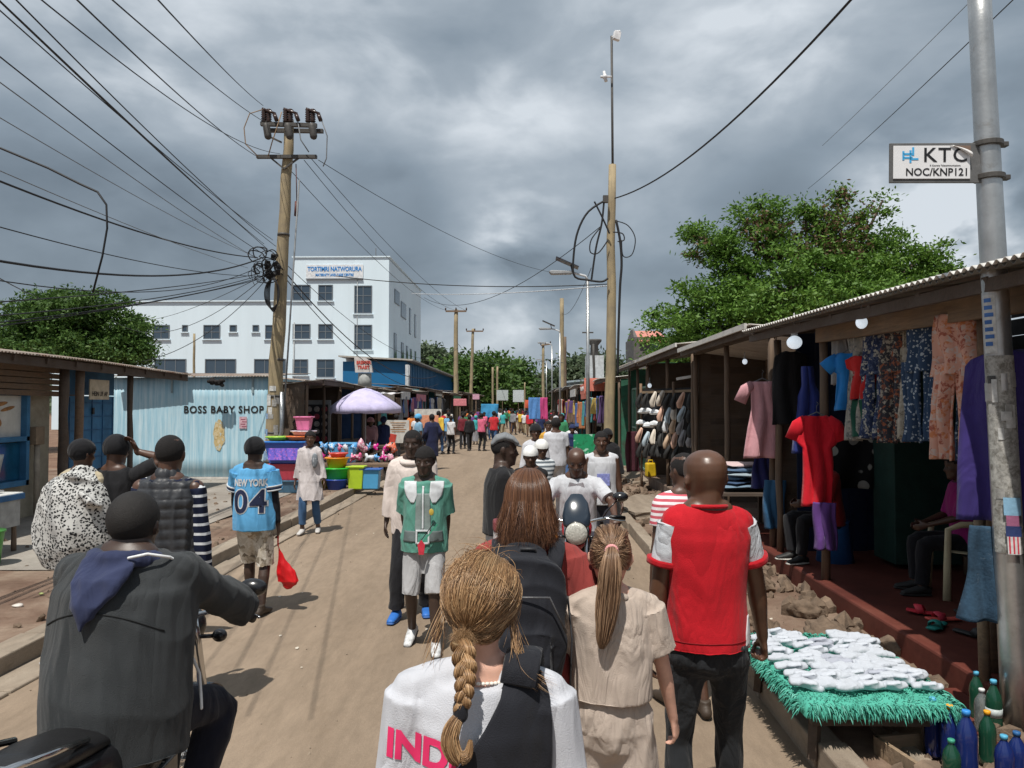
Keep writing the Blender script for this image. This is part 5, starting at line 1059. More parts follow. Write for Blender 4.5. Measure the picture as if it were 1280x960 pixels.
# ================================================================ LEFT SIDE
def left_kiosk():
    t = empty('snack_kiosk', (-8.3, 12.6, .13), 0, 'timber and tin snack kiosk with a blue-framed display and tin roof at the far left', 'kiosk')
    def P(x, y, z): return (x+8.3, y-12.6, z-.13)
    corr(P(-7.55, 7.0, 2.83), (0, 1, -.012), 9.9, (-1, 0, .13), 3.2, TIN, 'roof', t, seed=2)
    m = MB(); m.bar(P(-7.66, 6.9, 2.74), P(-7.66, 16.9, 2.62), .05, .14); m.build('eave_beam', WDD, t)
    m = MB()
    for i in range(13): m.bar(P(-7.6, 7.2+i*.78, 2.76-.009*i), P(-9.8, 7.2+i*.78, 3.04-.009*i), .05, .09)
    m.build('rafters', WDD, t)
    m = MB()
    for i in range(5): m.bar(P(-8.16-.02*i, 7, 2.66-.10*i), P(-8.14, 13.0, 2.60-.10*i), .03, .085)
    m.build('fascia_boards', WD, t)
    m = MB(); m.box(P(-8.38, 10.0, 1.45), (.06, 6.2, 2.7)); m.build('wall', CREAMW, t)
    for y, w_ in ((12.7, .15), (13.15, .14), (14.85, .11)): post(t, *P(-7.85, y, 0)[:2], 0, 2.55, w_, WDD if y != 13.15 else WD)
    # display case with picture above
    m = MB()
    for (y0, y1, z0, z1) in ((10.2, 12.35, 2.17, 2.26), (10.2, 12.35, 1.42, 1.50), (10.2, 12.35, .70, .79), (12.27, 12.35, .70, 2.2), (10.2, 10.28, .70, 2.2)): m.box(P(-8.27, (y0+y1)/2, (z0+z1)/2), (.16, y1-y0, z1-z0))
    d = m.build('display_frame', BLUEP, t, bevel=.006)
    m = MB(); m.box(P(-8.31, 11.28, 1.83), (.03, 2.0, .66)); pn = m.build('food_poster', M('poster_white', (.62, .60, .55), .6, .15, 5), d)
    FD = M('bread_brown', (.42, .20, .07), .6, .5, 10); m = MB()
    for (y, z, a, b, th) in ((11.35, 1.76, .17, .12, .3), (11.62, 1.75, .20, .10, -.2), (11.05, 1.74, .16, .10, .1), (11.75, 2.02, .20, .035, .15), (11.95, 1.95, .17, .03, .2), (10.7, 1.8, .2, .12, 0)): m.ball(P(-8.292, y, z), (.006, a, b), 20, 10, rot=Matrix.Rotation(th, 3, 'X'))
    m.build('food_print', FD, pn, True)
    m = MB(); m.box(P(-8.31, 11.28, 1.1), (.02, 2.0, .60)); m.build('glass', M('blue_glass', (.015, .11, .22), .1, .4, 1.5, 0, spec=.8), d)
    m = MB(); m.lathe(P(-8.26, 11.6, .88), [(.04, 0), (.08, .02), (.13, .30), (.14, .36)], 16); m.build('flour_pile', M('pale_flour', (.5, .52, .5), .8), d, True)
    m = MB(); m.box(P(-8.2, 12.55, 1.5), (.12, .22, .30)); m.build('meter_box', M('box_tan', (.30, .22, .15), .8), t, bevel=.01)
    m = MB(); m.tube([P(-8.2, 12.55, 1.35), P(-8.2, 12.56, .2)], .045, 8); m.build('conduit', M('pipe_cream', (.4, .34, .27), .8), t, True)
    # blue door in the recess
    m = MB(); m.box(P(-8.15, 14.0, 1.15), (.05, 1.5, 2.05)); dr = m.build('door', BLUEP, t)
    m = MB()
    for k in range(5): m.box(P(-8.12, 13.3+k*.35, 1.15), (.02, .012, 2.0))
    for k in range(8): m.box(P(-8.12, 14.0, .3+k*.25), (.018, 1.45, .012))
    m.build('door_ribs', M('blue_dark', (.03, .11, .24), .6), dr)
    m = MB(); m.box(P(-8.10, 14.0, 1.9), (.03, .05, .12)); m.build('handle', M('iron', (.03, .03, .03), .5), dr)
    m = MB(); m.box(P(-8.15, 14.0, 2.42), (.05, 1.5, .45)); m.build('transom', M('blue_dark2', (.04, .12, .22), .7), t)
    sg = empty('board_sign', (-7.83, 13.72, 2.29), 0, 'hand-painted beige board sign hung over the blue door of the kiosk', 'sign')
    m = MB(); m.box((0, 0, 0), (.02, .62, .36), (0, 0, .0)); m.build('board', M('board_beige', (.48, .40, .29), .85, .2, 6, .2, dirt=((.25, .18, .1), .55, .2)), sg)
    text_obj('lettering', 'HEIN UF AP', .115, M('paint_dark', (.05, .04, .03), .8), (.014, 0, -.08), (PI/2, 0, PI/2), sg, .001, .002, .85)
left_kiosk()
def table_left():
    t = empty('serving_table', (-6.95, 8.9, .13), 0, 'white-topped serving table with blue rim in front of the snack kiosk', 'table')
    m = MB(); m.box((0, 0, .74), (.9, 1.6, .04)); m.build('tabletop', M('white_lino', (.62, .62, .60), .5), t, bevel=.01)
    m = MB(); m.box((.455, 0, .71), (.012, 1.62, .07)); m.build('rim', M('rim_blue', (.03, .13, .30), .6), t)
    for a in (-.4, .4):
        for b in (-.7, .7): post(t, a, b, 0, .72, .06, None, 0, 'leg')
    m = MB(); m.box((.43, 0, .52), (.02, 1.5, .36)); m.build('apron', M('apron_grey', (.38, .38, .37), .8), t)
    b = empty('green_bucket', (-6.3, 8.7, .13), 0, 'green plastic bucket at the left edge of the photo below the serving table', 'bucket')
    m = MB(); m.lathe((0, 0, 0), [(.17, 0), (.20, .30), (.215, .40), (.22, .40)], 22); m.build('bucket_body', M('plastic_green', (.05, .32, .03), .4), b, True); m = MB(); m.lathe((0, 0, .40), [(.228, 0), (.228, .025)], 22); m.build('rim', M('plastic_green2', (.06, .25, .04), .4), b, True)
    f = empty('food_tray', (-6.9, 9.2, .91), 0, 'tray of fried orange-brown snacks on the serving table', 'tray')
    m = MB(); m.box((0, 0, .01), (.5, .7, .02)); m.build('tray', M('tray_steel', (.5, .5, .5), .4, metal=.6), f, bevel=.008)
    r = random.Random(2); m = MB()
    for i in range(60): m.ball((r.uniform(-.2, .2), r.uniform(-.3, .3), .035+.08*r.random()**2), (r.uniform(.03, .05), .035, .025), 8, 6, rot=Euler((r.random(), r.random(), r.random()*6)).to_matrix())
    m.build('snacks', M('fried_snack', (.34, .11, .04), .6, .6, 20), f, True)
table_left()
def blue_shop():
    t = empty('shop_wall', (-8.3, 19.15, .15), 0, 'pale blue corrugated metal shop with BOSS BABY SHOP painted on its front', 'shop')
    m, nt_, b = nm('pale_blue_streaked'); co = coords(nt_, (9, 9, .35)); n1 = noise(nt_, co, 1.6, 7, .75); n2 = noise(nt_, coords(nt_, (1, 1, 1)), 1.1, 4)
    c = ramp(nt_, n1, [(.30, (.22, .42, .53)), (.46, (.33, .54, .65)), (.62, (.52, .68, .75))]); c = mixc(nt_, ramp(nt_, n2, [(.5, 0), (.75, .4)]), c, (.42, .52, .55)); nt_.links.new(c, b.inputs['Base Color']); b.inputs['Roughness'].default_value = .7
    corr((-2.72, 0, .0), (1, 0, 0), 4.42, (0, 0, 1), 2.58, m, 'front_wall', t, pitch=.14, amp=.0025, sag=.006)
    mb_ = MB(); mb_.box((-2.70, 1.5, 1.29), (.03, 3, 2.56)); mb_.box((1.68, 1.5, 1.29), (.03, 3, 2.56)); mb_.build('side_wall', m, t)
    corr((-2.85, -.16, 2.60), (1, 0, 0), 4.75, (0, 1, .06), 3.3, TIN, 'roof', t, seed=4)
    mb_ = MB(); pr = random.Random(3); ps_ = [(.155*math.cos(a)*pr.uniform(.75, 1.1)+.47, 1.12+.40*math.sin(a)*pr.uniform(.85, 1.08)) for a in np.linspace(0, 6.0, 22)]; mb_.prism(ps_, (0, -.006, 0), (1, 0, 0), (0, 0, 1), (0, -1, 0), .002); mb_.build('paint_patch', patt('ochre_patch', [(.52, .40, .20), (.60, .50, .33), (.38, .27, .12), (.45, .52, .5)], 'blobs', 14), t)
    DK = M('paint_black', (.015, .013, .012), .8, .3, 30, 0)
    text_obj('lettering', 'BOSS BABY SHOP', .255, DK, (.575, -.0095, 1.74), (PI/2, 0, 0), t, .001, .006, .94, space=1.12)
    mb_ = MB(); mb_.box((1.08, -.02, 1.42), (.19, .006, .30)); nt1 = mb_.build('paper_notice', M('pink_paper', (.66, .42, .48), .8, .4, 14), t)
    mb_ = MB()
    for k in range(4): mb_.box((1.08+(k % 2)*.03, -.0245, 1.50-k*.06), (.12, .003, .022))
    mb_.build('notice_print', M('notice_ink', (.30, .08, .12), .8), nt1)
    mb_ = MB()
    for x in (-.75, 1.32): mb_.box((x, -.02, 2.38), (.05, .02, .42))
    mb_.build('bracket', M('strap_grey', (.25, .33, .36), .7), t)
    mb_ = MB(); mb_.box((0, -.03, .02), (3.4, .05, .05)); mb_.build('white_sill', M('sill_white', (.6, .58, .54), .8), t)
    for i, (x, z, w_, rz_, l_) in enumerate(((-1.3, 2.68, 1.7, .06, 'longest loose timber board on top of the blue shop roof edge'), (-.9, 2.64, 1.2, -.05, 'rust-brown timber board lying on the blue shop roof edge'), (-1.6, 2.60, .9, .1, 'short charred timber board sticking out under the blue shop roof'))):
        mb_ = MB(); mb_.box((0, 0, 0), (w_, .20, .045), (.05, rz_*.6, rz_)); o = mb_.build('loose_board', WDD if i == 2 else wood('rust_board', (.26, .11, .05)), None, label=l_, cat='board'); o.location = (-8.3+x, 18.85+.1*i, .15+z)
    mb_ = MB(); r = random.Random(2)
    for i in range(16): mb_.ball((r.uniform(-.16, .16), r.uniform(-.05, .05), r.uniform(-.13, .1)), (.07, .05, .045), 8, 6, rot=Euler((r.random()*3, 0, r.random()*3)).to_matrix())
    me = remesh(mb_, .02, 1); o = link('rag_bundle', me, M('charred', (.015, .012, .012), .9, .4, 10, .5)); o.location = (-7.75, 18.7, 2.62); tag(o, 'black bundle of rags dangling from the blue shop roof edge', 'rag')
blue_shop()
# ---- big transformer pole
def tubeobj(name, pts, r, mat, parent=None, n=6, **k):
    m = MB(); m.tube(pts, r, n); return m.build(name, mat, parent, True, **k)
IRON = M('dark_iron', (.07, .065, .06), .6, .3, 20, .2); WIRE = M('cable_black', (.012, .012, .014), .6, .1, bm=0); WIRG = M('cable_grey', (.16, .17, .18), .6, .1, bm=0); CER = M('insulator_brown', (.045, .025, .02), .25, .2, bm=0); STEEL = M('galvanised_steel', (.52, .52, .51), .36, .2, 5, .12, 40, metal=.85, dirt=((.22, .17, .12), .55, .2))
PB = W(338, 600, 18.6); PB.z = .13; PT_ = W(362, 150, 18.6)
def big_pole():
    t = empty('electricity_pole', PB, 0, 'tall wooden electricity pole with two crossarms and tangled cables in front of the white building', 'pole')
    d = PT_-PB; r = random.Random(1); pts = [d*(i/12)+V((r.uniform(-.02, .02), r.uniform(-.02, .02), 0)) for i in range(13)]
    m = MB(); m.tube(pts, [.195-.08*i/12 for i in range(13)], 16); m.build('post', POLEW, t, True)
    def at(px, py, Y=18.45): return W(px, py, Y)-PB
    m = MB(); m.bar(at(326, 155), at(396, 157), .10, .09); m.bar(at(332, 163, 18.7), at(404, 164, 18.7), .10, .09); m.build('crossarm', IRON, t)
    m = MB(); m.bar(at(321, 196), at(396, 196), .10, .08); m.build('crossarm', IRON, t)
    m = MB(); m.bar(at(338, 197), at(355, 211), .04, .04); m.bar(at(374, 197), at(355, 211), .04, .04); m.bar(at(335, 170), at(352, 178), .04, .04); m.build('brace', IRON, t)
    for px in (333, 360, 388):
        m = MB()
        for dx in (-3, 3):
            b = at(px+dx, 153); prof = [(.05, 0)]
            for k in range(6): prof += [(.075, .03+k*.055), (.045, .055+k*.055)]
            m.lathe(b, prof, 10)
        m.bar(at(px-5, 136), at(px+11, 142, 18.3), .05, .06); m.tube([at(px+10, 143, 18.3), at(px+13, 151, 18.3)], .05, 8); m.build('fuse_insulator', CER, t, True)
    for px in (333, 360, 390): m = MB(); m.tube([at(px, 158, 18.2), at(px+2, 170, 18.2)], .09, 8, round_=True); m.build('arrester', IRON, t, True)
    for k, pp in enumerate([[(328, 137), (312, 142), (305, 160), (307, 180), (322, 195)], [(402, 150), (409, 170), (408, 198), (404, 208)], [(352, 140), (346, 160), (340, 178), (335, 196)], [(372, 150), (376, 175), (386, 190)]]):
        m = MB(); m.tube([at(x, y, 18.3) for x, y in pp], .014, 6); m.build('jumper', WIRG if k % 2 else M('jumper_copper', (.30, .20, .12), .6), t, True)
    # drop fuse rod
    m = MB(); m.tube([at(370, 205), at(371, 252)], .012, 6); m.tube([at(371, 252), at(370, 270)], .05, 8); m.build('drop_rod', M('rod_red', (.10, .03, .025), .6), t, True)
    # junction of service cables: rat's nest of loops
    r = random.Random(5); m = MB()
    for k in range(20):
        c = V((r.uniform(-.42, .10), r.uniform(-.35, .1), r.uniform(-.28, .32))); a0 = r.uniform(0, 6); rad = r.uniform(.06, .22); el_ = r.uniform(.4, 1.4)
        m.tube([at(340, 335, 18.3)+c+V((rad*math.cos(a), .10*math.sin(a*2+a0), rad*el_*math.sin(a))) for a in np.linspace(a0, a0+r.uniform(3, 6), 14)], r.choice((.008, .011, .014)), 5)
    m.build('cable_nest', WIRE, t, True)
    m = MB()
    for k in range(12): m.box(at(341+r.uniform(-9, 7), 332+r.uniform(-12, 18), 18.25), (.12, .10, .16), (r.random(), r.random(), r.random()))
    m.build('junction_boxes', WIRE, t, bevel=.02)
    for k in range(5): m = MB(); c = at(342, 368, 18.2); m.tube([c+V(((.10+.02*k)*math.cos(a), -.03*k, (.42-.02*k)*math.sin(a))) for a in np.linspace(0, 2*PI, 26)], .013, 6, caps=False); m.build('cable_coil', WIRE, t, True)
    for z_ in (.5, 1.2, 2.1, 3.0, 6.1): m = MB(); m.lathe(d*(z_/d.z), [(.203-.08*z_/9, -.03), (.203-.08*z_/9, .03)], 16); m.build('band', IRON, t, True)
    r = random.Random(9)
    PM = [M('bill_white', (.6, .6, .58), .8, .3, 20), M('bill_blue', (.25, .38, .58), .8, .5, 20), M('bill_grey', (.38, .37, .35), .8, .4, 20)]
    for k in range(16):
        z_ = r.uniform(.6, 3.0); a = r.uniform(-2.6, -.5); w_ = r.uniform(.10, .2); h = r.uniform(.10, .26); c = d*(z_/d.z); R0 = .201-.08*z_/9; m = MB(); vs = [c+V((R0*math.cos(a+da), R0*math.sin(a+da), dz)) for dz in (-h/2, h/2) for da in np.linspace(-w_/R0/2, w_/R0/2, 6)]
        m.add(vs, [(i, i+1, 7+i, 6+i) for i in range(5)]); m.build('bill', PM[k % 3], t)
big_pole()
tubeobj('guy_wire', [W(352, 560, 18.0), W(374, 225, 18.4)], .022, WIRG, label='thin grey stay rod running down beside the tall wooden electricity pole', cat='wire')
tubeobj('steel_post', [W(345, 583, 18.0), W(345, 560, 18.0), W(352, 540, 18.0), W(352, 490, 18.0)], .045, STEEL, n=8, label='short bent white steel pipe at the foot of the electricity pole', cat='pipe')
# ---- stalls down the left side
CLTHS = [('white', (.62, .62, .62)), ('orange', (.62, .22, .07)), ('pink', (.6, .2, .28)), ('red', (.45, .04, .04)), ('blue', (.06, .14, .40)), ('black', (.015, .015, .018)), ('yellow', (.6, .42, .08)), ('cream', (.55, .48, .36)), ('turquoise', (.06, .35, .38)), ('grey', (.25, .26, .28)), ('purple', (.16, .07, .28)), ('brown', (.2, .11, .06))]; CLTHS = [(a, tuple(.72*x+.035 for x in b)) for a, b in CLTHS]
def garment(label, loc, rz, kind, w, h, mat, cat, group=None, seed=0, name=None, hanger=False, hmat=None):
    """hanging cloth: local x across, z down from the origin"""
    r = np.random.default_rng(seed)
    prof = {'dress': [(0, .30), (.05, .36), (.12, .30), (.35, .32), (.6, .42), (1, .5)], 'shirt': [(0, .25), (.08, .5), (.3, .5), (.32, .34), (1, .36)], 'skirt': [(0, .3), (.2, .36), (1, .5)], 'cloth': [(0, .5), (1, .5)], 'gown': [(0, .16), (.05, .40), (.5, .42), (1, .5)], 'bib': [(0, .16), (.22, .2), (.34, .36), (1, .5)]}
    root = empty(name or kind, loc, rz, label, cat, group) if (hanger or kind in ('trousers',)) else None
    def panel(nme, xl, xr, z0, z1, pr, parent, q=0, yo=0):
        nx, nz = 14, 26; vs = []; ph = r.uniform(0, 6, 4)
        for j in range(nz+1):
            t = j/nz; z = -(z0+(z1-z0)*t); c = (xl+xr)/2; hw = (xr-xl)*float(np.interp(t, [p[0] for p in pr], [p[1] for p in pr]))
            for i in range(nx+1):
                u = i/nx*2-1; x = c+u*hw+.01*math.sin(t*6+ph[0]); y = yo+(.010+.028*t)*math.sin(u*7+ph[1]+1.2*math.sin(t*3+ph[2]))+.012*math.sin(u*3+t*5+ph[3])-.03*(1-u*u); vs.append((x, y, z-.012*abs(u)*t))
        fs = [(j*(nx+1)+i, j*(nx+1)+i+1, (j+1)*(nx+1)+i+1, (j+1)*(nx+1)+i) for j in range(nz) for i in range(nx)]
        me = bpy.data.meshes.new(nme); me.from_pydata(vs, [], fs); me.update(); o = link(nme, me, mat, parent, True); s = o.modifiers.new('s', 'SOLIDIFY'); s.thickness = .016; return o
    if kind == 'trousers':
        panel('seat', -w/2, w/2, 0, h*.42, [(0, .42), (1, .5)], root); panel('trouser_leg', -w/2, -w*.02, h*.34, h, [(0, .5), (.5, .42), (1, .5)], root, yo=-.006); panel('trouser_leg', w*.02, w/2, h*.34, h*.985, [(0, .5), (.5, .42), (1, .5)], root, yo=.006); return root
    o = panel(name or kind, -w/2, w/2, 0, h, prof[kind], root)
    if root is None: o.location = loc; o.rotation_euler = (0, 0, rz); tag(o, label, cat, group); o.name = name or kind; return o
    if kind in ('shirt', 'dress'):
        for d in (-1, 1):
            m = MB(); m.tube([(d*w*.26, -.01, -.03), (d*w*.44, -.02, -.09), (d*w*.60, -.02, -h*.27)], [(.05, .022), (.07, .03), (.075, .03)], 12, ref=(0, 0, 1)); m.build('sleeve', hmat or mat, root, True)
    m = MB(); m.tube([(-w*.3, 0, -.02), (0, 0, .04), (w*.3, 0, -.02)], .006, 6); m.tube([(0, 0, .04), (0, 0, .10), (.02, 0, .12), (0, 0, .14)], .003, 5); m.build('hanger', WIRG, root, True)
    return root
def stall(x_front, side, y0, y1, zr, label, wall, roofm=TIN, depth=2.6, ov=.5, roofdrop=.25, base=.13, counter=None, board=None, seed=0, openf=True):
    """market stall along the street; side -1 = left (opens to +x), +1 = right"""
    t = empty('market_stall', (x_front, (y0+y1)/2, base), 0, label, 'stall'); L = y1-y0; s = side; hh = zr-base; r = random.Random(seed)
    def P(x, y, z): return (s*x, y, z)
    corr((s*-ov, -L/2-.05, hh), (0, 1, 0), L+.1, (s, 0, (-roofdrop if r.random() < .3 else roofdrop)/depth), depth+ov, roofm, 'roof', t, sag=.03, seed=seed)
    m = MB(); m.bar(P(-ov+.06, -L/2, hh-.07), P(-ov+.06, L/2, hh-.07), .04, .11); m.bar(P(0, -L/2, hh-.05), P(0, L/2, hh-.05), .07, .10); m.build('beam', WD if r.random() < .5 else WDD, t)
    for y in (-L/2+.06, 0, L/2-.06): post(t, s*0, y, 0, hh-.03, .08, WDV)
    m = MB(); m.box(P(depth-.05, 0, hh/2), (.04, L, hh)); m.box(P(depth/2, -L/2+.02, hh/2-.02), (depth-.1, .03, hh-.04)); m.box(P(depth/2, L/2-.02, hh/2-.02), (depth-.1, .03, hh-.04)); m.build('wall', wall, t)
    if counter:
        m = MB(); m.box(P(.1, 0, .72), (.8, L*.8, .05)); m.box(P(-.22, 0, .38), (.03, L*.78, .66)); m.build('counter', counter, t)
    if board:
        m = MB(); m.box(P(-ov+.0, 0, hh-.32), (.03, L*.6, .34)); m.build('name_board', board, t)
    return t
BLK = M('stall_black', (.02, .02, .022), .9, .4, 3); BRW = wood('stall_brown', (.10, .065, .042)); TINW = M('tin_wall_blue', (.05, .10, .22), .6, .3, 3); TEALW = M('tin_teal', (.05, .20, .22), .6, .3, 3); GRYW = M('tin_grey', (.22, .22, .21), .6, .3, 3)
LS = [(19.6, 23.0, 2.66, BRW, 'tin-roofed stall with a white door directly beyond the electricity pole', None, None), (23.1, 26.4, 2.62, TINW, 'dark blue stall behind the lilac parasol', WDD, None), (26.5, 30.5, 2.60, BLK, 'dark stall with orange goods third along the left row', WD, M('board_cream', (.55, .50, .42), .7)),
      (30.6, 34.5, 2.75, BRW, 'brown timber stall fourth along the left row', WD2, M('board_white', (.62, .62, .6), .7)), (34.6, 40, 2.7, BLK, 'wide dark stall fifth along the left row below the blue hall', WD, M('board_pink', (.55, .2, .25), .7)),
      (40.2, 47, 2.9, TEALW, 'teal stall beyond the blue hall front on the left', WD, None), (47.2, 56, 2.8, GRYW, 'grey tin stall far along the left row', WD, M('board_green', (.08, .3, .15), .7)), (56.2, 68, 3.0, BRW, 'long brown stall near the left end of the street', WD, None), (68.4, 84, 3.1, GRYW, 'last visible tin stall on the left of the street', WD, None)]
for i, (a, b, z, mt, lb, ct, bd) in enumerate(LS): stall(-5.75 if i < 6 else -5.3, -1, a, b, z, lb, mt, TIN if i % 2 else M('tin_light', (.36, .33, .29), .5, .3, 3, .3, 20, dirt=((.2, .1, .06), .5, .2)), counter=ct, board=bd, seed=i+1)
# white door + poster door inside the first stall
dt = empty('poster_door', (-7.1, 21.6, .13), 0, 'white double door with a dark poster of hairstyles beside the plastic basins stall', 'door')
m = MB(); m.box((0, 0, 1.0), (.9, .05, 2.0)); m.build('door_panel', M('door_white', (.45, .46, .45), .7), dt, bevel=.01); m = MB(); m.box((.98, -.03, 1.05), (1.0, .05, 1.95)); pd = m.build('door_panel', M('door_grey', (.30, .31, .31), .7), dt, bevel=.01)
m = MB(); m.box((.98, -.065, 1.25), (.86, .02, 1.3)); pb_ = m.build('poster', M('poster_dark', (.03, .025, .03), .5), pd); r = random.Random(6)
m1 = MB(); m2 = MB()
for i in range(4):
    for j in range(6): (m1 if r.random() < .5 else m2).ball((.65+i*.22, -.08, .72+j*.21), (.085, .008, .08), 12, 8)
m1.build('poster_picture', M('pic_red', (.40, .05, .08), .6, .5, 30), pb_, True); m2.build('poster_picture', M('pic_pale', (.45, .40, .38), .6, .6, 30), pb_, True)
# hanging goods on the left stalls
r = random.Random(31)
def goods(x, y, z, n, dy, label_side, yaw, wmin=.4, wmax=.75, hmin=.5, hmax=1.1):
    for k in range(n):
        cn_, cc = r.choice(CLTHS); kd = r.choice(['shirt', 'dress', 'cloth', 'skirt', 'gown'])
        yy = y+dy*k; key = f"{cn_} {'garment' if kd != 'cloth' else 'cloth'} hanging {label_side}"
        garment(key, (x+r.uniform(-.05, .05), yy, z-r.uniform(0, .12)), yaw+r.uniform(-.5, .5), kd, r.uniform(wmin, wmax), r.uniform(hmin, hmax), M('goods_'+cn_, cc, .9, .2, 8, .3), 'garment', 'goods '+label_side, seed=r.randrange(999), name='hanging_garment')
goods(-5.35, 26.8, 2.35, 6, .55, 'under the dark third stall on the left', PI/2); goods(-5.3, 30.9, 2.4, 6, .55, 'under the brown fourth stall on the left', PI/2); goods(-5.3, 35, 2.4, 8, .6, 'under the wide fifth stall on the left', PI/2); goods(-5.3, 41, 2.5, 8, .8, 'far along the left row', PI/2, .6, .9)
# ---- plastics vendor
def tub(label, loc, prof, col, cat='tub', lid=None, handle=False, sq=False, n=24, rz=0):
    t = empty('plastic_tub', loc, rz, label, cat); pm = M('plastic_%d_%d_%d' % tuple(int(c*100) for c in col), col, .35, .08, 5, .02, 20, spec=.5)
    m = MB()
    if sq:
        h = prof[-1][1]; r0 = prof[0][0]; r1 = prof[-1][0]; m.box((0, 0, h/2), (2*r1, 1.5*r1, h)); k = r0/r1
        m.v = [(x*(k if z < h/2 else 1), y*(k if z < h/2 else 1), z) for x, y, z in m.v]; m.build('tub_body', pm, t, bevel=.02); m = MB(); m.box((0, 0, h), (2*r1+.05, 1.5*r1+.05, .035)); m.build('rim', pm, t, bevel=.01)
    else:
        m.lathe((0, 0, 0), prof, n); m.build('tub_body', pm, t, True); m = MB(); rr, h = prof[-1]; m.lathe((0, 0, h-.02), [(rr+.004, 0), (rr+.02, .01), (rr+.02, .03), (rr-.01, .03)], n); m.build('rim', pm, t, True)
    if lid: m = MB(); rr, h = prof[-1]; (m.box((0, 0, h+.02), (2*rr+.08, 1.5*rr+.08, .03)) if sq else m.lathe((0, 0, h), [(rr+.02, 0), (rr+.02, .02), (rr*.5, .035)], n)); m.build('lid', M('lid_%d_%d' % (int(lid[0]*100), int(lid[1]*100)), lid, .35, .08), t, bevel=.008 if sq else 0)
    return t
g = G(360, 616, .13); X, Y = g.x, g.y
tub('slate-blue square plastic crate at the bottom of the basin stack by the pole', (X, Y, .14), [(.26, 0), (.31, .26)], (.06, .14, .22), 'crate', sq=True)
tub('red square plastic crate in the middle of the basin stack by the pole', (X, Y, .41), [(.28, 0), (.34, .34)], (.48, .05, .08), 'crate', sq=True)
tub('large blue square crate with purple pattern near the top of the basin stack', (X, Y, .77), [(.33, 0), (.42, .44)], (.05, .12, .50), 'crate', sq=True, lid=(.04, .20, .62))
tub('lime green shallow basin on the left top of the stack', (X-.20, Y, 1.26), [(.20, 0), (.27, .07)], (.35, .62, .05), 'basin'); tub('orange shallow basin on the right top of the stack', (X+.23, Y-.05, 1.26), [(.18, 0), (.25, .08)], (.75, .18, .04), 'basin')
tub('white basin with pink rim above the orange basin', (X+.30, Y+.1, 1.36), [(.20, 0), (.26, .09)], (.65, .55, .62), 'basin'); tub('pink square box on top of the white basin', (X+.30, Y+.12, 1.47), [(.13, 0), (.17, .28)], (.70, .18, .35), 'box', sq=True)
m = MB(); m.box((0, 0, 0), (.64, .006, .28)); o = m.build('printed_panel', patt('purple_print', [(.18, .12, .55), (.42, .16, .55), (.1, .1, .5)], 'blobs', 26), None); o.parent = [q for q in COL.objects if q.get('label', '').startswith('large blue square')][0]; o.location = (0, -.318, .22); o.rotation_euler = (-.20, 0, 0)
tub('light blue upright plastic bin behind the white-coated woman', (-4.45, 18.3, .14), [(.22, 0), (.28, .95)], (.10, .35, .62), 'bin', sq=True)
g = G(421, 612, .13); X, Y = g.x, g.y
tub('navy blue round bucket at the bottom of the coloured bucket stack', (X, Y, .14), [(.19, 0), (.24, .22), (.25, .22)], (.03, .08, .42), 'bucket'); tub('bright green round bucket in the coloured bucket stack', (X, Y, .33), [(.22, 0), (.29, .28), (.30, .28)], (.03, .50, .05), 'bucket')
tub('orange round bucket on top of the coloured bucket stack', (X, Y, .58), [(.18, 0), (.25, .26), (.26, .26)], (.80, .30, .02), 'bucket'); tub('red bowl nested on the orange bucket', (X+.03, Y, .84), [(.14, 0), (.20, .10)], (.65, .08, .06), 'bowl')
tub('lime green square bin right of the coloured bucket stack', (X+.42, Y+.05, .14), [(.15, 0), (.19, .50)], (.42, .60, .03), 'bin', sq=True); tub('blue and white box right of the lime bin', (X+.75, Y+.1, .14), [(.17, 0), (.20, .42)], (.08, .35, .62), 'box', sq=True, lid=(.03, .12, .40))
tub('dark yellow bucket left of the coloured bucket stack', (X-.38, Y+.35, .14), [(.16, 0), (.21, .30), (.22, .30)], (.50, .42, .03), 'bucket')
r = random.Random(44)
tt = empty('display_bench', (X+.25, Y+1.0, .13), 0, 'low bench holding packets of coloured plastic toys behind the buckets', 'bench'); m = MB(); m.box((0, 0, .48), (2.0, .7, .05)); m.build('bench_top', WD, tt)
for a in (-.9, .9):
    for b in (-.3, .3): post(tt, a, b, 0, .46, .05, None, 0, 'leg')
for i in range(20):
    cn_, c = r.choice([('pink', (.78, .14, .30)), ('coral', (.78, .18, .10)), ('sky blue', (.10, .35, .70)), ('magenta', (.7, .03, .30)), ('white', (.6, .62, .68)), ('rose', (.7, .3, .4))])
    m = MB(); m.ball((0, 0, 0), (.13, .07, .15), 10, 8); me = m.mesh(); p = getco(me); setco(me, p*(1+.6*fold(p*2, 1, 9, i, 1)[:, None])); o = link('toy_packet', me, patt('packet_'+cn_, [c, (.7, .7, .7), tuple(x*.6 for x in c)], 'blobs', 22, .3), None, True)
    o.location = (X-.55+.18*(i % 10)+r.uniform(-.04, .04), Y+.75+.3*(i//10), .80+.22*(i//10)); tag(o, f'{cn_} wrapped toy packet in the heap behind the coloured buckets', 'packet', 'toy packets behind the buckets')
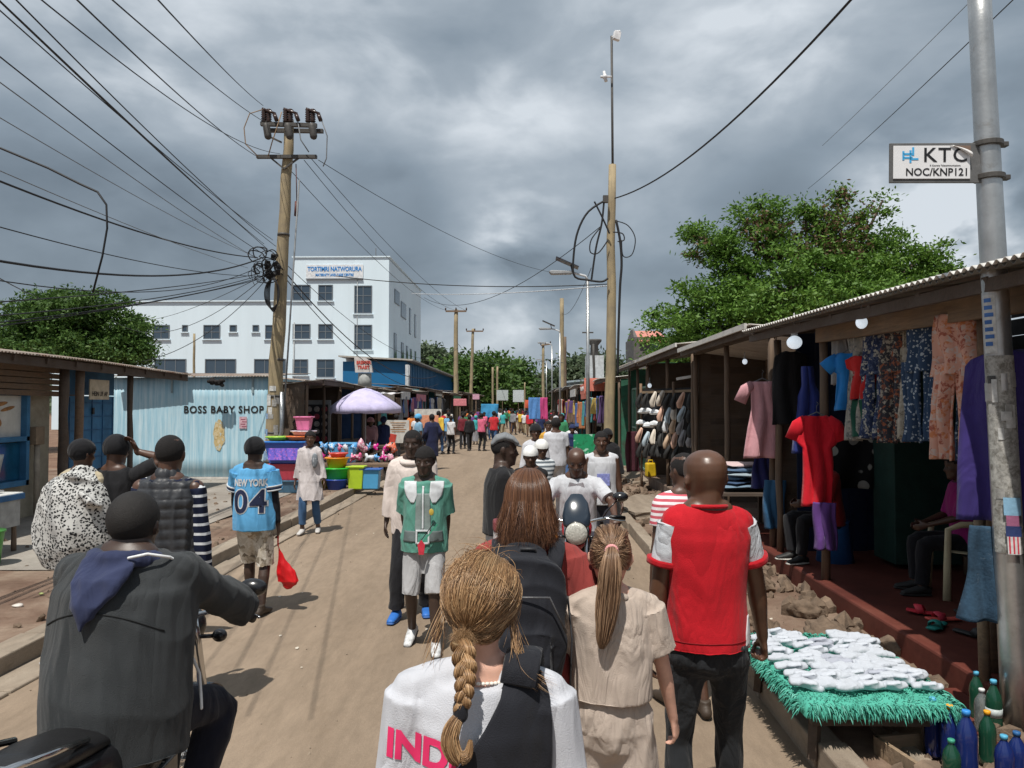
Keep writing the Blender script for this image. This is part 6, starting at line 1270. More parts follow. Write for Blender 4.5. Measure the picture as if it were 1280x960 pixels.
# ---- lilac parasol
px_ = W(457, 500, 21.0)
pr_ = empty('parasol', (px_.x, 21.0, .13), R(4), 'lilac and white market parasol over the left pavement', 'parasol')
LIL = cloth('lilac_fabric', (.50, .46, .66), .8, wr=.2); m = MB(); n = 8; vs = [(0, 0, 2.36)]; fs = []; K = 6
for j in range(1, K+1):
    for i in range(n*4):
        a = 2*PI*i/(n*4); rr = .98*j/K; sc_ = 1-.05*(1-abs(math.cos(a*n/2)))*j/K; vs.append((rr*sc_*math.cos(a), rr*sc_*math.sin(a), 2.36-.52*(j/K)**1.5-.02*(1-abs(math.cos(a*n/2)))*j/K))
q = n*4
for i in range(q): fs.append((0, 1+i, 1+(i+1) % q))
for j in range(K-1):
    for i in range(q): fs.append((1+j*q+i, 1+(j+1)*q+i, 1+(j+1)*q+(i+1) % q, 1+j*q+(i+1) % q))
b0 = 1+(K-1)*q
for i in range(q): x, y, z = vs[b0+i]; vs.append((x*1.01, y*1.01, z-.17+.015*math.sin(i*1.7)))
for i in range(q): fs.append((b0+i, b0+q+i, b0+q+(i+1) % q, b0+(i+1) % q))
me = bpy.data.meshes.new('canopy'); me.from_pydata(vs, [], fs); me.update(); o = link('canopy', me, LIL, pr_, True); s_ = o.modifiers.new('s', 'SOLIDIFY'); s_.thickness = .006
m = MB(); m.tube([(0, 0, 0), (0, 0, 2.4)], .02, 8); m.build('pole', M('alu_pole', (.5, .5, .5), .4), pr_, True)
m = MB()
for i in range(8): a = 2*PI*i/8; m.tube([(0, 0, 2.30), (.93*math.cos(a), .93*math.sin(a), 1.85)], .006, 5)
m.build('ribs', IRON, pr_, True); m = MB(); m.lathe((0, 0, 0), [(.25, 0), (.25, .06), (.05, .10)], 16); m.build('base', CONC, pr_, True)
o = tag(corr((-4.9, 20.9, 2.32), (1, 0, 0), 1.3, (0, 1, .05), 1.2, M('white_sheet', (.68, .66, .66), .7), 'awning_sheet', seed=9, amp=.02, pitch=.3), 'white plastic sheet draped above the lilac parasol', 'sheet')
ct = empty('vendor_table', (-4.35, 20.4, .13), 0, 'dark rickety vendor table under the lilac parasol', 'table'); m = MB(); m.box((0, 0, .78), (1.1, .7, .05)); m.build('tabletop', WDD, ct)
for a in (-.5, 0, .5):
    for b in (-.3, .3): m = MB(); m.bar((a, b, 0), (a*.9, b, .76), .07, .07); m.build('leg', WDD, ct)
m = MB(); m.bar((-.5, -.32, .3), (.5, -.32, .7), .05, .04); m.bar((.5, -.32, .3), (-.5, -.32, .7), .05, .04); m.bar((.5, -.3, .35), (.5, .3, .35), .05, .05); m.build('cross_brace', WDD, ct)
r = random.Random(14)
for i, (x, y, s, c, lb) in enumerate([(-3.55, 21.3, .28, (.42, .38, .30), 'pale sack on the pavement right of the vendor table'), (-3.9, 21.6, .24, (.03, .03, .06), 'dark blue sack beside the vendor table'), (-3.3, 22.6, .22, (.34, .27, .20), 'brown sack lying by the red and white signboard')]):
    m = MB(); m.ball((0, 0, 0), (s*1.3, s, s*.8), 18, 14); me = m.mesh(); p = getco(me); setco(me, p*(1+.25*fold(p*2, 1, 8, i, 1)[:, None])); o = link('sack', me, M('sack_%d' % i, c, .95, .3, 12, .4), None, True); o.location = (x, y, .13+s*.6); tag(o, lb, 'sack')
sb = empty('signboard', (-4.15, 24.0, .13), 0, 'white and red framed signboard standing at the left kerb', 'sign'); m = MB(); m.box((0, 0, 1.05), (.78, .05, .72)); m.build('panel', M('board_offwhite', (.62, .60, .56), .6), sb)
m = MB(); m.prism([(-.36, .72), (-.05, .72), (.0, .95), (-.36, 1.02)], (0, -.032, 0), (1, 0, 0), (0, 0, 1), (0, 1, 0), .004); m.build('red_patch', M('sign_red', (.6, .07, .05), .6), sb)
m = MB(); [m.box((.05, -.03, 1.33-k*.07), (.5-.08*(k % 3), .006, .022)) for k in range(5)]; m.build('print_lines', M('sign_ink', (.45, .25, .12), .7), sb); m = MB(); m.box((-.33, 0, .35), (.05, .05, .7)); m.box((.33, 0, .35), (.05, .05, .7)); m.build('legs', WDD, sb)
# ---- white building
WB = M('white_render', (.66, .77, .84), .85, .05, .5, .1, 6, stretch=(1, 1, .12), dirt=((.46, .52, .55), .60, .3)); GL = glass('window_glass', (.045, .07, .10)); FRM = M('window_frame', (.16, .18, .2), .5, .1, bm=0)
def white_building():
    Y = 62.0; t = empty('office_building', (-20, Y, 0), 0, 'large white three-storey clinic building with dark windows behind the left stalls', 'building')
    def A(px, py): p = W(px, py, Y); return p.x+20, p.z
    xr = A(486, 400)[0]; xm = A(366, 400)[0]; xl = A(60, 400)[0]; zt = A(400, 322)[1]; zl = A(200, 376)[1]
    m = MB(); D = 18.5; m.box(((xr+xm)/2, D/2, zt/2), (xr-xm, D, zt)); m.build('main_block', WB, t)
    m = MB(); m.box(((xl+xm)/2-.01, D/2+.35, zl/2), (xm-xl, D-.7, zl)); m.build('wing', WB, t)
    m = MB(); m.box(((xr+xm)/2, D/2, zt+.05), (xr-xm+.2, D+.2, .1)); m.box(((xl+xm)/2-.15, D/2+.3, zl+.05), (xm-xl-.1, D-.5, .1)); m.build('parapet', WB, t)
    def win(px0, py0, px1, py1, yo=0, mull=(1, 1)):
        x0, z1 = A(px0, py0); x1, z0 = A(px1, py1); m = MB(); f = .07; y = yo-.012
        for (a, b, c, d) in ((x0, x1, z0, z0+f), (x0, x1, z1-f, z1), (x0, x0+f, z0+f, z1-f), (x1-f, x1, z0+f, z1-f)): m.box(((a+b)/2, y, (c+d)/2), (b-a, .10, d-c))
        for k in range(mull[0]): xx = x0+(x1-x0)*(k+1)/(mull[0]+1); m.box((xx, y+.01, (z0+z1)/2), (.05, .07, z1-z0-2*f))
        for k in range(mull[1]): zz_ = z0+(z1-z0)*(k+1.3)/(mull[1]+1.6); m.box(((x0+x1)/2, y+.012, zz_), (x1-x0-2*f, .06, .05))
        w_ = m.build('window', FRM, t); m = MB(); m.box(((x0+x1)/2, y+.02, (z0+z1)/2), (x1-x0-.06, .03, z1-z0-.06)); m.build('pane', GL, w_)
        m = MB(); m.box(((x0+x1)/2, y-.05, z0-.05), (x1-x0+.2, .16, .07)); m.build('sill', WB, w_)
    for b in ((366, 356, 388, 376), (398, 356, 416, 376), (366, 405, 388, 424), (398, 405, 416, 424), (366, 449, 385, 469), (396, 449, 418, 472)): win(*b)
    win(443, 357, 465, 392, 0, (1, 2)); win(443, 406, 465, 437, 0, (1, 2)); win(443, 449, 452, 476, 0, (0, 2))
    for b in ((186, 405, 207, 423), (250, 405, 271, 423), (328, 405, 350, 423), (166, 405, 178, 423)): win(*b, yo=.70)
    for b in ((223, 405, 230, 414), (283, 405, 292, 414), (312, 405, 320, 414)): win(*b, yo=.70, mull=(0, 0))
    for b in ((188, 448, 228, 470), (252, 448, 291, 470), (314, 448, 354, 470)): win(*b, yo=.70, mull=(2, 0))
    # side windows
    for (y0, y1, z0, z1) in [(2.5, 5.0, 10.8, 12.0), (5.8, 8.6, 10.0, 11.4), (10.6, 11.6, 8.9, 11.4), (14.0, 15, 8.9, 11.2), (2.3, 3.6, 5.4, 8.2), (6.0, 7.4, 5.0, 7.7), (8.8, 9.8, 5.4, 7.6), (11.2, 12.2, 5.2, 7.5), (14.2, 15, 5.5, 7.5)]:
        m = MB(); m.box((xr+.012, (y0+y1)/2, (z0+z1)/2), (.08, y1-y0, z1-z0)); w_ = m.build('window', FRM, t); m = MB(); m.box((xr+.045, (y0+y1)/2, (z0+z1)/2), (.03, y1-y0-.14, z1-z0-.14)); m.build('pane', GL, w_)
    # sign band
    x0, z1 = A(383, 331); x1, z0 = A(454, 348); SB = M('sign_blue', (.03, .22, .55), .6, .1, bm=0)
    m = MB(); m.box(((x0+x1)/2, -.04, (z0+z1)/2), (x1-x0, .06, z1-z0)); sg = m.build('name_board', M('sign_white', (.72, .74, .76), .6), t); m = MB(); m.box(((x0+x1)/2, -.08, z0-.05), (x1-x0, .16, .08)); m.build('ledge', FRM, sg)
    text_obj('lettering', 'TORTIMRI NATWORURA', .52, SB, ((x0+x1)/2, -.075, z0+(z1-z0)*.66), (PI/2, 0, 0), sg, .01, .018, .76); text_obj('lettering', 'MATERNITY AND CARE CENTRE', .30, SB, ((x0+x1)/2, -.075, z0+(z1-z0)*.24), (PI/2, 0, 0), sg, .01, .012, .72)
    m = MB(); m.tube([(xr-1.9, 4, zt), (xr-1.9, 4, zt+1.6)], .03, 6); m.build('antenna', IRON, t, True)
    m = MB(); m.tube([(xr-7.8, -.05, zl-1.8), (xr-7.8, -.05, 1)], .05, 6); m.tube([(xr-2.6, -.05, zt-1), (xr-2.6, -.05, 1)], .03, 6); m.build('downpipe', M('pipe_grey', (.4, .42, .43), .6), t, True)
white_building()
# chimney sign (rusted flue with red lettering board)
fl = empty('roof_sign', W(456, 470, 27), 0, 'curved white board with faded red lettering on a grey duct above the left stall roofs', 'sign'); m = MB(); m.tube([(0, 0, -.45), (0, 0, .1)], [(.25, .18), (.24, .17)], 14, ref=(1, 0, 0)); m.build('duct', M('duct_grey', (.33, .34, .33), .6, .3, 8), fl, True)
m = MB(); m.prism([(-.30, 0), (.34, 0), (.26, .40), (.05, .52), (-.34, .55)], (0, -.2, .12), (1, 0, 0), (0, 0, 1), (0, 1, 0), .05); m.build('board', M('board_pale', (.55, .52, .50), .7), fl); text_obj('lettering', 'BREMIER\nTRASIT', .17, M('letter_red', (.55, .07, .05), .7), (0, -.21, .38), (PI/2, 0, 0), fl, .004, .006, .8)
# blue hall
bh = empty('blue_hall', (-9.7, 80, 0), 0, 'long hall with bright blue metal cladding and pale low-pitched roof beyond the white building', 'building')
m = MB(); m.box((-2.5, 1.0, 2.75), (5, 42, 5.5)); m.build('wall', M('cladding_blue', (.01, .13, .30), .5, .1, 1, .1), bh)
m = MB()
for k in range(42): m.box((.03, -19.6+k, 3.9), (.05, .06, 3.1))
m.build('cladding_ribs', M('cladding_blue2', (.012, .12, .27), .5), bh); m = MB(); m.box((-2.3, 1, 5.75), (5.9, 43, .12), (0, R(3), 0)); m.build('roof', M('roof_pale', (.42, .40, .36), .6), bh)
for k in range(2): m = MB(); m.box((.25, -20.2-k*.6, 2.6), (.25, .25, 5.2)); m.build('column', M('column_pale', (.55, .58, .6), .7), bh)
# ================================================================ RIGHT SIDE
def near_stall():
    t = empty('clothes_stall', (3.0, 6.6, .28), 0, 'dark timber clothes stall with a corrugated roof edge, nearest on the right', 'stall')
    y0, y1 = -4.6, 2.55     # local
    corr((-.42, y0-.3, 2.426), (0, 1, .0225), y1-y0+.3, (1, 0, .14), 3.4, M('tin_roof_dark', (.17, .16, .14), .5, .3, 3, .2, dirt=((.15, .08, .05), .5, .2)), 'roof', t, seed=8)
    corr((-.44, y0-.3, 2.446), (0, 1, .0225), y1-y0+.3, (1, 0, .14), .10, TINR, 'roof_edge', t, seed=8)
    m = MB(); m.bar((-.33, y0-.2, 2.36), (-.33, y1, 2.52), .04, .08); m.build('eave_board', WDD, t)
    m = MB(); m.bar((-.10, y0, 2.28), (-.10, y1-1.5, 2.43), .05, .16); m.build('front_plank', wood('plank_tan', (.27, .175, .10), st=(14, 1, 14)), t)
    m = MB()
    for k in range(10): m.bar((-.35, y0+.2+k*.75, 2.375+.0225*k*.75), (2.6, y0+.2+k*.75, 2.78+.0225*k*.75), .05, .08)
    m.build('rafters', WDD, t)
    for y in (1.05,): post(t, -.04, y, 0, 2.5, .085, WDV)
    post(t, 0, -1.55, 0, 2.35, .09, WD); post(t, -.02, 2.5, 0, 2.5, .08, WDV); post(t, 1.5, 1.3, 0, 2.6, .1, WDV)
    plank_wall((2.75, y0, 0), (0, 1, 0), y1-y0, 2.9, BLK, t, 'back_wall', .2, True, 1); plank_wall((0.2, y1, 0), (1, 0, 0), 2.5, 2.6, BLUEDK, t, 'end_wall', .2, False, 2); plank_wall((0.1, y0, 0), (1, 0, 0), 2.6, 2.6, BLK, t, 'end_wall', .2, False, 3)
    m = MB(); m.box((1.2, 1.75, 1.1), (.7, .5, 2.1)); m.build('cupboard', M('cupboard_green', (.015, .05, .04), .7), t, bevel=.01)
    m = MB()
    for k in range(4): m.box((1.6, .3, .5+k*.5), (.5, 1.4, .03))
    m.build('shelf', WDD, t)
    # hanging line
    m = MB(); m.tube([(-.03, y0+.3, 2.22), (-.03, 1.1, 2.36)], .008, 6); m.build('rail', IRON, t, True)
BLUEDK = M('navy_tin', (.012, .022, .06), .6, .3, 3, .2)
near_stall()
FL = [('grey-patterned', [(.32, .31, .28), (.16, .16, .16), (.42, .38, .32)]), ('navy and cream floral', [(.035, .05, .11), (.50, .48, .42), (.10, .13, .22)]), ('black and rust floral', [(.05, .05, .06), (.40, .36, .30), (.32, .11, .06)]), ('sand-patterned', [(.42, .38, .31), (.2, .17, .13), (.5, .46, .4)])]
def hang(px0, px1, py0, py1, X, label, kind, mat, cat='trousers', seed=0, yaw=None, hanger=False, w_=None, name=None):
    Yc = X*F/((px0+px1)/2-660); Ya = X*F/(px1-660); Yb = X*F/(px0-660); p = W((px0+px1)/2, py0, Yc); z0 = p.z; z1 = W((px0+px1)/2, py1, Yc).z
    return garment(label, (X, Yc, z0), R(-72) if yaw is None else yaw, kind, w_ or abs(Yb-Ya)*.72, z0-z1, mat, cat, seed=seed, hanger=hanger, name=name)
PE = patt('peach_floral', [(.66, .36, .27), (.60, .22, .10), (.60, .46, .40), (.40, .12, .08)], 'blobs', 26)
hang(1163, 1216, 392, 574, 2.93, 'peach trousers with small orange flowers hanging at the front of the clothes stall', 'trousers', PE, seed=1, name='peach_trousers')
NVD = patt('navy_dotted', [(.04, .07, .13), (.42, .47, .52)], 'dots', 34, thr=.30)
hang(1130, 1170, 400, 552, 3.0, 'navy trousers with a dense white print left of the peach trousers', 'trousers', NVD, seed=2, name='printed_trousers'); hang(1192, 1217, 420, 575, 3.10, 'navy dotted trousers seen between the legs of the peach pair', 'cloth', NVD, seed=12, name='printed_trousers')
hang(1100, 1128, 402, 553, 3.05, 'black, white and rust floral trousers hanging left of the navy printed pair', 'trousers', patt('pf2', FL[2][1], 'blobs', 30), seed=3, name='printed_trousers')
hang(1122, 1140, 405, 548, 3.1, 'sand-coloured patterned trousers squeezed behind the navy printed pair', 'cloth', patt('pf3', FL[3][1], 'blobs', 30), seed=13, name='printed_trousers')
hang(1078, 1106, 410, 548, 3.05, 'navy and cream floral trousers in the middle of the hanging row', 'trousers', patt('pf1', FL[1][1], 'blobs', 34), seed=4, name='printed_trousers'); hang(1060, 1080, 412, 550, 3.0, 'plain grey patterned trousers left of the navy floral pair', 'trousers', patt('pf0', FL[0][1], 'blobs', 40), seed=5, name='printed_trousers')
hang(1040, 1056, 420, 480, 3.05, 'pale grey strip of cloth at the left end of the hanging row', 'cloth', cloth('pale_grey_cloth', (.32, .32, .32)), 'cloth', seed=6)
hang(1215, 1228, 385, 590, 3.05, 'dark maroon patterned garment just left of the steel pole', 'gown', patt('maroon_pat', [(.10, .03, .03), (.22, .10, .07), (.05, .02, .02)], 'blobs', 30), 'garment', seed=7, name='maroon_garment')
hang(1206, 1290, 440, 652, 2.86, 'plain purple-navy gown hanging behind the steel pole', 'gown', cloth('purple_navy', (.045, .030, .16), wr=.8), 'gown', seed=8, name='purple_gown', w_=.55, yaw=R(-50))
hang(1046, 1070, 442, 512, 2.95, 'bright blue T-shirt hanging at the left of the trouser row', 'shirt', cloth('bright_blue', (.02, .20, .55)), 'shirt', seed=9, hanger=True, yaw=R(-35), w_=.34, name='blue_shirt')
hang(1068, 1082, 445, 498, 3.0, 'small red top hanging right behind the bright blue T-shirt', 'shirt', cloth('small_red', (.55, .03, .03)), 'shirt', seed=10, yaw=R(-45), w_=.30, name='small_red_shirt')
hang(1074, 1092, 500, 545, 3.05, 'dark green cloth below the small red top', 'cloth', cloth('dark_green', (.02, .09, .06)), 'cloth', seed=19, w_=.3, yaw=R(-40))
hang(1040, 1102, 530, 610, 3.75, 'black cloth with big pale leaf shapes hung inside the stall', 'cloth', patt('leafy_black', [(.012, .012, .013), (.34, .34, .31)], 'dots', 5.5, thr=.33), 'cloth', seed=11, yaw=R(-15), w_=.62)
hang(993, 1022, 458, 566, 2.88, 'navy pinafore dress hanging from the front post', 'bib', cloth('navy_pinafore', (.025, .04, .19)), 'dress', seed=14, yaw=R(-25), w_=.30, name='pinafore')
hang(998, 1037, 520, 632, 2.86, 'red T-shirt hanging sideways from the front post above purple trousers', 'shirt', cloth('red_tee', (.58, .012, .025)), 'shirt', seed=15, yaw=R(-20), w_=.38, name='red_shirt', hanger=True)
hang(1017, 1037, 628, 686, 2.9, 'purple trousers hanging below the red T-shirt', 'cloth', cloth('purple_trouser', (.11, .045, .20)), 'trousers', seed=16, yaw=R(-20), w_=.20, name='purple_trousers')
hang(928, 974, 477, 572, 2.84, 'dusty pink dress with flared skirt on a hanger', 'dress', cloth('dusty_pink', (.58, .30, .33)), 'dress', seed=17, yaw=R(-12), w_=.44, hanger=True, name='pink_dress')
hang(938, 965, 566, 610, 2.95, 'navy skirt hanging below the dusty pink dress', 'skirt', cloth('navy_skirt', (.02, .022, .10)), 'skirt', seed=18, yaw=R(-12), w_=.30, name='navy_skirt'); hang(955, 975, 600, 660, 3.0, 'blue denim skirt below the navy skirt', 'cloth', cloth('denim_mid', (.03, .10, .20)), 'skirt', seed=20, yaw=R(-12), w_=.24, name='denim_skirt')
hang(972, 1000, 440, 530, 3.1, 'black coat on the post between the pink dress and the navy pinafore', 'gown', cloth('black_tee', (.014, .014, .016)), 'coat', seed=22, yaw=R(-12), w_=.45, name='black_coat')
# denim shorts beside the pole
hang(1196, 1262, 657, 775, 2.74, 'ripped blue denim skirt with frayed hem hanging left of the steel pole', 'skirt', M('ripped_denim', (.028, .065, .11), .95, .35, 9, .5, 60, dirt=((.30, .36, .42), .60, .1)), 'skirt', seed=23, yaw=R(-18), w_=.34, name='denim_skirt')
tubeobj('wooden_post', [(2.88, 4.9, .1), (2.86, 4.9, 1.32)], .035, WD2, n=8, label='short rough wooden stake holding the denim skirt', cat='stake')
# lamps under the eave
def bulb(px, py, X, sz, label, tube=False):
    Y = X*F/(px-660); p = W(px, py, Y); t = empty('bulb_lamp', p, 0, label, 'lamp'); EM, nt_, b_ = nm('bulb_white'); b_.inputs['Base Color'].default_value = (.8, .85, .9, 1); b_.inputs['Emission Color'].default_value = (.8, .9, 1, 1); b_.inputs['Emission Strength'].default_value = .55; b_.inputs['Roughness'].default_value = .3
    m = MB(); m.ball((0, 0, 0), (sz, sz, sz*(1.15 if not tube else .9)), 16, 12); m.build('bulb', EM, t, True); m = MB(); m.tube([(0, 0, sz*.9), (0, 0, sz*1.9)], sz*.45, 10); m.tube([(0, 0, sz*1.8), (0, 0, sz*4)], .006, 6); m.build('holder', M('holder_grey', (.4, .4, .4), .5), t, True)
bulb(1077, 403, 2.72, .045, 'round white bulb hanging in front of the tan plank, nearest to the pole'); bulb(993, 428, 2.72, .075, 'large white bulb under the eave above the black coat', True); bulb(931, 452, 3.1, .035, 'small bare bulb under the second stall roof'); bulb(812, 482, 3.0, .05, 'tiny bright bulb above the shoe display')
# plastic chair
def chair(label, loc, rz, col):
    t = empty('plastic_chair', loc, rz, label, 'chair'); pm = M('chair_cream', col, .45, .1, 5, .05)
    m = MB(); m.tube([(-.0, -.20, .42), (0, 0, .40), (0, .2, .42)], [(.20, .015), (.22, .015), (.21, .015)], 18, ref=(1, 0, 0), round_=True); m.build('seat', pm, t, True)
    for a in (-1, 1):
        m = MB(); m.tube([(a*.25, .25, 0), (a*.225, .235, .30), (a*.215, .22, .62), (a*.22, .12, .665), (a*.23, -.15, .68)], [(.035, .018), (.032, .018), (.028, .016), (.03, .014), (.03, .014)], 10, ref=(0, 1, 0)); m.build('leg', pm, t, True)
        m = MB(); m.tube([(a*.24, -.30, 0), (a*.215, -.24, .36), (a*.205, -.24, .50)], [(.035, .018), (.032, .018), (.03, .016)], 10, ref=(0, 1, 0)); m.build('leg', pm, t, True)
    m = MB(); m.tube([(-.23, -.15, .68), (-.20, -.27, .74), (0, -.33, .78), (.20, -.27, .74), (.23, -.15, .68)], [(.020, .03)]*5, 10); 
    for k in range(5): x = -.14+k*.07; m.tube([(x, -.22, .42), (x*1.05, -.31, .78)], [(.02, .008)]*2, 8, ref=(1, 0, 0))
    m.build('backrest', pm, t, True); return t
chair('cream plastic armchair under the seated shopkeeper in magenta', (3.98, 7.03, .28), R(80), (.60, .52, .34)); chair('second cream plastic chair cut by the right edge of the photo', (3.75, 5.15, .28), R(60), (.42, .35, .20))
m = MB(); m.lathe((0, 0, 0), [(.20, 0), (.15, .42), (.16, .45)], 14); o = m.build('blue_stool', M('stool_blue', (.03, .13, .36), .4), None, True, label='blue plastic stool under the seated person behind the red T-shirt', cat='stool'); o.location = (3.4, 8.55, .28)
# slippers
def shoe(label, loc, rz, col, cat='shoe', name='shoe', strap=None, S=1.0, tilt=(0, 0)):
    t = empty(name, loc, rz, label, cat); t.rotation_euler = (tilt[0], tilt[1], rz); t.scale = (S, S, S); mt = M('shoe_%d_%d_%d' % tuple(int(c*100) for c in col), col, .6, .15, 8, .1)
    m = MB(); m.tube([(0, -.11, .012), (0, -.04, .012), (0, .06, .014), (0, .12, .02)], [(.030, .012), (.030, .011), (.042, .011), (.034, .010)], 14, ref=(1, 0, 0), round_=True); m.build('sole', strap and mt or mt, t, True)
    m = MB()
    if strap: m.tube([(-.042, .03, .015), (-.03, .045, .05), (0, .055, .062), (.03, .045, .05), (.042, .03, .015)], [(.028, .006)]*5, 8, ref=(0, 1, 0)); m.build('strap', M('strap_%d_%d' % (int(strap[0]*100), int(strap[2]*100)), strap, .5), t, True)
    else: m.tube([(0, -.10, .04), (0, -.05, .055), (0, .04, .045), (0, .12, .03)], [(.028, .035), (.032, .045), (.038, .030), (.028, .015)], 14, ref=(1, 0, 0), round_=True); m.build('upper', mt, t, True)
    return t
for i, (px, py, c, s, lb) in enumerate([(1158, 768, (.60, .03, .05), (.75, .05, .08), 'bright red slipper on the red floor, leftmost of the loose footwear'), (1180, 776, (.65, .10, .08), (.7, .06, .1), 'coral red slipper beside the bright red one'), (1172, 785, (.02, .25, .22), (.03, .30, .26), 'teal green slipper in front of the red pair'), (1205, 770, (.03, .03, .03), (.02, .02, .02), 'black slipper behind the teal slipper'), (1215, 795, (.03, .03, .035), (.02, .02, .02), 'black sandal nearest to the steel pole on the red floor')]): shoe(lb, G(px, py, .285), R(60+i*37), c, 'slipper', 'slipper', s, 1.15)
# folded jeans on a low table
jt = empty('low_table', (3.0, 10.7, .30), 0, 'dark low table carrying folded jeans behind the bald man', 'table'); m = MB(); m.box((0, 0, .52), (.85, 1.1, .04)); m.build('tabletop', WDD, jt)
for a in (-.38, .38):
    for b in (-.5, .5): m = MB(); m.box((a, b, .25), (.05, .05, .5)); m.build('leg', WDD, jt)
JC = [(.16, .24, .32), (.05, .09, .17), (.10, .17, .26), (.28, .34, .38), (.07, .12, .20), (.55, .42, .42)]
for i in range(6):
    m = MB(); m.tube([(-.36+i*.03, 0, 0), (0, 0, .02), (.30, .0, 0)], [(.28, .032)]*3, 14, ref=(0, 1, 0), round_=True); me = m.mesh(); wrinkle(me, .012, 12, i); o = link('folded_jeans', me, cloth('fold_%d' % i, JC[i]), None, True); o.location = (3.0+.03*(i % 2)-.05*(i % 3), 10.5+.1*(i % 3), .90+.055*i); o.rotation_euler = (0, 0, i*.4); tag(o, ['pink and white cloth folded at the bottom', 'darkest navy jeans in the folded pile', 'mid-blue jeans folded in the pile', 'pale grey-blue jeans in the folded pile', 'dark blue jeans high in the folded pile', 'light rose cloth on top of the folded pile'][i] if i else 'washed blue jeans at the bottom of the folded pile', 'jeans')
# second and third right stalls
def right_stall(x, y0, y1, zr, label, wall, seed, **k): return stall(x, 1, y0, y1, zr, label, wall, k.pop('roofm', M('tin_right', (.50, .46, .42), .5, .25, 3, .3, 20, dirt=((.2, .12, .08), .55, .2))), seed=seed, base=k.pop('base', .28), **k)
right_stall(3.0, 9.35, 13.7, 3.0, 'brown timber stall with horizontal slats, second on the right', BRW, 3, ov=.30, depth=2.4)
right_stall(3.0, 13.8, 19.0, 3.10, 'dark stall with hanging shoes and a bright roof edge, third on the right', BRW, 5, ov=.30, depth=2.6); right_stall(3.0, 19.1, 22.6, 3.12, 'green-fronted shop beside the wooden pole on the right', GREENW, 6, ov=.35, depth=1.2)
for (y0, y1, z, st_) in ((9.4, 13.6, 3.0, 0), (13.8, 22.6, 3.12, 1)):
    m = MB(); m.box((2.68, (y0+y1)/2, z-.02), (.03, y1-y0, .07)); m.build('eave_strip', M('white_fascia', (.62, .60, .57), .7, .2, 3), None, label=('pale fascia strip along the second right stall' if not st_ else 'bright fascia strip along the third right stall'), cat='fascia')
pw = empty('slat_wall', (3.25, 13.68, .3), 0, 'dark plank partition behind the hanging shoes with horizontal slats', 'wall'); plank_wall((0, 0, 0), (1, 0, 0), 1.9, 2.6, WDD, pw, 'boards', .13, True, 5)
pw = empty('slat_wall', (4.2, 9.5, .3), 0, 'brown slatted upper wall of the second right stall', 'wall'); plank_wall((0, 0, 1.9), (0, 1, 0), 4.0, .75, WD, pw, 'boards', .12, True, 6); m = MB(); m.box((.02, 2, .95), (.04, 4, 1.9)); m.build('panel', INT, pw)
FR = M('lattice_brown', (.22, .15, .095), .8); m = MB()
for y in (9.9, 11.2, 12.5): m.box((4.12, y, 1.45), (.05, .06, 2.3))
for z in (.5, 1.2, 2.25): m.box((4.12, 11.2, z), (.045, 2.6, .05))
m.build('window_frame', FR, None, label='brown timber window frame in the second right stall', cat='frame')
# shoe display: frontal net of shoes
A0, A1 = V((2.55, 17.4, 0)), V((3.55, 14.6, 0)); dd = (A1-A0); yawS = math.atan2(dd.y, dd.x)
nd = empty('display_net', A0, yawS, 'dark board hung with shoes under the third right stall', 'display'); m = MB(); m.box((dd.length/2, .06, 1.62), (dd.length, .02, 1.5)); m.build('backing', M('net_black', (.02, .02, .022), .9, .4, 10), nd); m = MB(); m.box((dd.length/2, .03, 2.30), (dd.length, .05, .05)); m.build('rail', WD2, nd)
for k_, px in enumerate((800, 848, 888)): post(nd, dd.length*(.02, .5, .98)[k_], .0, .1, 2.5, .06, WD)
r = random.Random(71); SC_ = [('white', (.70, .72, .74)), ('beige', (.55, .40, .28)), ('cream', (.62, .56, .48)), ('black', (.03, .03, .03)), ('peach', (.66, .42, .32)), ('grey', (.30, .30, .32)), ('pale blue', (.45, .55, .62))]
for i in range(46):
    a, b = i % 10, i//10; f = (a+.5+r.uniform(-.2, .2))/10; z = 2.10-b*.27+r.uniform(-.05, .05); p = A0+dd*f+V((-.04, -.07, z)); left = a < 3; cn_, c = ('white', (.74, .76, .78)) if (left and b in (1, 2)) else r.choice(SC_)
    if b > 3 or (b == 0 and r.random() < .5): cn_, c = 'black', (.03, .03, .03)
    hz = left and b in (1, 2); side_ = ('left third' if f < .34 else 'middle' if f < .67 else 'right third'); row = ('top row', 'second row', 'third row', 'fourth row', 'bottom row')[b]
    s = shoe(f'{cn_} shoe in the {row}, {side_} of the shoe display', p, r.uniform(-.3, .3), c, 'shoe', 'hanging_shoe', None, 1.35); s['group'] = 'shoes hung on the display'; s.rotation_euler = (R(80), r.uniform(-.3, .3), yawS+r.uniform(-.3, .3)) if not hz else (0, R(-25), yawS+R(-75))
garment('long white cloth with two panels hanging at the right end of the shoe display', (3.5, 14.35, 2.2), R(-20), 'cloth', .32, .95, cloth('white_cloth', (.68, .66, .66)), 'cloth', seed=77)
m = MB(); m.bar((2.9, 14.9, 2.52), (3.75, 14.4, 2.66), .04, .05); m.build('white_batten', M('batten_white', (.6, .6, .58), .6), None, label='white batten slung above the shoe display', cat='batten')
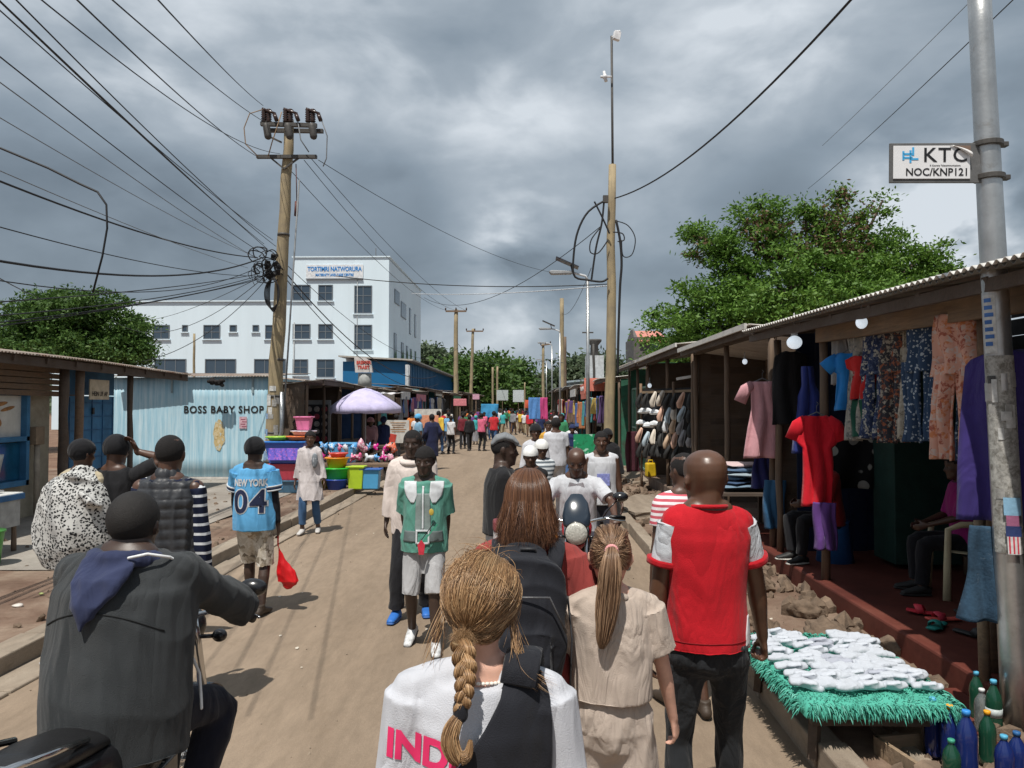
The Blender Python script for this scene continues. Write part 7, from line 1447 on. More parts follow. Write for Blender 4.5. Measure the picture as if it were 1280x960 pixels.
for i, (px, X_, lb) in enumerate([(812, 2.95, 'yellow jerrycan at the left foot of the shoe display'), (850, 3.4, 'second yellow jerrycan to the right below the shoe display')]):
    Y_ = X_*F/(px-660); t = empty('jerrycan', (X_, Y_, .285), .3+i, lb, 'jerrycan'); YC = M('jerrycan_yellow', (.62, .42, .02), .45, .2, 6); m = MB(); m.box((0, 0, .17), (.24, .17, .34)); m.build('can_body', YC, t, bevel=.035); m = MB(); m.tube([(-.06, 0, .33), (-.05, 0, .40), (.05, 0, .40), (.06, 0, .33)], .014, 8); m.build('handle', YC, t, True); m = MB(); m.tube([(.09, 0, .34), (.09, 0, .38)], .025, 10); m.build('cap', M('cap_black', (.02, .02, .02), .5), t, True)
# green shop front
gs = empty('green_doors', (3.05, 20.9, .28), 0, 'green double doors with white frames in the shop beside the wooden pole', 'door'); m = MB(); m.box((.05, 0, 1.1), (.05, 2.6, 2.2)); m.build('door_panel', GREENW, gs)
m = MB()
for y in (-1.3, -.45, .45, 1.3): m.box((.0, y, 1.1), (.05, .05, 2.2))
for z in (.05, 1.1, 2.2): m.box((.0, 0, z), (.045, 2.6, .05))
m.build('door_frame', M('frame_palegreen', (.20, .33, .27), .7), gs)
ft = tag(garment('dark red cloth hanging at the front of the green shop', (2.62, 19.2, 1.35), .4, 'cloth', .35, 1.0, cloth('maroon_dark', (.07, .02, .03)), 'cloth', seed=90), None)
# far right stalls
RS = [(22.9, 27.0, 2.85, GREENW, 'green shack with black hanging goods beyond the wooden pole on the right', None), (27.2, 32.5, 2.75, BLK, 'black shack with a coral name board on the right', M('board_coral', (.66, .20, .14), .7)), (32.7, 39, 2.9, TEALW, 'teal shack in the middle of the right row', M('board_white', (.62, .62, .6), .7)),
      (39.2, 47, 3.0, GRYW, 'grey tin shack along the right row', None), (47.3, 58, 3.1, BRW, 'brown shack far along the right row', None), (58.4, 76, 3.3, GRYW, 'last tin shack on the right of the street', None)]
for i, (a, b, z, mt, lb, bd) in enumerate(RS): right_stall(2.75-.1*min(i, 3), a, b, z, lb, mt, 20+i, base=.2, depth=2.6, ov=.45, board=bd, roofm=M('tin_far_%d' % (i % 2), ((.52, .50, .46), (.36, .40, .42))[i % 2], .5, .25, 3, .3, 20, dirt=((.2, .12, .08), .6, .2)))
m = MB(); m.box((0, 0, 0), (.03, 2.2, .36)); o = m.build('coral_banner', M('banner_coral', (.70, .22, .16), .7), None, label='coral banner with white writing above the black shack on the right', cat='banner'); o.location = (2.05, 28.6, 2.62); text_obj('lettering', 'HOTEL BARAKA', .22, M('white_trim', (.75, .77, .78), .8), (-.02, 0, 0), (PI/2, 0, -PI/2), o, .003)
m = MB(); m.box((0, 0, 0), (.9, .03, .46)); o = m.build('coral_board', M('banner_coral', (.70, .22, .16), .7), None, label='coral square signboard facing up the street over the right stalls', cat='sign'); o.location = (2.45, 27.1, 2.75)
goods(2.25, 23.2, 2.3, 7, .6, 'on the green shack on the right', -PI/2, hmax=.9); goods(2.1, 27.6, 2.2, 8, .65, 'on the black shack on the right', -PI/2); goods(2.0, 33.2, 2.3, 8, .8, 'on the teal shack on the right', -PI/2, .6, .9); goods(1.95, 41, 2.4, 8, 1.0, 'far along the right row', -PI/2, .6, 1.0)
for (px, py0, py1, Y_, w_, c, lb) in ((668, 497, 524, 36, .55, (.10, .25, .55), 'tall blue and white striped cloth hanging at the right row'), (678, 497, 524, 36.5, .5, (.55, .07, .22), 'tall crimson cloth beside the blue and white one'), (612, 505, 522, 44, 1.0, (.06, .30, .55), 'turquoise banner hung over the crowd'), (667, 500, 510, 60, 1.4, (.6, .12, .06), 'orange-red awning cloth far up the street')):
    p = W(px, py0, Y_); z1 = W(px, py1, Y_).z; garment(lb, p, .1, 'cloth', w_, p.z-z1, cloth('far_'+lb[:8], c), 'cloth', seed=int(px), name='hanging_cloth')
for (px, py, Y_, w_, h_, c, lb) in ((595, 496, 47, .42, .32, (.62, .35, .45), 'small pale pink square placard on a stick above the crowd'), (575, 503, 36, .62, .34, (.66, .22, .25), 'pink rounded signboard above the crowd on the left'), (535, 516, 31, 1.1, .3, (.62, .60, .56), 'long off-white signboard over the left crowd'), (536, 527, 29.5, .75, .5, (.70, .30, .18), 'orange sheet board at the left kerb'), (648, 495, 70, 1.0, 1.1, (.55, .6, .62), 'pale square sign at the far end of the street'), (628, 494, 66, 1.0, .9, (.45, .5, .5), 'small grey sign at the far end, left of the pale one')):
    p = W(px, py, Y_); t = empty('placard', p, .05, lb, 'sign'); m = MB(); m.box((0, 0, 0), (w_, .04, h_)); m.build('board', M('pl_%d' % px, c, .7, .25, 12), t, bevel=.03 if px == 575 else .004); m = MB(); m.tube([(0, .03, h_/2-.1), (0, .03, -p.z)], .02, 6); m.build('stick', WD, t, True)
gb = empty('green_signboard', W(735, 563, 16.5), -.1, 'green poster board with white figures behind the man in the sleeveless shirt', 'sign'); m = MB(); m.box((0, 0, 0), (.62, .03, .70)); m.build('board', patt('green_print', [(.02, .25, .11), (.02, .18, .08), (.35, .6, .48)], 'blobs', 9, .5), gb); m = MB(); m.box((-.28, .03, -.5), (.03, .03, .6)); m.box((.28, .03, -.5), (.03, .03, .6)); m.build('stand', IRON, gb)
# ---- tall steel pole at right with sign
def steel_pole():
    b = V((2.83, 4.50, .09)); top = W(1221, -60, 4.44); t = empty('steel_pole', b, 0, 'galvanised steel street pole with peeling bills, nearest on the right', 'pole'); d = top-b; m = MB(); m.tube([d*(i/10) for i in range(11)], [.084-.024*i/10 for i in range(11)], 28); m.build('post', STEEL, t, True)
    def ring(z, name, h, w_, mat, a0=0, a1=2*PI, gr=.004, nz=2):
        c = d*(z/d.z); c2 = d*((z+h)/d.z); R0 = .084-.024*z/d.z+gr; n = 16; vs = [q+V((R0*math.cos(a), R0*math.sin(a), 0)) for q in (c, c2) for a in np.linspace(a0, a1, n+1)]; m = MB(); m.add(vs, [(i, i+1, n+2+i, n+1+i) for i in range(n)]); return m.build(name, mat, t, True)
    def pz(py): return W(1240, py, 4.47).z-b.z
    for py in (182, 223): m = MB(); c = d*(pz(py)/d.z); m.lathe(c, [(.074, -.015), (.084, -.015), (.084, .015), (.074, .015)], 24); m.box(c+V((.09, 0, 0)), (.05, .04, .028)); m.build('clamp', IRON, t, bevel=.003)
    r = random.Random(4); BW = M('bill_worn', (.42, .41, .38), .85, .5, 30, .3, 40, dirt=((.16, .15, .13), .5, .12))
    def bill(py0, py1, a0, a1, mat, gr): return ring(pz(py1), 'bill', pz(py0)-pz(py1), 0, mat, a0, a1, gr)
    f = -PI/2-.55
    bill(445, 690, f-1.0, f+1.15, BW, .003); bw = M('bill_white', (.6, .6, .58), .8, .3, 20); bill(370, 442, f-.95, f-.05, bw, .005)
    for k in range(15): y = r.uniform(450, 650); h = r.uniform(8, 30); a = f+r.uniform(-.9, .9); bill(y, y+h, a-r.uniform(.12, .35), a+r.uniform(.12, .35), r.choice([bw, M('bill_ink', (.07, .07, .07), .8, .6, 60), M('bill_grey', (.38, .37, .35), .8, .4, 20), STEEL]), .006+.0006*k)
    # blue lettered strip, upright writing as dashes of type
    for k in range(7): bill(374+k*9, 379+k*9, f-.85, f-.30+.06*(k % 3), M('ink_blue', (.06, .16, .42), .7), .0075)
    bill(620, 642, f-.15, f+.75, M('bill_skyb', (.25, .45, .62), .7), .022); bill(642, 662, f-.05, f+.6, M('bill_pinkd', (.35, .12, .22), .7), .0225); bill(655, 668, f-.1, f+.7, M('bill_navy', (.03, .05, .16), .7), .023); bill(668, 690, f-.05, f+.6, M('bill_wht2', (.65, .62, .62), .7), .0235)
    for k in range(3): bill(668, 689, f+.02+k*.2, f+.10+k*.2, M('bill_red', (.6, .05, .08), .7), .0245)
    # street sign
    s = empty('street_sign', W(1170, 204, 4.45), 0, 'white KTC sign with a peeling corner clamped to the steel pole', 'sign'); w_ = .52; h_ = .235; s.rotation_euler = (0, R(1.2), R(-3))
    m = MB(); m.box((-.005, 0, 0), (w_, .012, h_)); m.build('backplate', M('sign_grey', (.12, .12, .12), .5), s, bevel=.003)
    m = MB(); m.box((-.030, -.010, .002), (.432, .006, .195)); m.build('panel', M('sign_face', (.72, .72, .73), .4, .05, bm=0), s, bevel=.002)
    DK = M('sign_black', (.01, .01, .012), .5, bm=0); text_obj('lettering', 'KTC', .118, DK, (.045, -.0145, .040), (PI/2, 0, 0), s, .0008, .001, 1.02, space=1.12); text_obj('lettering', 'NOC/KNP121', .062, DK, (.0, -.0145, -.058), (PI/2, 0, 0), s, .0008, .0008, .95); text_obj('lettering', 'K Country Telecommunications', .014, DK, (.045, -.0145, -.018), (PI/2, 0, 0), s, .0005, 0, .95)
    m = MB()
    for (x, z, a, c) in ((-.165, .05, .055, .012), (-.165, .028, .055, .012), (-.135, .065, .012, .05), (-.19, .04, .012, .055), (-.15, .035, .012, .075), (-.13, .02, .05, .012)): m.box((x, -.0142, z), (a, .002, c))
    m.build('logo', M('logo_blue', (.06, .38, .70), .5, .1, bm=0), s, bevel=.002)
    m = MB(); vs = []; n = 10
    for i in range(n+1):
        t_ = i/n; x = .07+.115*t_; z = .098-.03*t_*t_
        for j in range(5): q = j/4; vs.append((x-.0+q*.02*(1-t_), -.015-.03*math.sin(q*PI*.8)*(.2+.8*t_), z-(q*.045*(t_**.8))))
    m.add(vs, [(i*5+j, i*5+j+1, (i+1)*5+j+1, (i+1)*5+j) for i in range(n) for j in range(4)]); pe = m.build('peeling_corner', M('peel_white', (.70, .69, .68), .5), s, True); so_ = pe.modifiers.new('s', 'SOLIDIFY'); so_.thickness = .002
    m = MB(); m.prism([(.09, .098), (.186, .098), (.186, .058)], (0, -.0165, 0), (1, 0, 0), (0, 0, 1), (0, 1, 0), .002); m.build('bare_corner', M('bare_brown', (.18, .12, .09), .7), s)
steel_pole()
# ---- sock stand
def socks():
    x0, x1, y0, y1, z = 1.50, 2.27, 4.16, 5.36, .40; cxm, cym = (x0+x1)/2, (y0+y1)/2
    t = empty('stall_table', (cxm, cym, .08), 0, 'low dark bed frame used as a stand for white socks', 'table'); m = MB(); m.box((0, 0, .33), (x1-x0-.06, y1-y0-.06, .05)); m.v = [(a, b, c-.06) for a, b, c in m.v]; m.box((0, -(y1-y0)/2+.07, .22), (x1-x0-.08, .05, .07)); m.box((0, (y1-y0)/2-.07, .22), (x1-x0-.08, .05, .07)); m.build('tabletop', WDD, t)
    for a in (-1, 1):
        for b in (-1, 1): m = MB(); m.bar((a*.32, b*.50, -.02), (a*.30, b*.48, .25), .05, .05); m.build('leg', WDD, t)
    TG = hairmat('mint_towel', [(0, (.03, .22, .16)), (.6, (.07, .37, .28)), (1, (.15, .47, .38))], .9); b = empty('fringed_blanket', (cxm, cym, z), 0, 'mint green shaggy blanket with fringed edge under the white socks', 'blanket')
    n, k = 26, 36; vs = []; W2, L2 = (x1-x0)/2, (y1-y0)/2
    for j in range(k+1):
        for i in range(n+1):
            u = i/n*2-1; v_ = j/k*2-1; x = u*(W2+.03); y = v_*(L2+.03); e = max(abs(u), abs(v_)); vs.append((x+.012*math.sin(y*9), y+.012*math.sin(x*11), .012*math.sin(x*17)*math.cos(y*13)-max(0, e-.93)*.9))
    m = MB(); m.add(vs, [(j*(n+1)+i, j*(n+1)+i+1, (j+1)*(n+1)+i+1, (j+1)*(n+1)+i) for j in range(k) for i in range(n)]); o = m.build('blanket', TG, b, True); sm_ = o.modifiers.new('s', 'SOLIDIFY'); sm_.thickness = .02
    r = random.Random(3); P = []
    for i in range(2400):
        s = r.uniform(0, 4); q = r.uniform(-1, 1); sd = int(s); dd_ = r.uniform(-.02, .012)
        if sd == 0: p = (q*W2, -L2-.02+dd_); dr = (0, -1)
        elif sd == 1: p = (q*W2, L2+.02-dd_); dr = (0, 1)
        elif sd == 2: p = (-W2-.02+dd_, q*L2); dr = (-1, 0)
        else: p = (W2+.02-dd_, q*L2); dr = (1, 0)
        l = r.uniform(.005, .038); z0 = -.01+r.uniform(-.03, .02); jx, jy = r.uniform(-.03, .03), r.uniform(-.03, .03)
        P.append([(p[0]+dr[0]*.035*t_+jx*t_, p[1]+dr[1]*.035*t_+jy*t_, z0+.01*math.sin(t_*3)-l*t_*t_-.01*t_) for t_ in (0, .25, .5, .75, 1)])
    strands('fringe', np.array(P), .0042, TG, b)
    P = []
    for i in range(2600):
        x, y = r.uniform(-W2, W2), r.uniform(-L2, L2); a = r.uniform(0, 6); P.append([(x+.014*math.cos(a)*t_, y+.014*math.sin(a)*t_, .008+.02*t_-.012*t_*t_) for t_ in (0, .5, 1)])
    strands('pile', np.array(P), .0030, TG, b)
    SK = cloth('sock_white', (.47, .50, .55), .9, wr=.12, ws=30); GS = cloth('sock_grey', (.36, .38, .44), .9, wr=.12, ws=30); cnt = 0; protos = []
    for q in range(4):
        m = MB(); m.tube([(-.075, 0, 0), (-.02, .006, .004), (.045, 0, 0), (.085, .012*(q-1.5), 0)], [(.034, .014), (.038, .018), (.040, .019), (.032, .015)], 14, ref=(0, 1, 0), round_=True); m.tube([(-.02, -.022, .014), (.05, -.018, .017)], [(.025, .010)]*2, 10, ref=(0, 1, 0), round_=True); me = remesh(m, .006, 2); wrinkle(me, .0018, 40, q, 1); protos.append(me)
    for a in range(7):
        for c in range(11):
            if r.random() < .20: continue
            x = -W2+.07+a*(2*W2-.13)/6+r.uniform(-.018, .018); y = -L2+.16+c*(2*L2-.24)/10+r.uniform(-.02, .02); g_ = (a == 3 and c > 3) or (a == 4 and c == 2)
            me = protos[r.randrange(4)]; o = bpy.data.objects.new('folded_socks', me); COL.objects.link(o)
            if not me.materials: me.materials.append(SK)
            if g_: o.material_slots[0].link = 'OBJECT'; o.material_slots[0].material = GS
            o.location = (cxm+x, cym+y, z+.03+r.uniform(0, .02)); o.rotation_euler = (r.uniform(-.2, .2), r.uniform(-.15, .15), r.uniform(-.35, .35)+(PI if r.random() < .3 else 0)); s_ = r.uniform(.88, 1.08); o.scale = (s_, s_, s_*1.5)
            tag(o, ('grey-blue folded socks among the white ones on the mint blanket' if g_ else 'pair of white folded socks laid out on the mint blanket'), 'socks', 'grey folded socks' if g_ else 'white folded socks')
socks()
# ---- bottles
def bottle(label, loc, h, rad, col, cap, lab=None, clear=False):
    t = empty('bottle', loc, random.uniform(0, 6), label, 'bottle'); key = 'bottle_%d_%d_%d' % tuple(int(c*100) for c in col)
    mt = M(key, col, .12, .2, 3, .03, 10, spec=.7)
    if clear and 'clr' not in key: 
        mt.node_tree.nodes['Principled BSDF'].inputs['Transmission Weight'].default_value = .75; mt.node_tree.nodes['Principled BSDF'].inputs['Roughness'].default_value = .08
    prof = [(rad*.8, 0), (rad, .012), (rad*.96, h*.12), (rad, h*.2), (rad*.97, h*.35), (rad*.97, h*.52), (rad, h*.6), (rad*.85, h*.74), (rad*.45, h*.86), (rad*.32, h*.9), (rad*.32, h*.94)]
    m = MB(); m.lathe((0, 0, 0), prof, 20); m.build('bottle_body', mt, t, True); m = MB(); m.lathe((0, 0, h*.93), [(rad*.40, 0), (rad*.40, h*.065), (rad*.34, h*.075)], 16); m.build('cap', M('cap_%d_%d_%d' % tuple(int(c*100) for c in cap), cap, .4, .05, bm=0), t, True)
    if lab: m = MB(); m.lathe((0, 0, h*.36), [(rad*1.0, 0), (rad*1.0, h*.15)], 20); m.build('label_band', M('lb_%d_%d' % (int(lab[0]*100), int(lab[2]*100)), lab, .6, .3, 30, 0), t, True)
random.seed(9)
BLq = (.012, .025, .13); GRq = (.012, .06, .035); CLq = (.45, .5, .5); cb_ = (.10, .40, .60); ob = (.80, .35, .02)
BT_ = [(1167, 944, .31, .046, BLq, cb_, None, 'leftmost tall blue bottle with light blue cap, front row'), (1188, 955, .31, .046, BLq, ob, None, 'blue bottle with a yellow-orange cap, second in the front row'), (1209, 972, .34, .052, BLq, (.04, .25, .65), None, 'largest dark blue bottle with bright blue cap in the middle of the row'),
       (1221, 900, .29, .040, GRq, cb_, None, 'dark green bottle with light blue cap, rearmost left'), (1228, 915, .25, .042, CLq, (.7, .7, .7), None, 'clear plastic bottle among the coloured ones'), (1243, 920, .32, .044, GRq, cb_, (.45, .5, .5), 'green bottle with pale label and light blue cap next to the steel pole'),
       (1235, 955, .28, .043, GRq, ob, None, 'green bottle with bright orange cap'), (1201, 935, .24, .040, (.02, .02, .03), (.02, .02, .03), None, 'black-capped bottle half hidden behind the front row'), (1256, 985, .26, .045, BLq, cb_, None, 'blue bottle low at the right corner with pale cap'), (1272, 980, .26, .045, BLq, (.03, .12, .3), None, 'blue bottle with navy cap at the right edge'), (1180, 925, .27, .042, BLq, (.1, .3, .5), None, 'blue bottle just behind the leftmost one'), (1190, 985, .24, .043, GRq, (.05, .3, .2), None, 'green bottle with green cap lowest in the frame')]
for px, py, h, rd, c, cp, lb_, lab in BT_: bottle(lab, G(px, py, .10), h, rd, c, cp, lb_, c == CLq)
bx = empty('bottle_crate', G(1225, 985, .085), R(12), 'rough open wooden tray standing round the bottles at the lower right', 'crate'); m = MB(); m.box((-.27, .05, .05), (.025, .75, .10)); m.box((0, -.32, .05), (.56, .025, .10)); m.box((0, .42, .05), (.56, .025, .10)); m.build('sides', WD2, bx)
m = MB(); m.bar((1.75, 3.3, .13), (2.35, 2.9, .16), .10, .05); m.build('plank', WD2, None, label='pale rough plank in front of the bottles at the bottom edge', cat='plank')
m = MB(); m.box((0, 0, 0), (.9, 1.4, .24)); me = m.mesh(); o = link('red_step', me, SLABC); o.location = (3.05, 4.5, .0); tag(o, kind='structure'); b_ = o.modifiers.new('b', 'BEVEL'); b_.width = .02
# ================================================================ POLES, LAMPS, WIRES
def wpole(px, ptop, Y, label, wtop=.10, wbot=.14, arms=(), tilt=0, pb=None, mat=None, lamp=None):
    base = W(pb or px, 507, Y); base.z = .1; top = W(px, ptop, Y); t = empty('utility_pole', base, 0, label, 'pole'); d = top-base; r = random.Random(int(px)); m = MB(); m.tube([d*(i/8)+V((r.uniform(-.02, .02), 0, 0)) for i in range(9)], [wbot-(wbot-wtop)*i/8 for i in range(9)], 10); m.build('post', mat or POLEW, t, True)
    for (x0, y0, x1, y1) in arms:
        a = W(x0, y0, Y-.15)-base; b = W(x1, y1, Y-.15)-base; m = MB(); m.bar(a, b, .10, .12); m.build('crossarm', WD, t); m = MB()
        for f in (0, .5, 1): c = a.lerp(b, f); m.lathe(c+V((0, 0, .05)), [(.04, 0), (.06, .12), (.03, .22)], 8)
        m.build('insulator', CER, t, True)
    return t, base, d
wpole(570, 387, 55, 'wooden power pole with a crossarm beyond the blue hall, left of the street', .14, .2, [(557, 389, 583, 389)]); wpole(591, 411, 70, 'shorter leaning power pole with crossarm behind the first one', .12, .18, [(583, 414, 604, 414)], pb=588)
wpole(616, 459, 75, 'pale slim pole in mid street distance, left of a pair', .1, .12); wpole(621.5, 458, 80, 'pale slim pole in mid street distance, right of a pair', .1, .12); wpole(656, 478, 95, 'short slim pole before the far trees', .08, .1)
wpole(702, 373, 50, 'tall bare wooden pole right of the street lamps', .13, .17); wpole(706, 421, 54, 'darker bare pole touching the tall bare pole', .12, .14, mat=WDV); wpole(679, 430, 72, 'wooden pole with bracket, right side far down the street', .12, .16, [(676, 432, 688, 430)]); wpole(243, 417, 40, 'short pale pole rising in front of the white building', .06, .08)
wpole(742, 430, 30, 'short black pole behind the mast beside the right shacks', .05, .06, mat=IRON)
def mid_pole():
    t, base, d = wpole(765, 206, 17.5, 'weathered wooden pole with an antenna mast in the right middle of the street', .085, .135, pb=761)
    m = MB(); a = W(766, 206, 17.5)-base; b = W(764.5, 45, 17.5)-base; m.tube([a-V((0, 0, .8)), b], .028, 8); m.build('mast', IRON, t, True)
    WH = M('antenna_white', (.75, .75, .76), .5); m = MB(); c = W(771, 45, 17.4)-base; m.box(c, (.16, .10, .20), (0, .2, .3)); m.box(c+V((.03, 0, .10)), (.10, .08, .04)); m.tube([c+V((-.12, 0, -.02)), c], .02, 8); m.build('antenna', WH, t, bevel=.02)
    c = W(756, 96, 17.4)-base; m = MB(); m.tube([c+V((-.10, 0, 0)), c+V((.16, 0, 0))], [.03, .02], 10); m.tube([c+V((-.02, 0, .13)), c+V((.03, 0, -.11))], [.03, .04], 10); m.ball(c, .06, 12, 8); m.build('antenna', WH, t, True)
    for i, pp in enumerate([[(757, 250), (735, 265), (722, 290), (717, 320), (718, 345), (735, 350), (752, 352), (760, 348)], [(755, 252), (752, 280), (745, 310), (739, 352)], [(743, 252), (753, 272), (762, 292)], [(750, 285), (739, 300), (738, 315), (748, 316), (760, 300)], [(770, 276), (785, 282), (794, 298), (790, 318), (779, 320), (777, 300)], [(770, 275), (775, 300), (777, 330), (775, 360), (773, 420), (772, 470)], [(766, 290), (778, 292), (780, 300), (772, 302)]]):
        pts = [W(x, y, 17.3)-base for x, y in pp]; K = 30; pa = np.array([list(p) for p in pts]); s = np.linspace(0, len(pa)-1, K); i0 = np.minimum(s.astype(int), len(pa)-2); f = (s-i0)[:, None]; P = [pa[np.clip(i0+k, 0, len(pa)-1)] for k in (-1, 0, 1, 2)]
        c = .5*((2*P[1])+(-P[0]+P[2])*f+(2*P[0]-5*P[1]+4*P[2]-P[3])*f**2+(-P[0]+3*P[1]-3*P[2]+P[3])*f**3); m = MB(); m.tube([V(q) for q in c], (.024, .022, .02, .014, .012, .028, .014)[i], 6); m.build('loose_cable', WIRE, t, True)
    m = MB(); m.box(W(757, 249, 17.3)-base, (.12, .1, .16)); m.build('clamp', IRON, t)
mid_pole()
def street_lamp(px, py, Y, label, panel=True, X=None):
    b = W(px, 507, Y); b.z = .1; t = empty('street_lamp', b, 0, label, 'street lamp'); H = W(px, py, Y).z-.1; m = MB(); m.tube([(0, 0, 0), (0, 0, H*.5), (0, 0, H)], [.07, .055, .045], 12); m.build('post', STEEL, t, True)
    m = MB(); m.tube([(0, 0, H), (-.06, 0, H+.12), (-.35, 0, H+.20), (-.5, 0, H+.23)], .035, 8); m.build('arm', M('lamp_white', (.55, .56, .57), .5), t, True)
    m = MB(); m.prism([(0, -.02), (.62, -.05), (.70, .03), (.6, .07), (0, .06)], (-.48, -.13, H+.20), (-1, 0, .03), (.05, 0, 1), (0, 1, 0), .26); m.build('lamp_head', M('lamp_grey', (.30, .31, .32), .5), t, bevel=.02)
    if panel: m = MB(); m.box((-.62, 0, H+.52), (.75, .48, .035), (0, R(24), 0)); m.bar((-.45, 0, H+.2), (-.52, 0, H+.50), .04, .04); m.build('solar_panel', M('solar_dark', (.05, .055, .07), .25), t, bevel=.006)
    m = MB(); m.box((0, 0, H*.72), (.34, .03, .04)); m.build('bracket', IRON, t)
street_lamp(735, 350, 23, 'nearest street lamp with a tilted solar panel left of the wooden mast pole'); street_lamp(700, 416, 42, 'second street lamp with forked panel, down the right side'); street_lamp(690, 432, 62, 'third street lamp with a single arm, far down the right side', False); street_lamp(683, 452, 90, 'smallest and farthest street lamp on the right side', False)
def wire(label, a, b, sag=.3, r=.012, mat=None, mid=None, n=24, name='overhead_wire'):
    pts = []
    for i in range(n+1):
        t = i/n; p = a.lerp(b, t); p.z -= sag*4*t*(1-t); pts.append(p)
    return tubeobj(name, pts, r*.72, mat or WIRE, n=5, label=label, cat='wire')
N_ = W(330, 330, 18.4)
def left(px, py, Y=7.0, k=1.12): # a point on the left edge of the frame pushed further outwards
    return W(px, py, Y)
def runwire(lab, p0, p1, sag, r=.012, ext=.25, mat=None):
    """p0,p1 = (px,py,Y); the wire runs on past p0 by ext of its length"""
    a, b = W(*p0), W(*p1); a = a+(a-b)*ext; return wire(lab, a, b, sag, r, mat)
runwire('thick black cable sagging almost level across the left edge to the pole junction', (0, 293, 8), (328, 322, 18.4), .45, .022); runwire('second thick cable entering high at the left edge and falling to the junction', (0, 208, 8), (322, 322, 18.4), .25, .018)
runwire('thin wire entering the left edge below the two thick cables', (0, 269, 8), (318, 345, 18.4), .2, .010); runwire('lowest sagging thin wire between the left edge and the junction', (0, 310, 8), (330, 330, 18.4), .55, .010)
runwire('thin wire starting at the top left corner of the photo', (8, 0, 6), (330, 305, 18.4), .1, .009); runwire('thin wire just below the top left corner', (0, 8, 6), (341, 300, 18.4), .1, .009, .1); runwire('wire from the left edge above the spotted tree, running to the junction', (0, 60, 6.5), (330, 318, 18.4), .12, .010); runwire('wire entering the left edge a little under the previous pair', (0, 92, 6.5), (325, 325, 18.4), .12, .008, mat=WIRG); runwire('pale thin wire across the middle of the left sky', (0, 137, 7), (322, 322, 18.4), .12, .007, mat=WIRG); runwire('faint wire under the pale thin one', (0, 205, 7), (310, 335, 18.4), .1, .007, mat=WIRG)
runwire('wire from the top edge left of the three pole wires', (35, 0, 6), (345, 308, 18.4), .15, .010); runwire('wire from the top edge reaching the left end of the lower crossarm', (112, 0, 6), (322, 196, 18.4), .15, .011); runwire('wire from the top edge crossing to the lower crossarm centre', (95, 0, 6), (350, 192, 18.4), .35, .009); runwire('wire from the top edge to the upper crossarm', (152, 0, 6), (330, 152, 18.4), .1, .010); runwire('rightmost wire from the top edge to the left insulator', (205, 0, 6), (329, 132, 18.4), .08, .010)
runwire('long cable from the top edge into the pole junction, steepest of the left wires', (70, 62, 6.5), (335, 312, 18.4), .05, .010, .35)
lp = [W(x, y, 9.5) for x, y in ((-60, 160), (0, 185), (60, 210), (100, 230), (122, 240), (133, 256), (134, 285), (128, 320), (116, 366))]; tubeobj('overhead_wire', lp, .014, WIRE, n=6, label='heavy loose cable bending down in a hook above the left tree', cat='wire')
runwire('short wire cutting the lower left sky toward the tree', (0, 347, 10), (48, 372, 20), .02, .012)
for i, (p0, p1, s, lab) in enumerate([((0, 370, 8), (325, 342, 18.4), .10, 'upper of the fan of wires rising from the left edge over the tree'), ((0, 381, 8), (325, 344, 18.4), .18, 'second of the fan of wires over the tree'), ((0, 392, 8), (328, 346, 18.4), .15, 'third of the fan of wires over the tree'), ((0, 400, 8), (328, 348, 18.4), .1, 'lowest of the fan of wires over the tree')]): runwire(lab, p0, p1, s, .011)
wire('drop wire sagging from the junction over the long wing of the white building', W(332, 345, 18.4), W(140, 400, 30), .9, .012); wire('tighter drop wire from the junction to the building wing', W(330, 344, 18.4), W(185, 400, 40), .2, .012); wire('lower drop wire from the junction toward the kiosk roof', W(334, 348, 18.4), W(178, 452, 17), .35, .012)
runwire('wire from the crossarm over the road to the far mast cables', (700, 342, 40), (398, 200, 18.4), .5, .012, .0); wire('first power line from the crossarm to the far left power pole', W(380, 200, 18.4), W(570, 388, 55), .7, .012); wire('second power line from the crossarm to the far left power pole', W(388, 197, 18.4), W(582, 388, 55), .5, .012); wire('third power line from the pole shaft to the far left power pole', W(365, 215, 18.4), W(558, 388, 55), .6, .012)
wire('service cable from the junction sweeping down in front of the white building', W(352, 335, 18.4), W(545, 470, 40), 1.0, .022); wire('twin service cable just under the sweeping one', W(352, 342, 18.4), W(548, 480, 42), 1.15, .016); wire('thin cable from the junction to the far pole', W(352, 325, 18.4), W(572, 435, 55), 1.5, .012)
wire('long dark cable crossing the street from the building corner to the wooden mast pole', W(420, 345, 19.5), W(762, 355, 17.5), .15, .016, ); wire('pale cable stretched across the street just under the dark one', W(515, 367, 30), W(762, 357, 17.5), .10, .018, M('cable_pale', (.5, .52, .54), .6, bm=0)); wire('slack wire looping between the far poles and the mast', W(530, 372, 40), W(752, 282, 17.5), 1.0, .014)
runwire('heavy cable swooping from the top right edge to the wooden mast pole', (1026, 0, 9), (768, 248, 17.5), .55, .022, .3); runwire('faint thin wire in the upper right sky', (1210, 0, 9), (1028, 182, 16), .05, .006, .5, WIRG); runwire('thin wire from the right edge of the sky dropping into the tree', (1256, 0, 7), (1010, 236, 22), .1, .008, .3)
wire('wire between the bare poles down the right side', W(739, 335, 23), W(703, 392, 50), .5, .014); wire('street-crossing wire low over the crowd', W(592, 450, 70), W(706, 445, 54), .5, .025); wire('wire from the far left pole down toward the blue hall', W(571, 435, 55), W(535, 452, 75), .4, .02); wire('wire from the far left pole up the street', W(573, 430, 55), W(590, 445, 70), .2, .02)
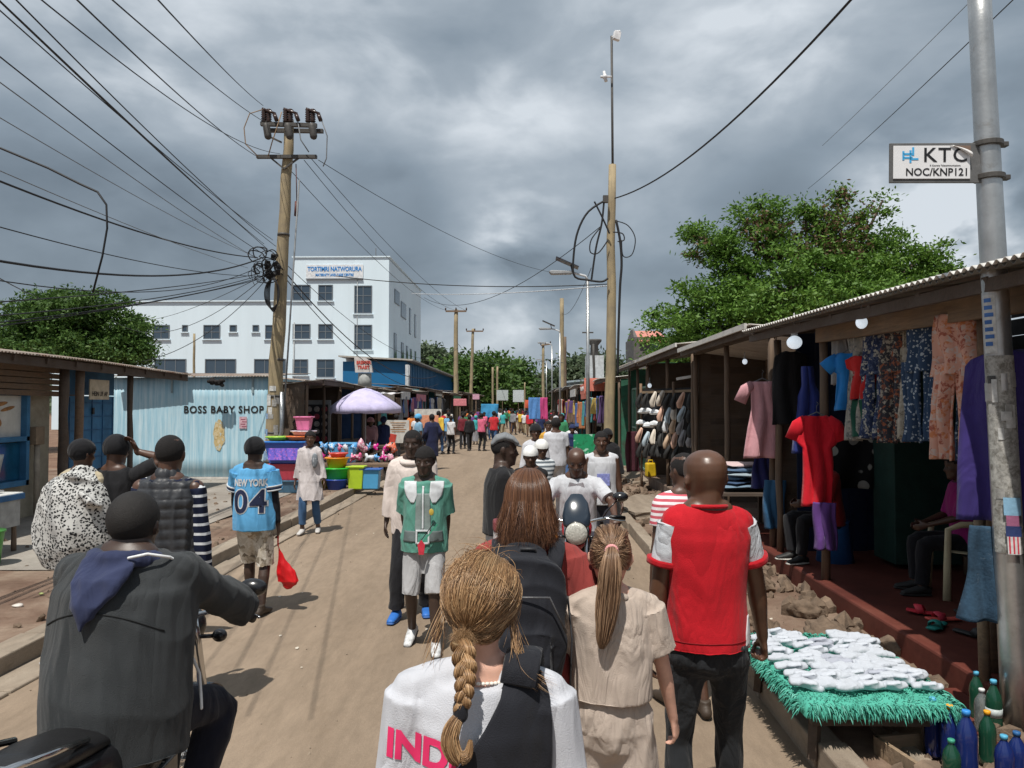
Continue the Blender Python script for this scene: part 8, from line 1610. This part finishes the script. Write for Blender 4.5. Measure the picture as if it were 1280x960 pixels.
# house on the hill
hh = empty('hill_house', W(807, 440, 62), 0, 'grey stone house with a pink tiled roof on the slope at right', 'house'); m = MB(); m.box((0, 0, -2), (2.6, 5, 6)); m.box((-1.1, 0, 1.3), (.35, 4.9, 1.0), taper=.3); m.build('wall', M('stone_grey', (.13, .12, .115), .9, .3, 3), hh)
m = MB(); m.box((.25, -.3, 1.25), (2.3, 5.2, .12), (R(14), 0, 0)); m.build('roof', M('roof_pink', (.55, .22, .17), .7), hh); m = MB(); m.box((.3, -2.52, .2), (.6, .06, .6)); m.build('window', GL, hh)
wt = empty('white_tower', W(743, 460, 44), 0, 'small white tower with a dark cap behind the right shacks', 'tower'); m = MB(); m.box((0, 0, -1.4), (1.0, 1, 4.2)); m.build('wall', M('tower_white', (.5, .52, .53), .7), wt); m = MB(); m.lathe((0, 0, .7), [(.25, 0), (.22, .6), (.42, .85), (.42, .95)], 14); m.build('cap', M('tower_dark', (.10, .095, .09), .8), wt, True)
bl = empty('grey_warehouse', (6.5, 72, 0), 0, 'low grey-blue metal warehouse roof behind the right row', 'building'); m = MB(); m.box((0, 0, 2), (6, 14, 4)); m.build('wall', GRYW, bl); m = MB(); m.box((0, 0, 4.3), (6.6, 15, .15), (0, R(-5), 0)); m.build('roof', M('roof_bluegrey', (.30, .35, .38), .5), bl)
# ================================================================ TREES
def leafmat(name, a, b, c):
    if name in MC: return MC[name]
    m, nt_, bs = nm(name); g_ = node(nt_, 'ShaderNodeNewGeometry'); co = coords(nt_); n1 = noise(nt_, co, .55, 3)
    rc_ = ramp(nt_, g_.outputs['Random Per Island'], [(0, a), (.55, b), (1, c)]); c2 = mixc(nt_, ramp(nt_, n1, [(.4, 0), (.65, .7)]), rc_, b); nt_.links.new(c2, bs.inputs['Base Color']); bs.inputs['Roughness'].default_value = .55; bs.inputs['Specular IOR Level'].default_value = .3
    tr = node(nt_, 'ShaderNodeBsdfTranslucent'); nt_.links.new(c2, tr.inputs[0]); mx = node(nt_, 'ShaderNodeMixShader'); mx.inputs[0].default_value = .30; nt_.links.new(bs.outputs[0], mx.inputs[1]); nt_.links.new(tr.outputs[0], mx.inputs[2]); nt_.links.new(mx.outputs[0], nt_.nodes['Material Output'].inputs[0]); MC[name] = m; return m
LG = leafmat('leaf_green', (.055, .12, .018), (.10, .20, .03), (.18, .30, .05)); LD = leafmat('leaf_dark', (.035, .08, .018), (.065, .13, .028), (.12, .20, .045)); LB_ = leafmat('leaf_dry', (.10, .06, .035), (.16, .095, .055), (.24, .16, .10)); LF = leafmat('leaf_far', (.06, .09, .05), (.085, .12, .065), (.12, .16, .09)); BARK = M('bark', (.11, .08, .06), .95, .4, 12, .6, 60)  # far leaves paler and greyer: distance haze put into their colour
def tree(label, loc, blobs, nclump, nleaf, ls, mat, seed, trunk=True, dry=None, group=None, flat=.5):
    """blobs: (x,y,z,rx,ry,rz) crown masses relative to the foot"""
    r = np.random.default_rng(seed); t = empty('tree', loc, 0, label, 'tree', group); vol = np.array([b[3]*b[4]*b[5] for b in blobs])**.67; pr = vol/vol.sum(); cs = []; ids = r.choice(len(blobs), nclump, p=pr)
    for i in ids:
        b = blobs[i]; v = r.normal(size=3); v /= np.linalg.norm(v); q = r.uniform(.45, 1.05) if r.random() < .8 else r.uniform(1.0, 1.22); cs.append(np.array(b[:3])+v*np.array(b[3:])*q)
    cs = np.array(cs); cr = r.uniform(.6, 1.5, nclump)*ls*4.2; N = nclump*nleaf; ci = np.repeat(np.arange(nclump), nleaf); off = r.normal(size=(N, 3))*np.array([1, 1, flat])*cr[ci][:, None]*.62; c = cs[ci]+off
    out_ = off+r.normal(size=(N, 3))*.6*cr[ci][:, None]; nrm = r.normal(size=(N, 3))+np.array([0, 0, .9]); nrm /= np.linalg.norm(nrm, axis=1, keepdims=True); u = np.cross(nrm, out_); u /= np.linalg.norm(u, axis=1, keepdims=True)+1e-9; w_ = np.cross(nrm, u); s = (ls*r.uniform(.6, 1.3, N))[:, None]
    vs = np.stack([c-w_*s, c+u*s*.45, c+w_*s, c-u*s*.45], axis=1).reshape(-1, 3); fs = np.arange(N*4).reshape(-1, 4)
    def mk(mask, m_, nme): v_ = vs.reshape(-1, 4, 3)[mask].reshape(-1, 3); me = bpy.data.meshes.new(nme); me.from_pydata(v_.tolist(), [], np.arange(len(v_)).reshape(-1, 4).tolist()); me.update(); return link(nme, me, m_, t)
    if dry is not None:
        dm = np.zeros(nclump, bool)
        for (x, y, z, rr) in dry: dm |= (np.linalg.norm((cs-np.array([x, y, z]))*np.array([1, .5, .6]), axis=1) < rr)
        k = dm[ci] & (r.random(N) < .32); mk(~k, mat, 'crown'); mk(k, LB_, 'dry_leaves')
    else: mk(np.ones(N, bool), mat, 'crown')
    if trunk:
        zb = min(b[2]-b[5]*.4 for b in blobs); m = MB(); bx0, by0 = np.mean([b[0] for b in blobs]), np.mean([b[1] for b in blobs]); m.tube([(0, 0, 0), (bx0*.3, by0*.3, zb*.5), (bx0*.7, by0*.7, zb)], [.28, .22, .18], 10); m.build('trunk', BARK, t, True); m = MB()
        for b in blobs: m.tube([(bx0*.6, by0*.6, zb*.8), ((bx0+b[0])/2, (by0+b[1])/2, (zb+b[2])/2), (b[0], b[1], b[2]+b[5]*.3)], [.16, .10, .03], 7)
        for i in range(0, nclump, max(1, nclump//60)): b = blobs[ids[i]]; m.tube([(b[0], b[1], b[2]), ((b[0]+cs[i][0])/2, (b[1]+cs[i][1])/2, (b[2]+cs[i][2])/2-.1), tuple(cs[i])], [.05, .03, .01], 5)
        m.build('limbs', BARK, t, True)
    return t
TY = 27.0
def blobpx(lst, Y, base, k=1.0, dep=1.0):
    o = []
    for (px, py, rx, ry) in lst: p = W(px, py, Y); s = Y/F; o.append((p.x-base.x, random.uniform(-.5, .5)*rx*s*dep, p.z-base.z, rx*s, rx*s*.9*dep, ry*s))
    return o
base = V((W(1000, 400, TY).x, TY, 0)); random.seed(4)
tb_ = blobpx([(985, 370, 80, 50), (890, 395, 60, 42), (1090, 375, 70, 50), (885, 312, 30, 26), (955, 300, 30, 40), (1040, 300, 34, 44), (1110, 318, 34, 36), (1160, 352, 40, 36), (850, 410, 38, 32), (922, 268, 14, 16), (950, 258, 8, 14), (1005, 258, 12, 18), (1050, 250, 9, 20), (1076, 270, 9, 14), (1103, 256, 6, 18), (868, 292, 16, 14), (925, 330, 26, 24), (1000, 320, 26, 22), (1072, 330, 24, 24), (1020, 400, 120, 36), (1165, 318, 16, 20), (1188, 345, 16, 12)], TY, base)
tree('broad bright green tree with some dried brown twigs behind the right stalls', base, tb_, 900, 105, .082, LG, 5, dry=[(W(1050, 285, TY).x-base.x, 0, W(1050, 290, TY).z, 1.0), (W(950, 300, TY).x-base.x, 0, W(950, 300, TY).z, .7), (W(990, 315, TY).x-base.x, 0, W(990, 315, TY).z, .6), (W(868, 330, TY).x-base.x, 0, W(868, 325, TY).z, .5)])
LY = 34.0; base = V((W(85, 400, LY).x, LY, 0)); tree('dense dark green rounded tree behind the snack kiosk at the far left', base, blobpx([(60, 405, 55, 32), (115, 400, 55, 30), (60, 385, 26, 20), (112, 385, 34, 22), (20, 425, 36, 22), (150, 425, 34, 22), (85, 440, 90, 24), (170, 430, 12, 10), (185, 436, 10, 7), (5, 440, 20, 18)], LY, base), 520, 120, .095, LD, 7)
FT = [('bushy tree beyond the blue hall roof', 530, 452, [(530, 447, 14, 12), (545, 458, 12, 10), (556, 455, 10, 10)], 110, LF), ('wide pale-green tree over the middle of the left row', 600, 460, [(575, 470, 22, 22), (600, 462, 26, 22), (620, 480, 22, 22), (590, 490, 34, 18)], 100, LD), ('round dark tree at the end of the street', 648, 475, [(648, 470, 16, 20), (640, 485, 22, 18), (665, 490, 22, 14)], 120, LD), ('tall narrow tree behind the far poles', 640, 490, [(622, 475, 12, 18), (632, 488, 16, 14)], 128, LF), ('light green tree to the right of the far street end', 722, 468, [(722, 465, 18, 16), (738, 475, 16, 14), (705, 480, 18, 14)], 105, LF), ('low hedge-like trees closing the street', 660, 492, [(600, 498, 30, 12), (660, 497, 34, 12), (720, 497, 34, 12), (690, 490, 18, 14)], 135, LD), ('dark shrub tree beside the house on the slope', 840, 450, [(850, 440, 20, 14), (835, 452, 16, 10), (870, 445, 20, 12)], 50, LG), ('small leafy tree behind the white tower', 755, 470, [(757, 462, 10, 14), (762, 480, 10, 14)], 52, LF)]
for i, (lb, px, py, bl_, Y_, mt) in enumerate(FT): base = V((W(px, py, Y_).x, Y_, 0)); tree(lb, base, blobpx(bl_, Y_, base), 150, 60, .0035*Y_, mt, 40+i)
m = MB(); xs = np.linspace(-260, 260, 53)
vs = []; r = np.random.default_rng(3)
for j in range(6):
    for i, x in enumerate(xs): vs.append((x, 190+j*45, -.5+(j/5)**.8*(13+5*math.sin(x*.02+1)+3*math.sin(x*.06))*(1-.3*j/5)))
m.add(vs, [(j*53+i, j*53+i+1, (j+1)*53+i+1, (j+1)*53+i) for j in range(5) for i in range(52)]); m.build('hills', M('hill_green', (.06, .085, .045), .95, .35, .05, 0), None, True, kind='structure')
r = np.random.default_rng(12); N = 42000; x = r.uniform(-200, 200, N); y = r.uniform(150, 330, N); h = np.maximum(0, (y-190)/225*12)+3+2.5*np.sin(x*.12+np.sin(y*.1)*2)+2*np.sin(x*.31+y*.2); z = h*np.sqrt(r.uniform(0, 1, N)); c = np.stack([x, y, z], 1); n_ = r.normal(size=(N, 3)); n_[:, 2] = abs(n_[:, 2])+.4; n_ /= np.linalg.norm(n_, axis=1, keepdims=True); u = np.cross(n_, r.normal(size=(N, 3))); u /= np.linalg.norm(u, axis=1, keepdims=True); w_ = np.cross(n_, u); s = r.uniform(.4, 1.0, (N, 1))
vs = np.stack([c-w_*s, c+u*s*.7, c+w_*s, c-u*s*.7], 1).reshape(-1, 3); me = bpy.data.meshes.new('woodland'); me.from_pydata(vs.tolist(), [], np.arange(N*4).reshape(-1, 4).tolist()); tag(link('woodland', me, LF), 'far belt of mixed green trees closing the horizon', 'woodland', kind='stuff')
bpy.context.view_layer.update()
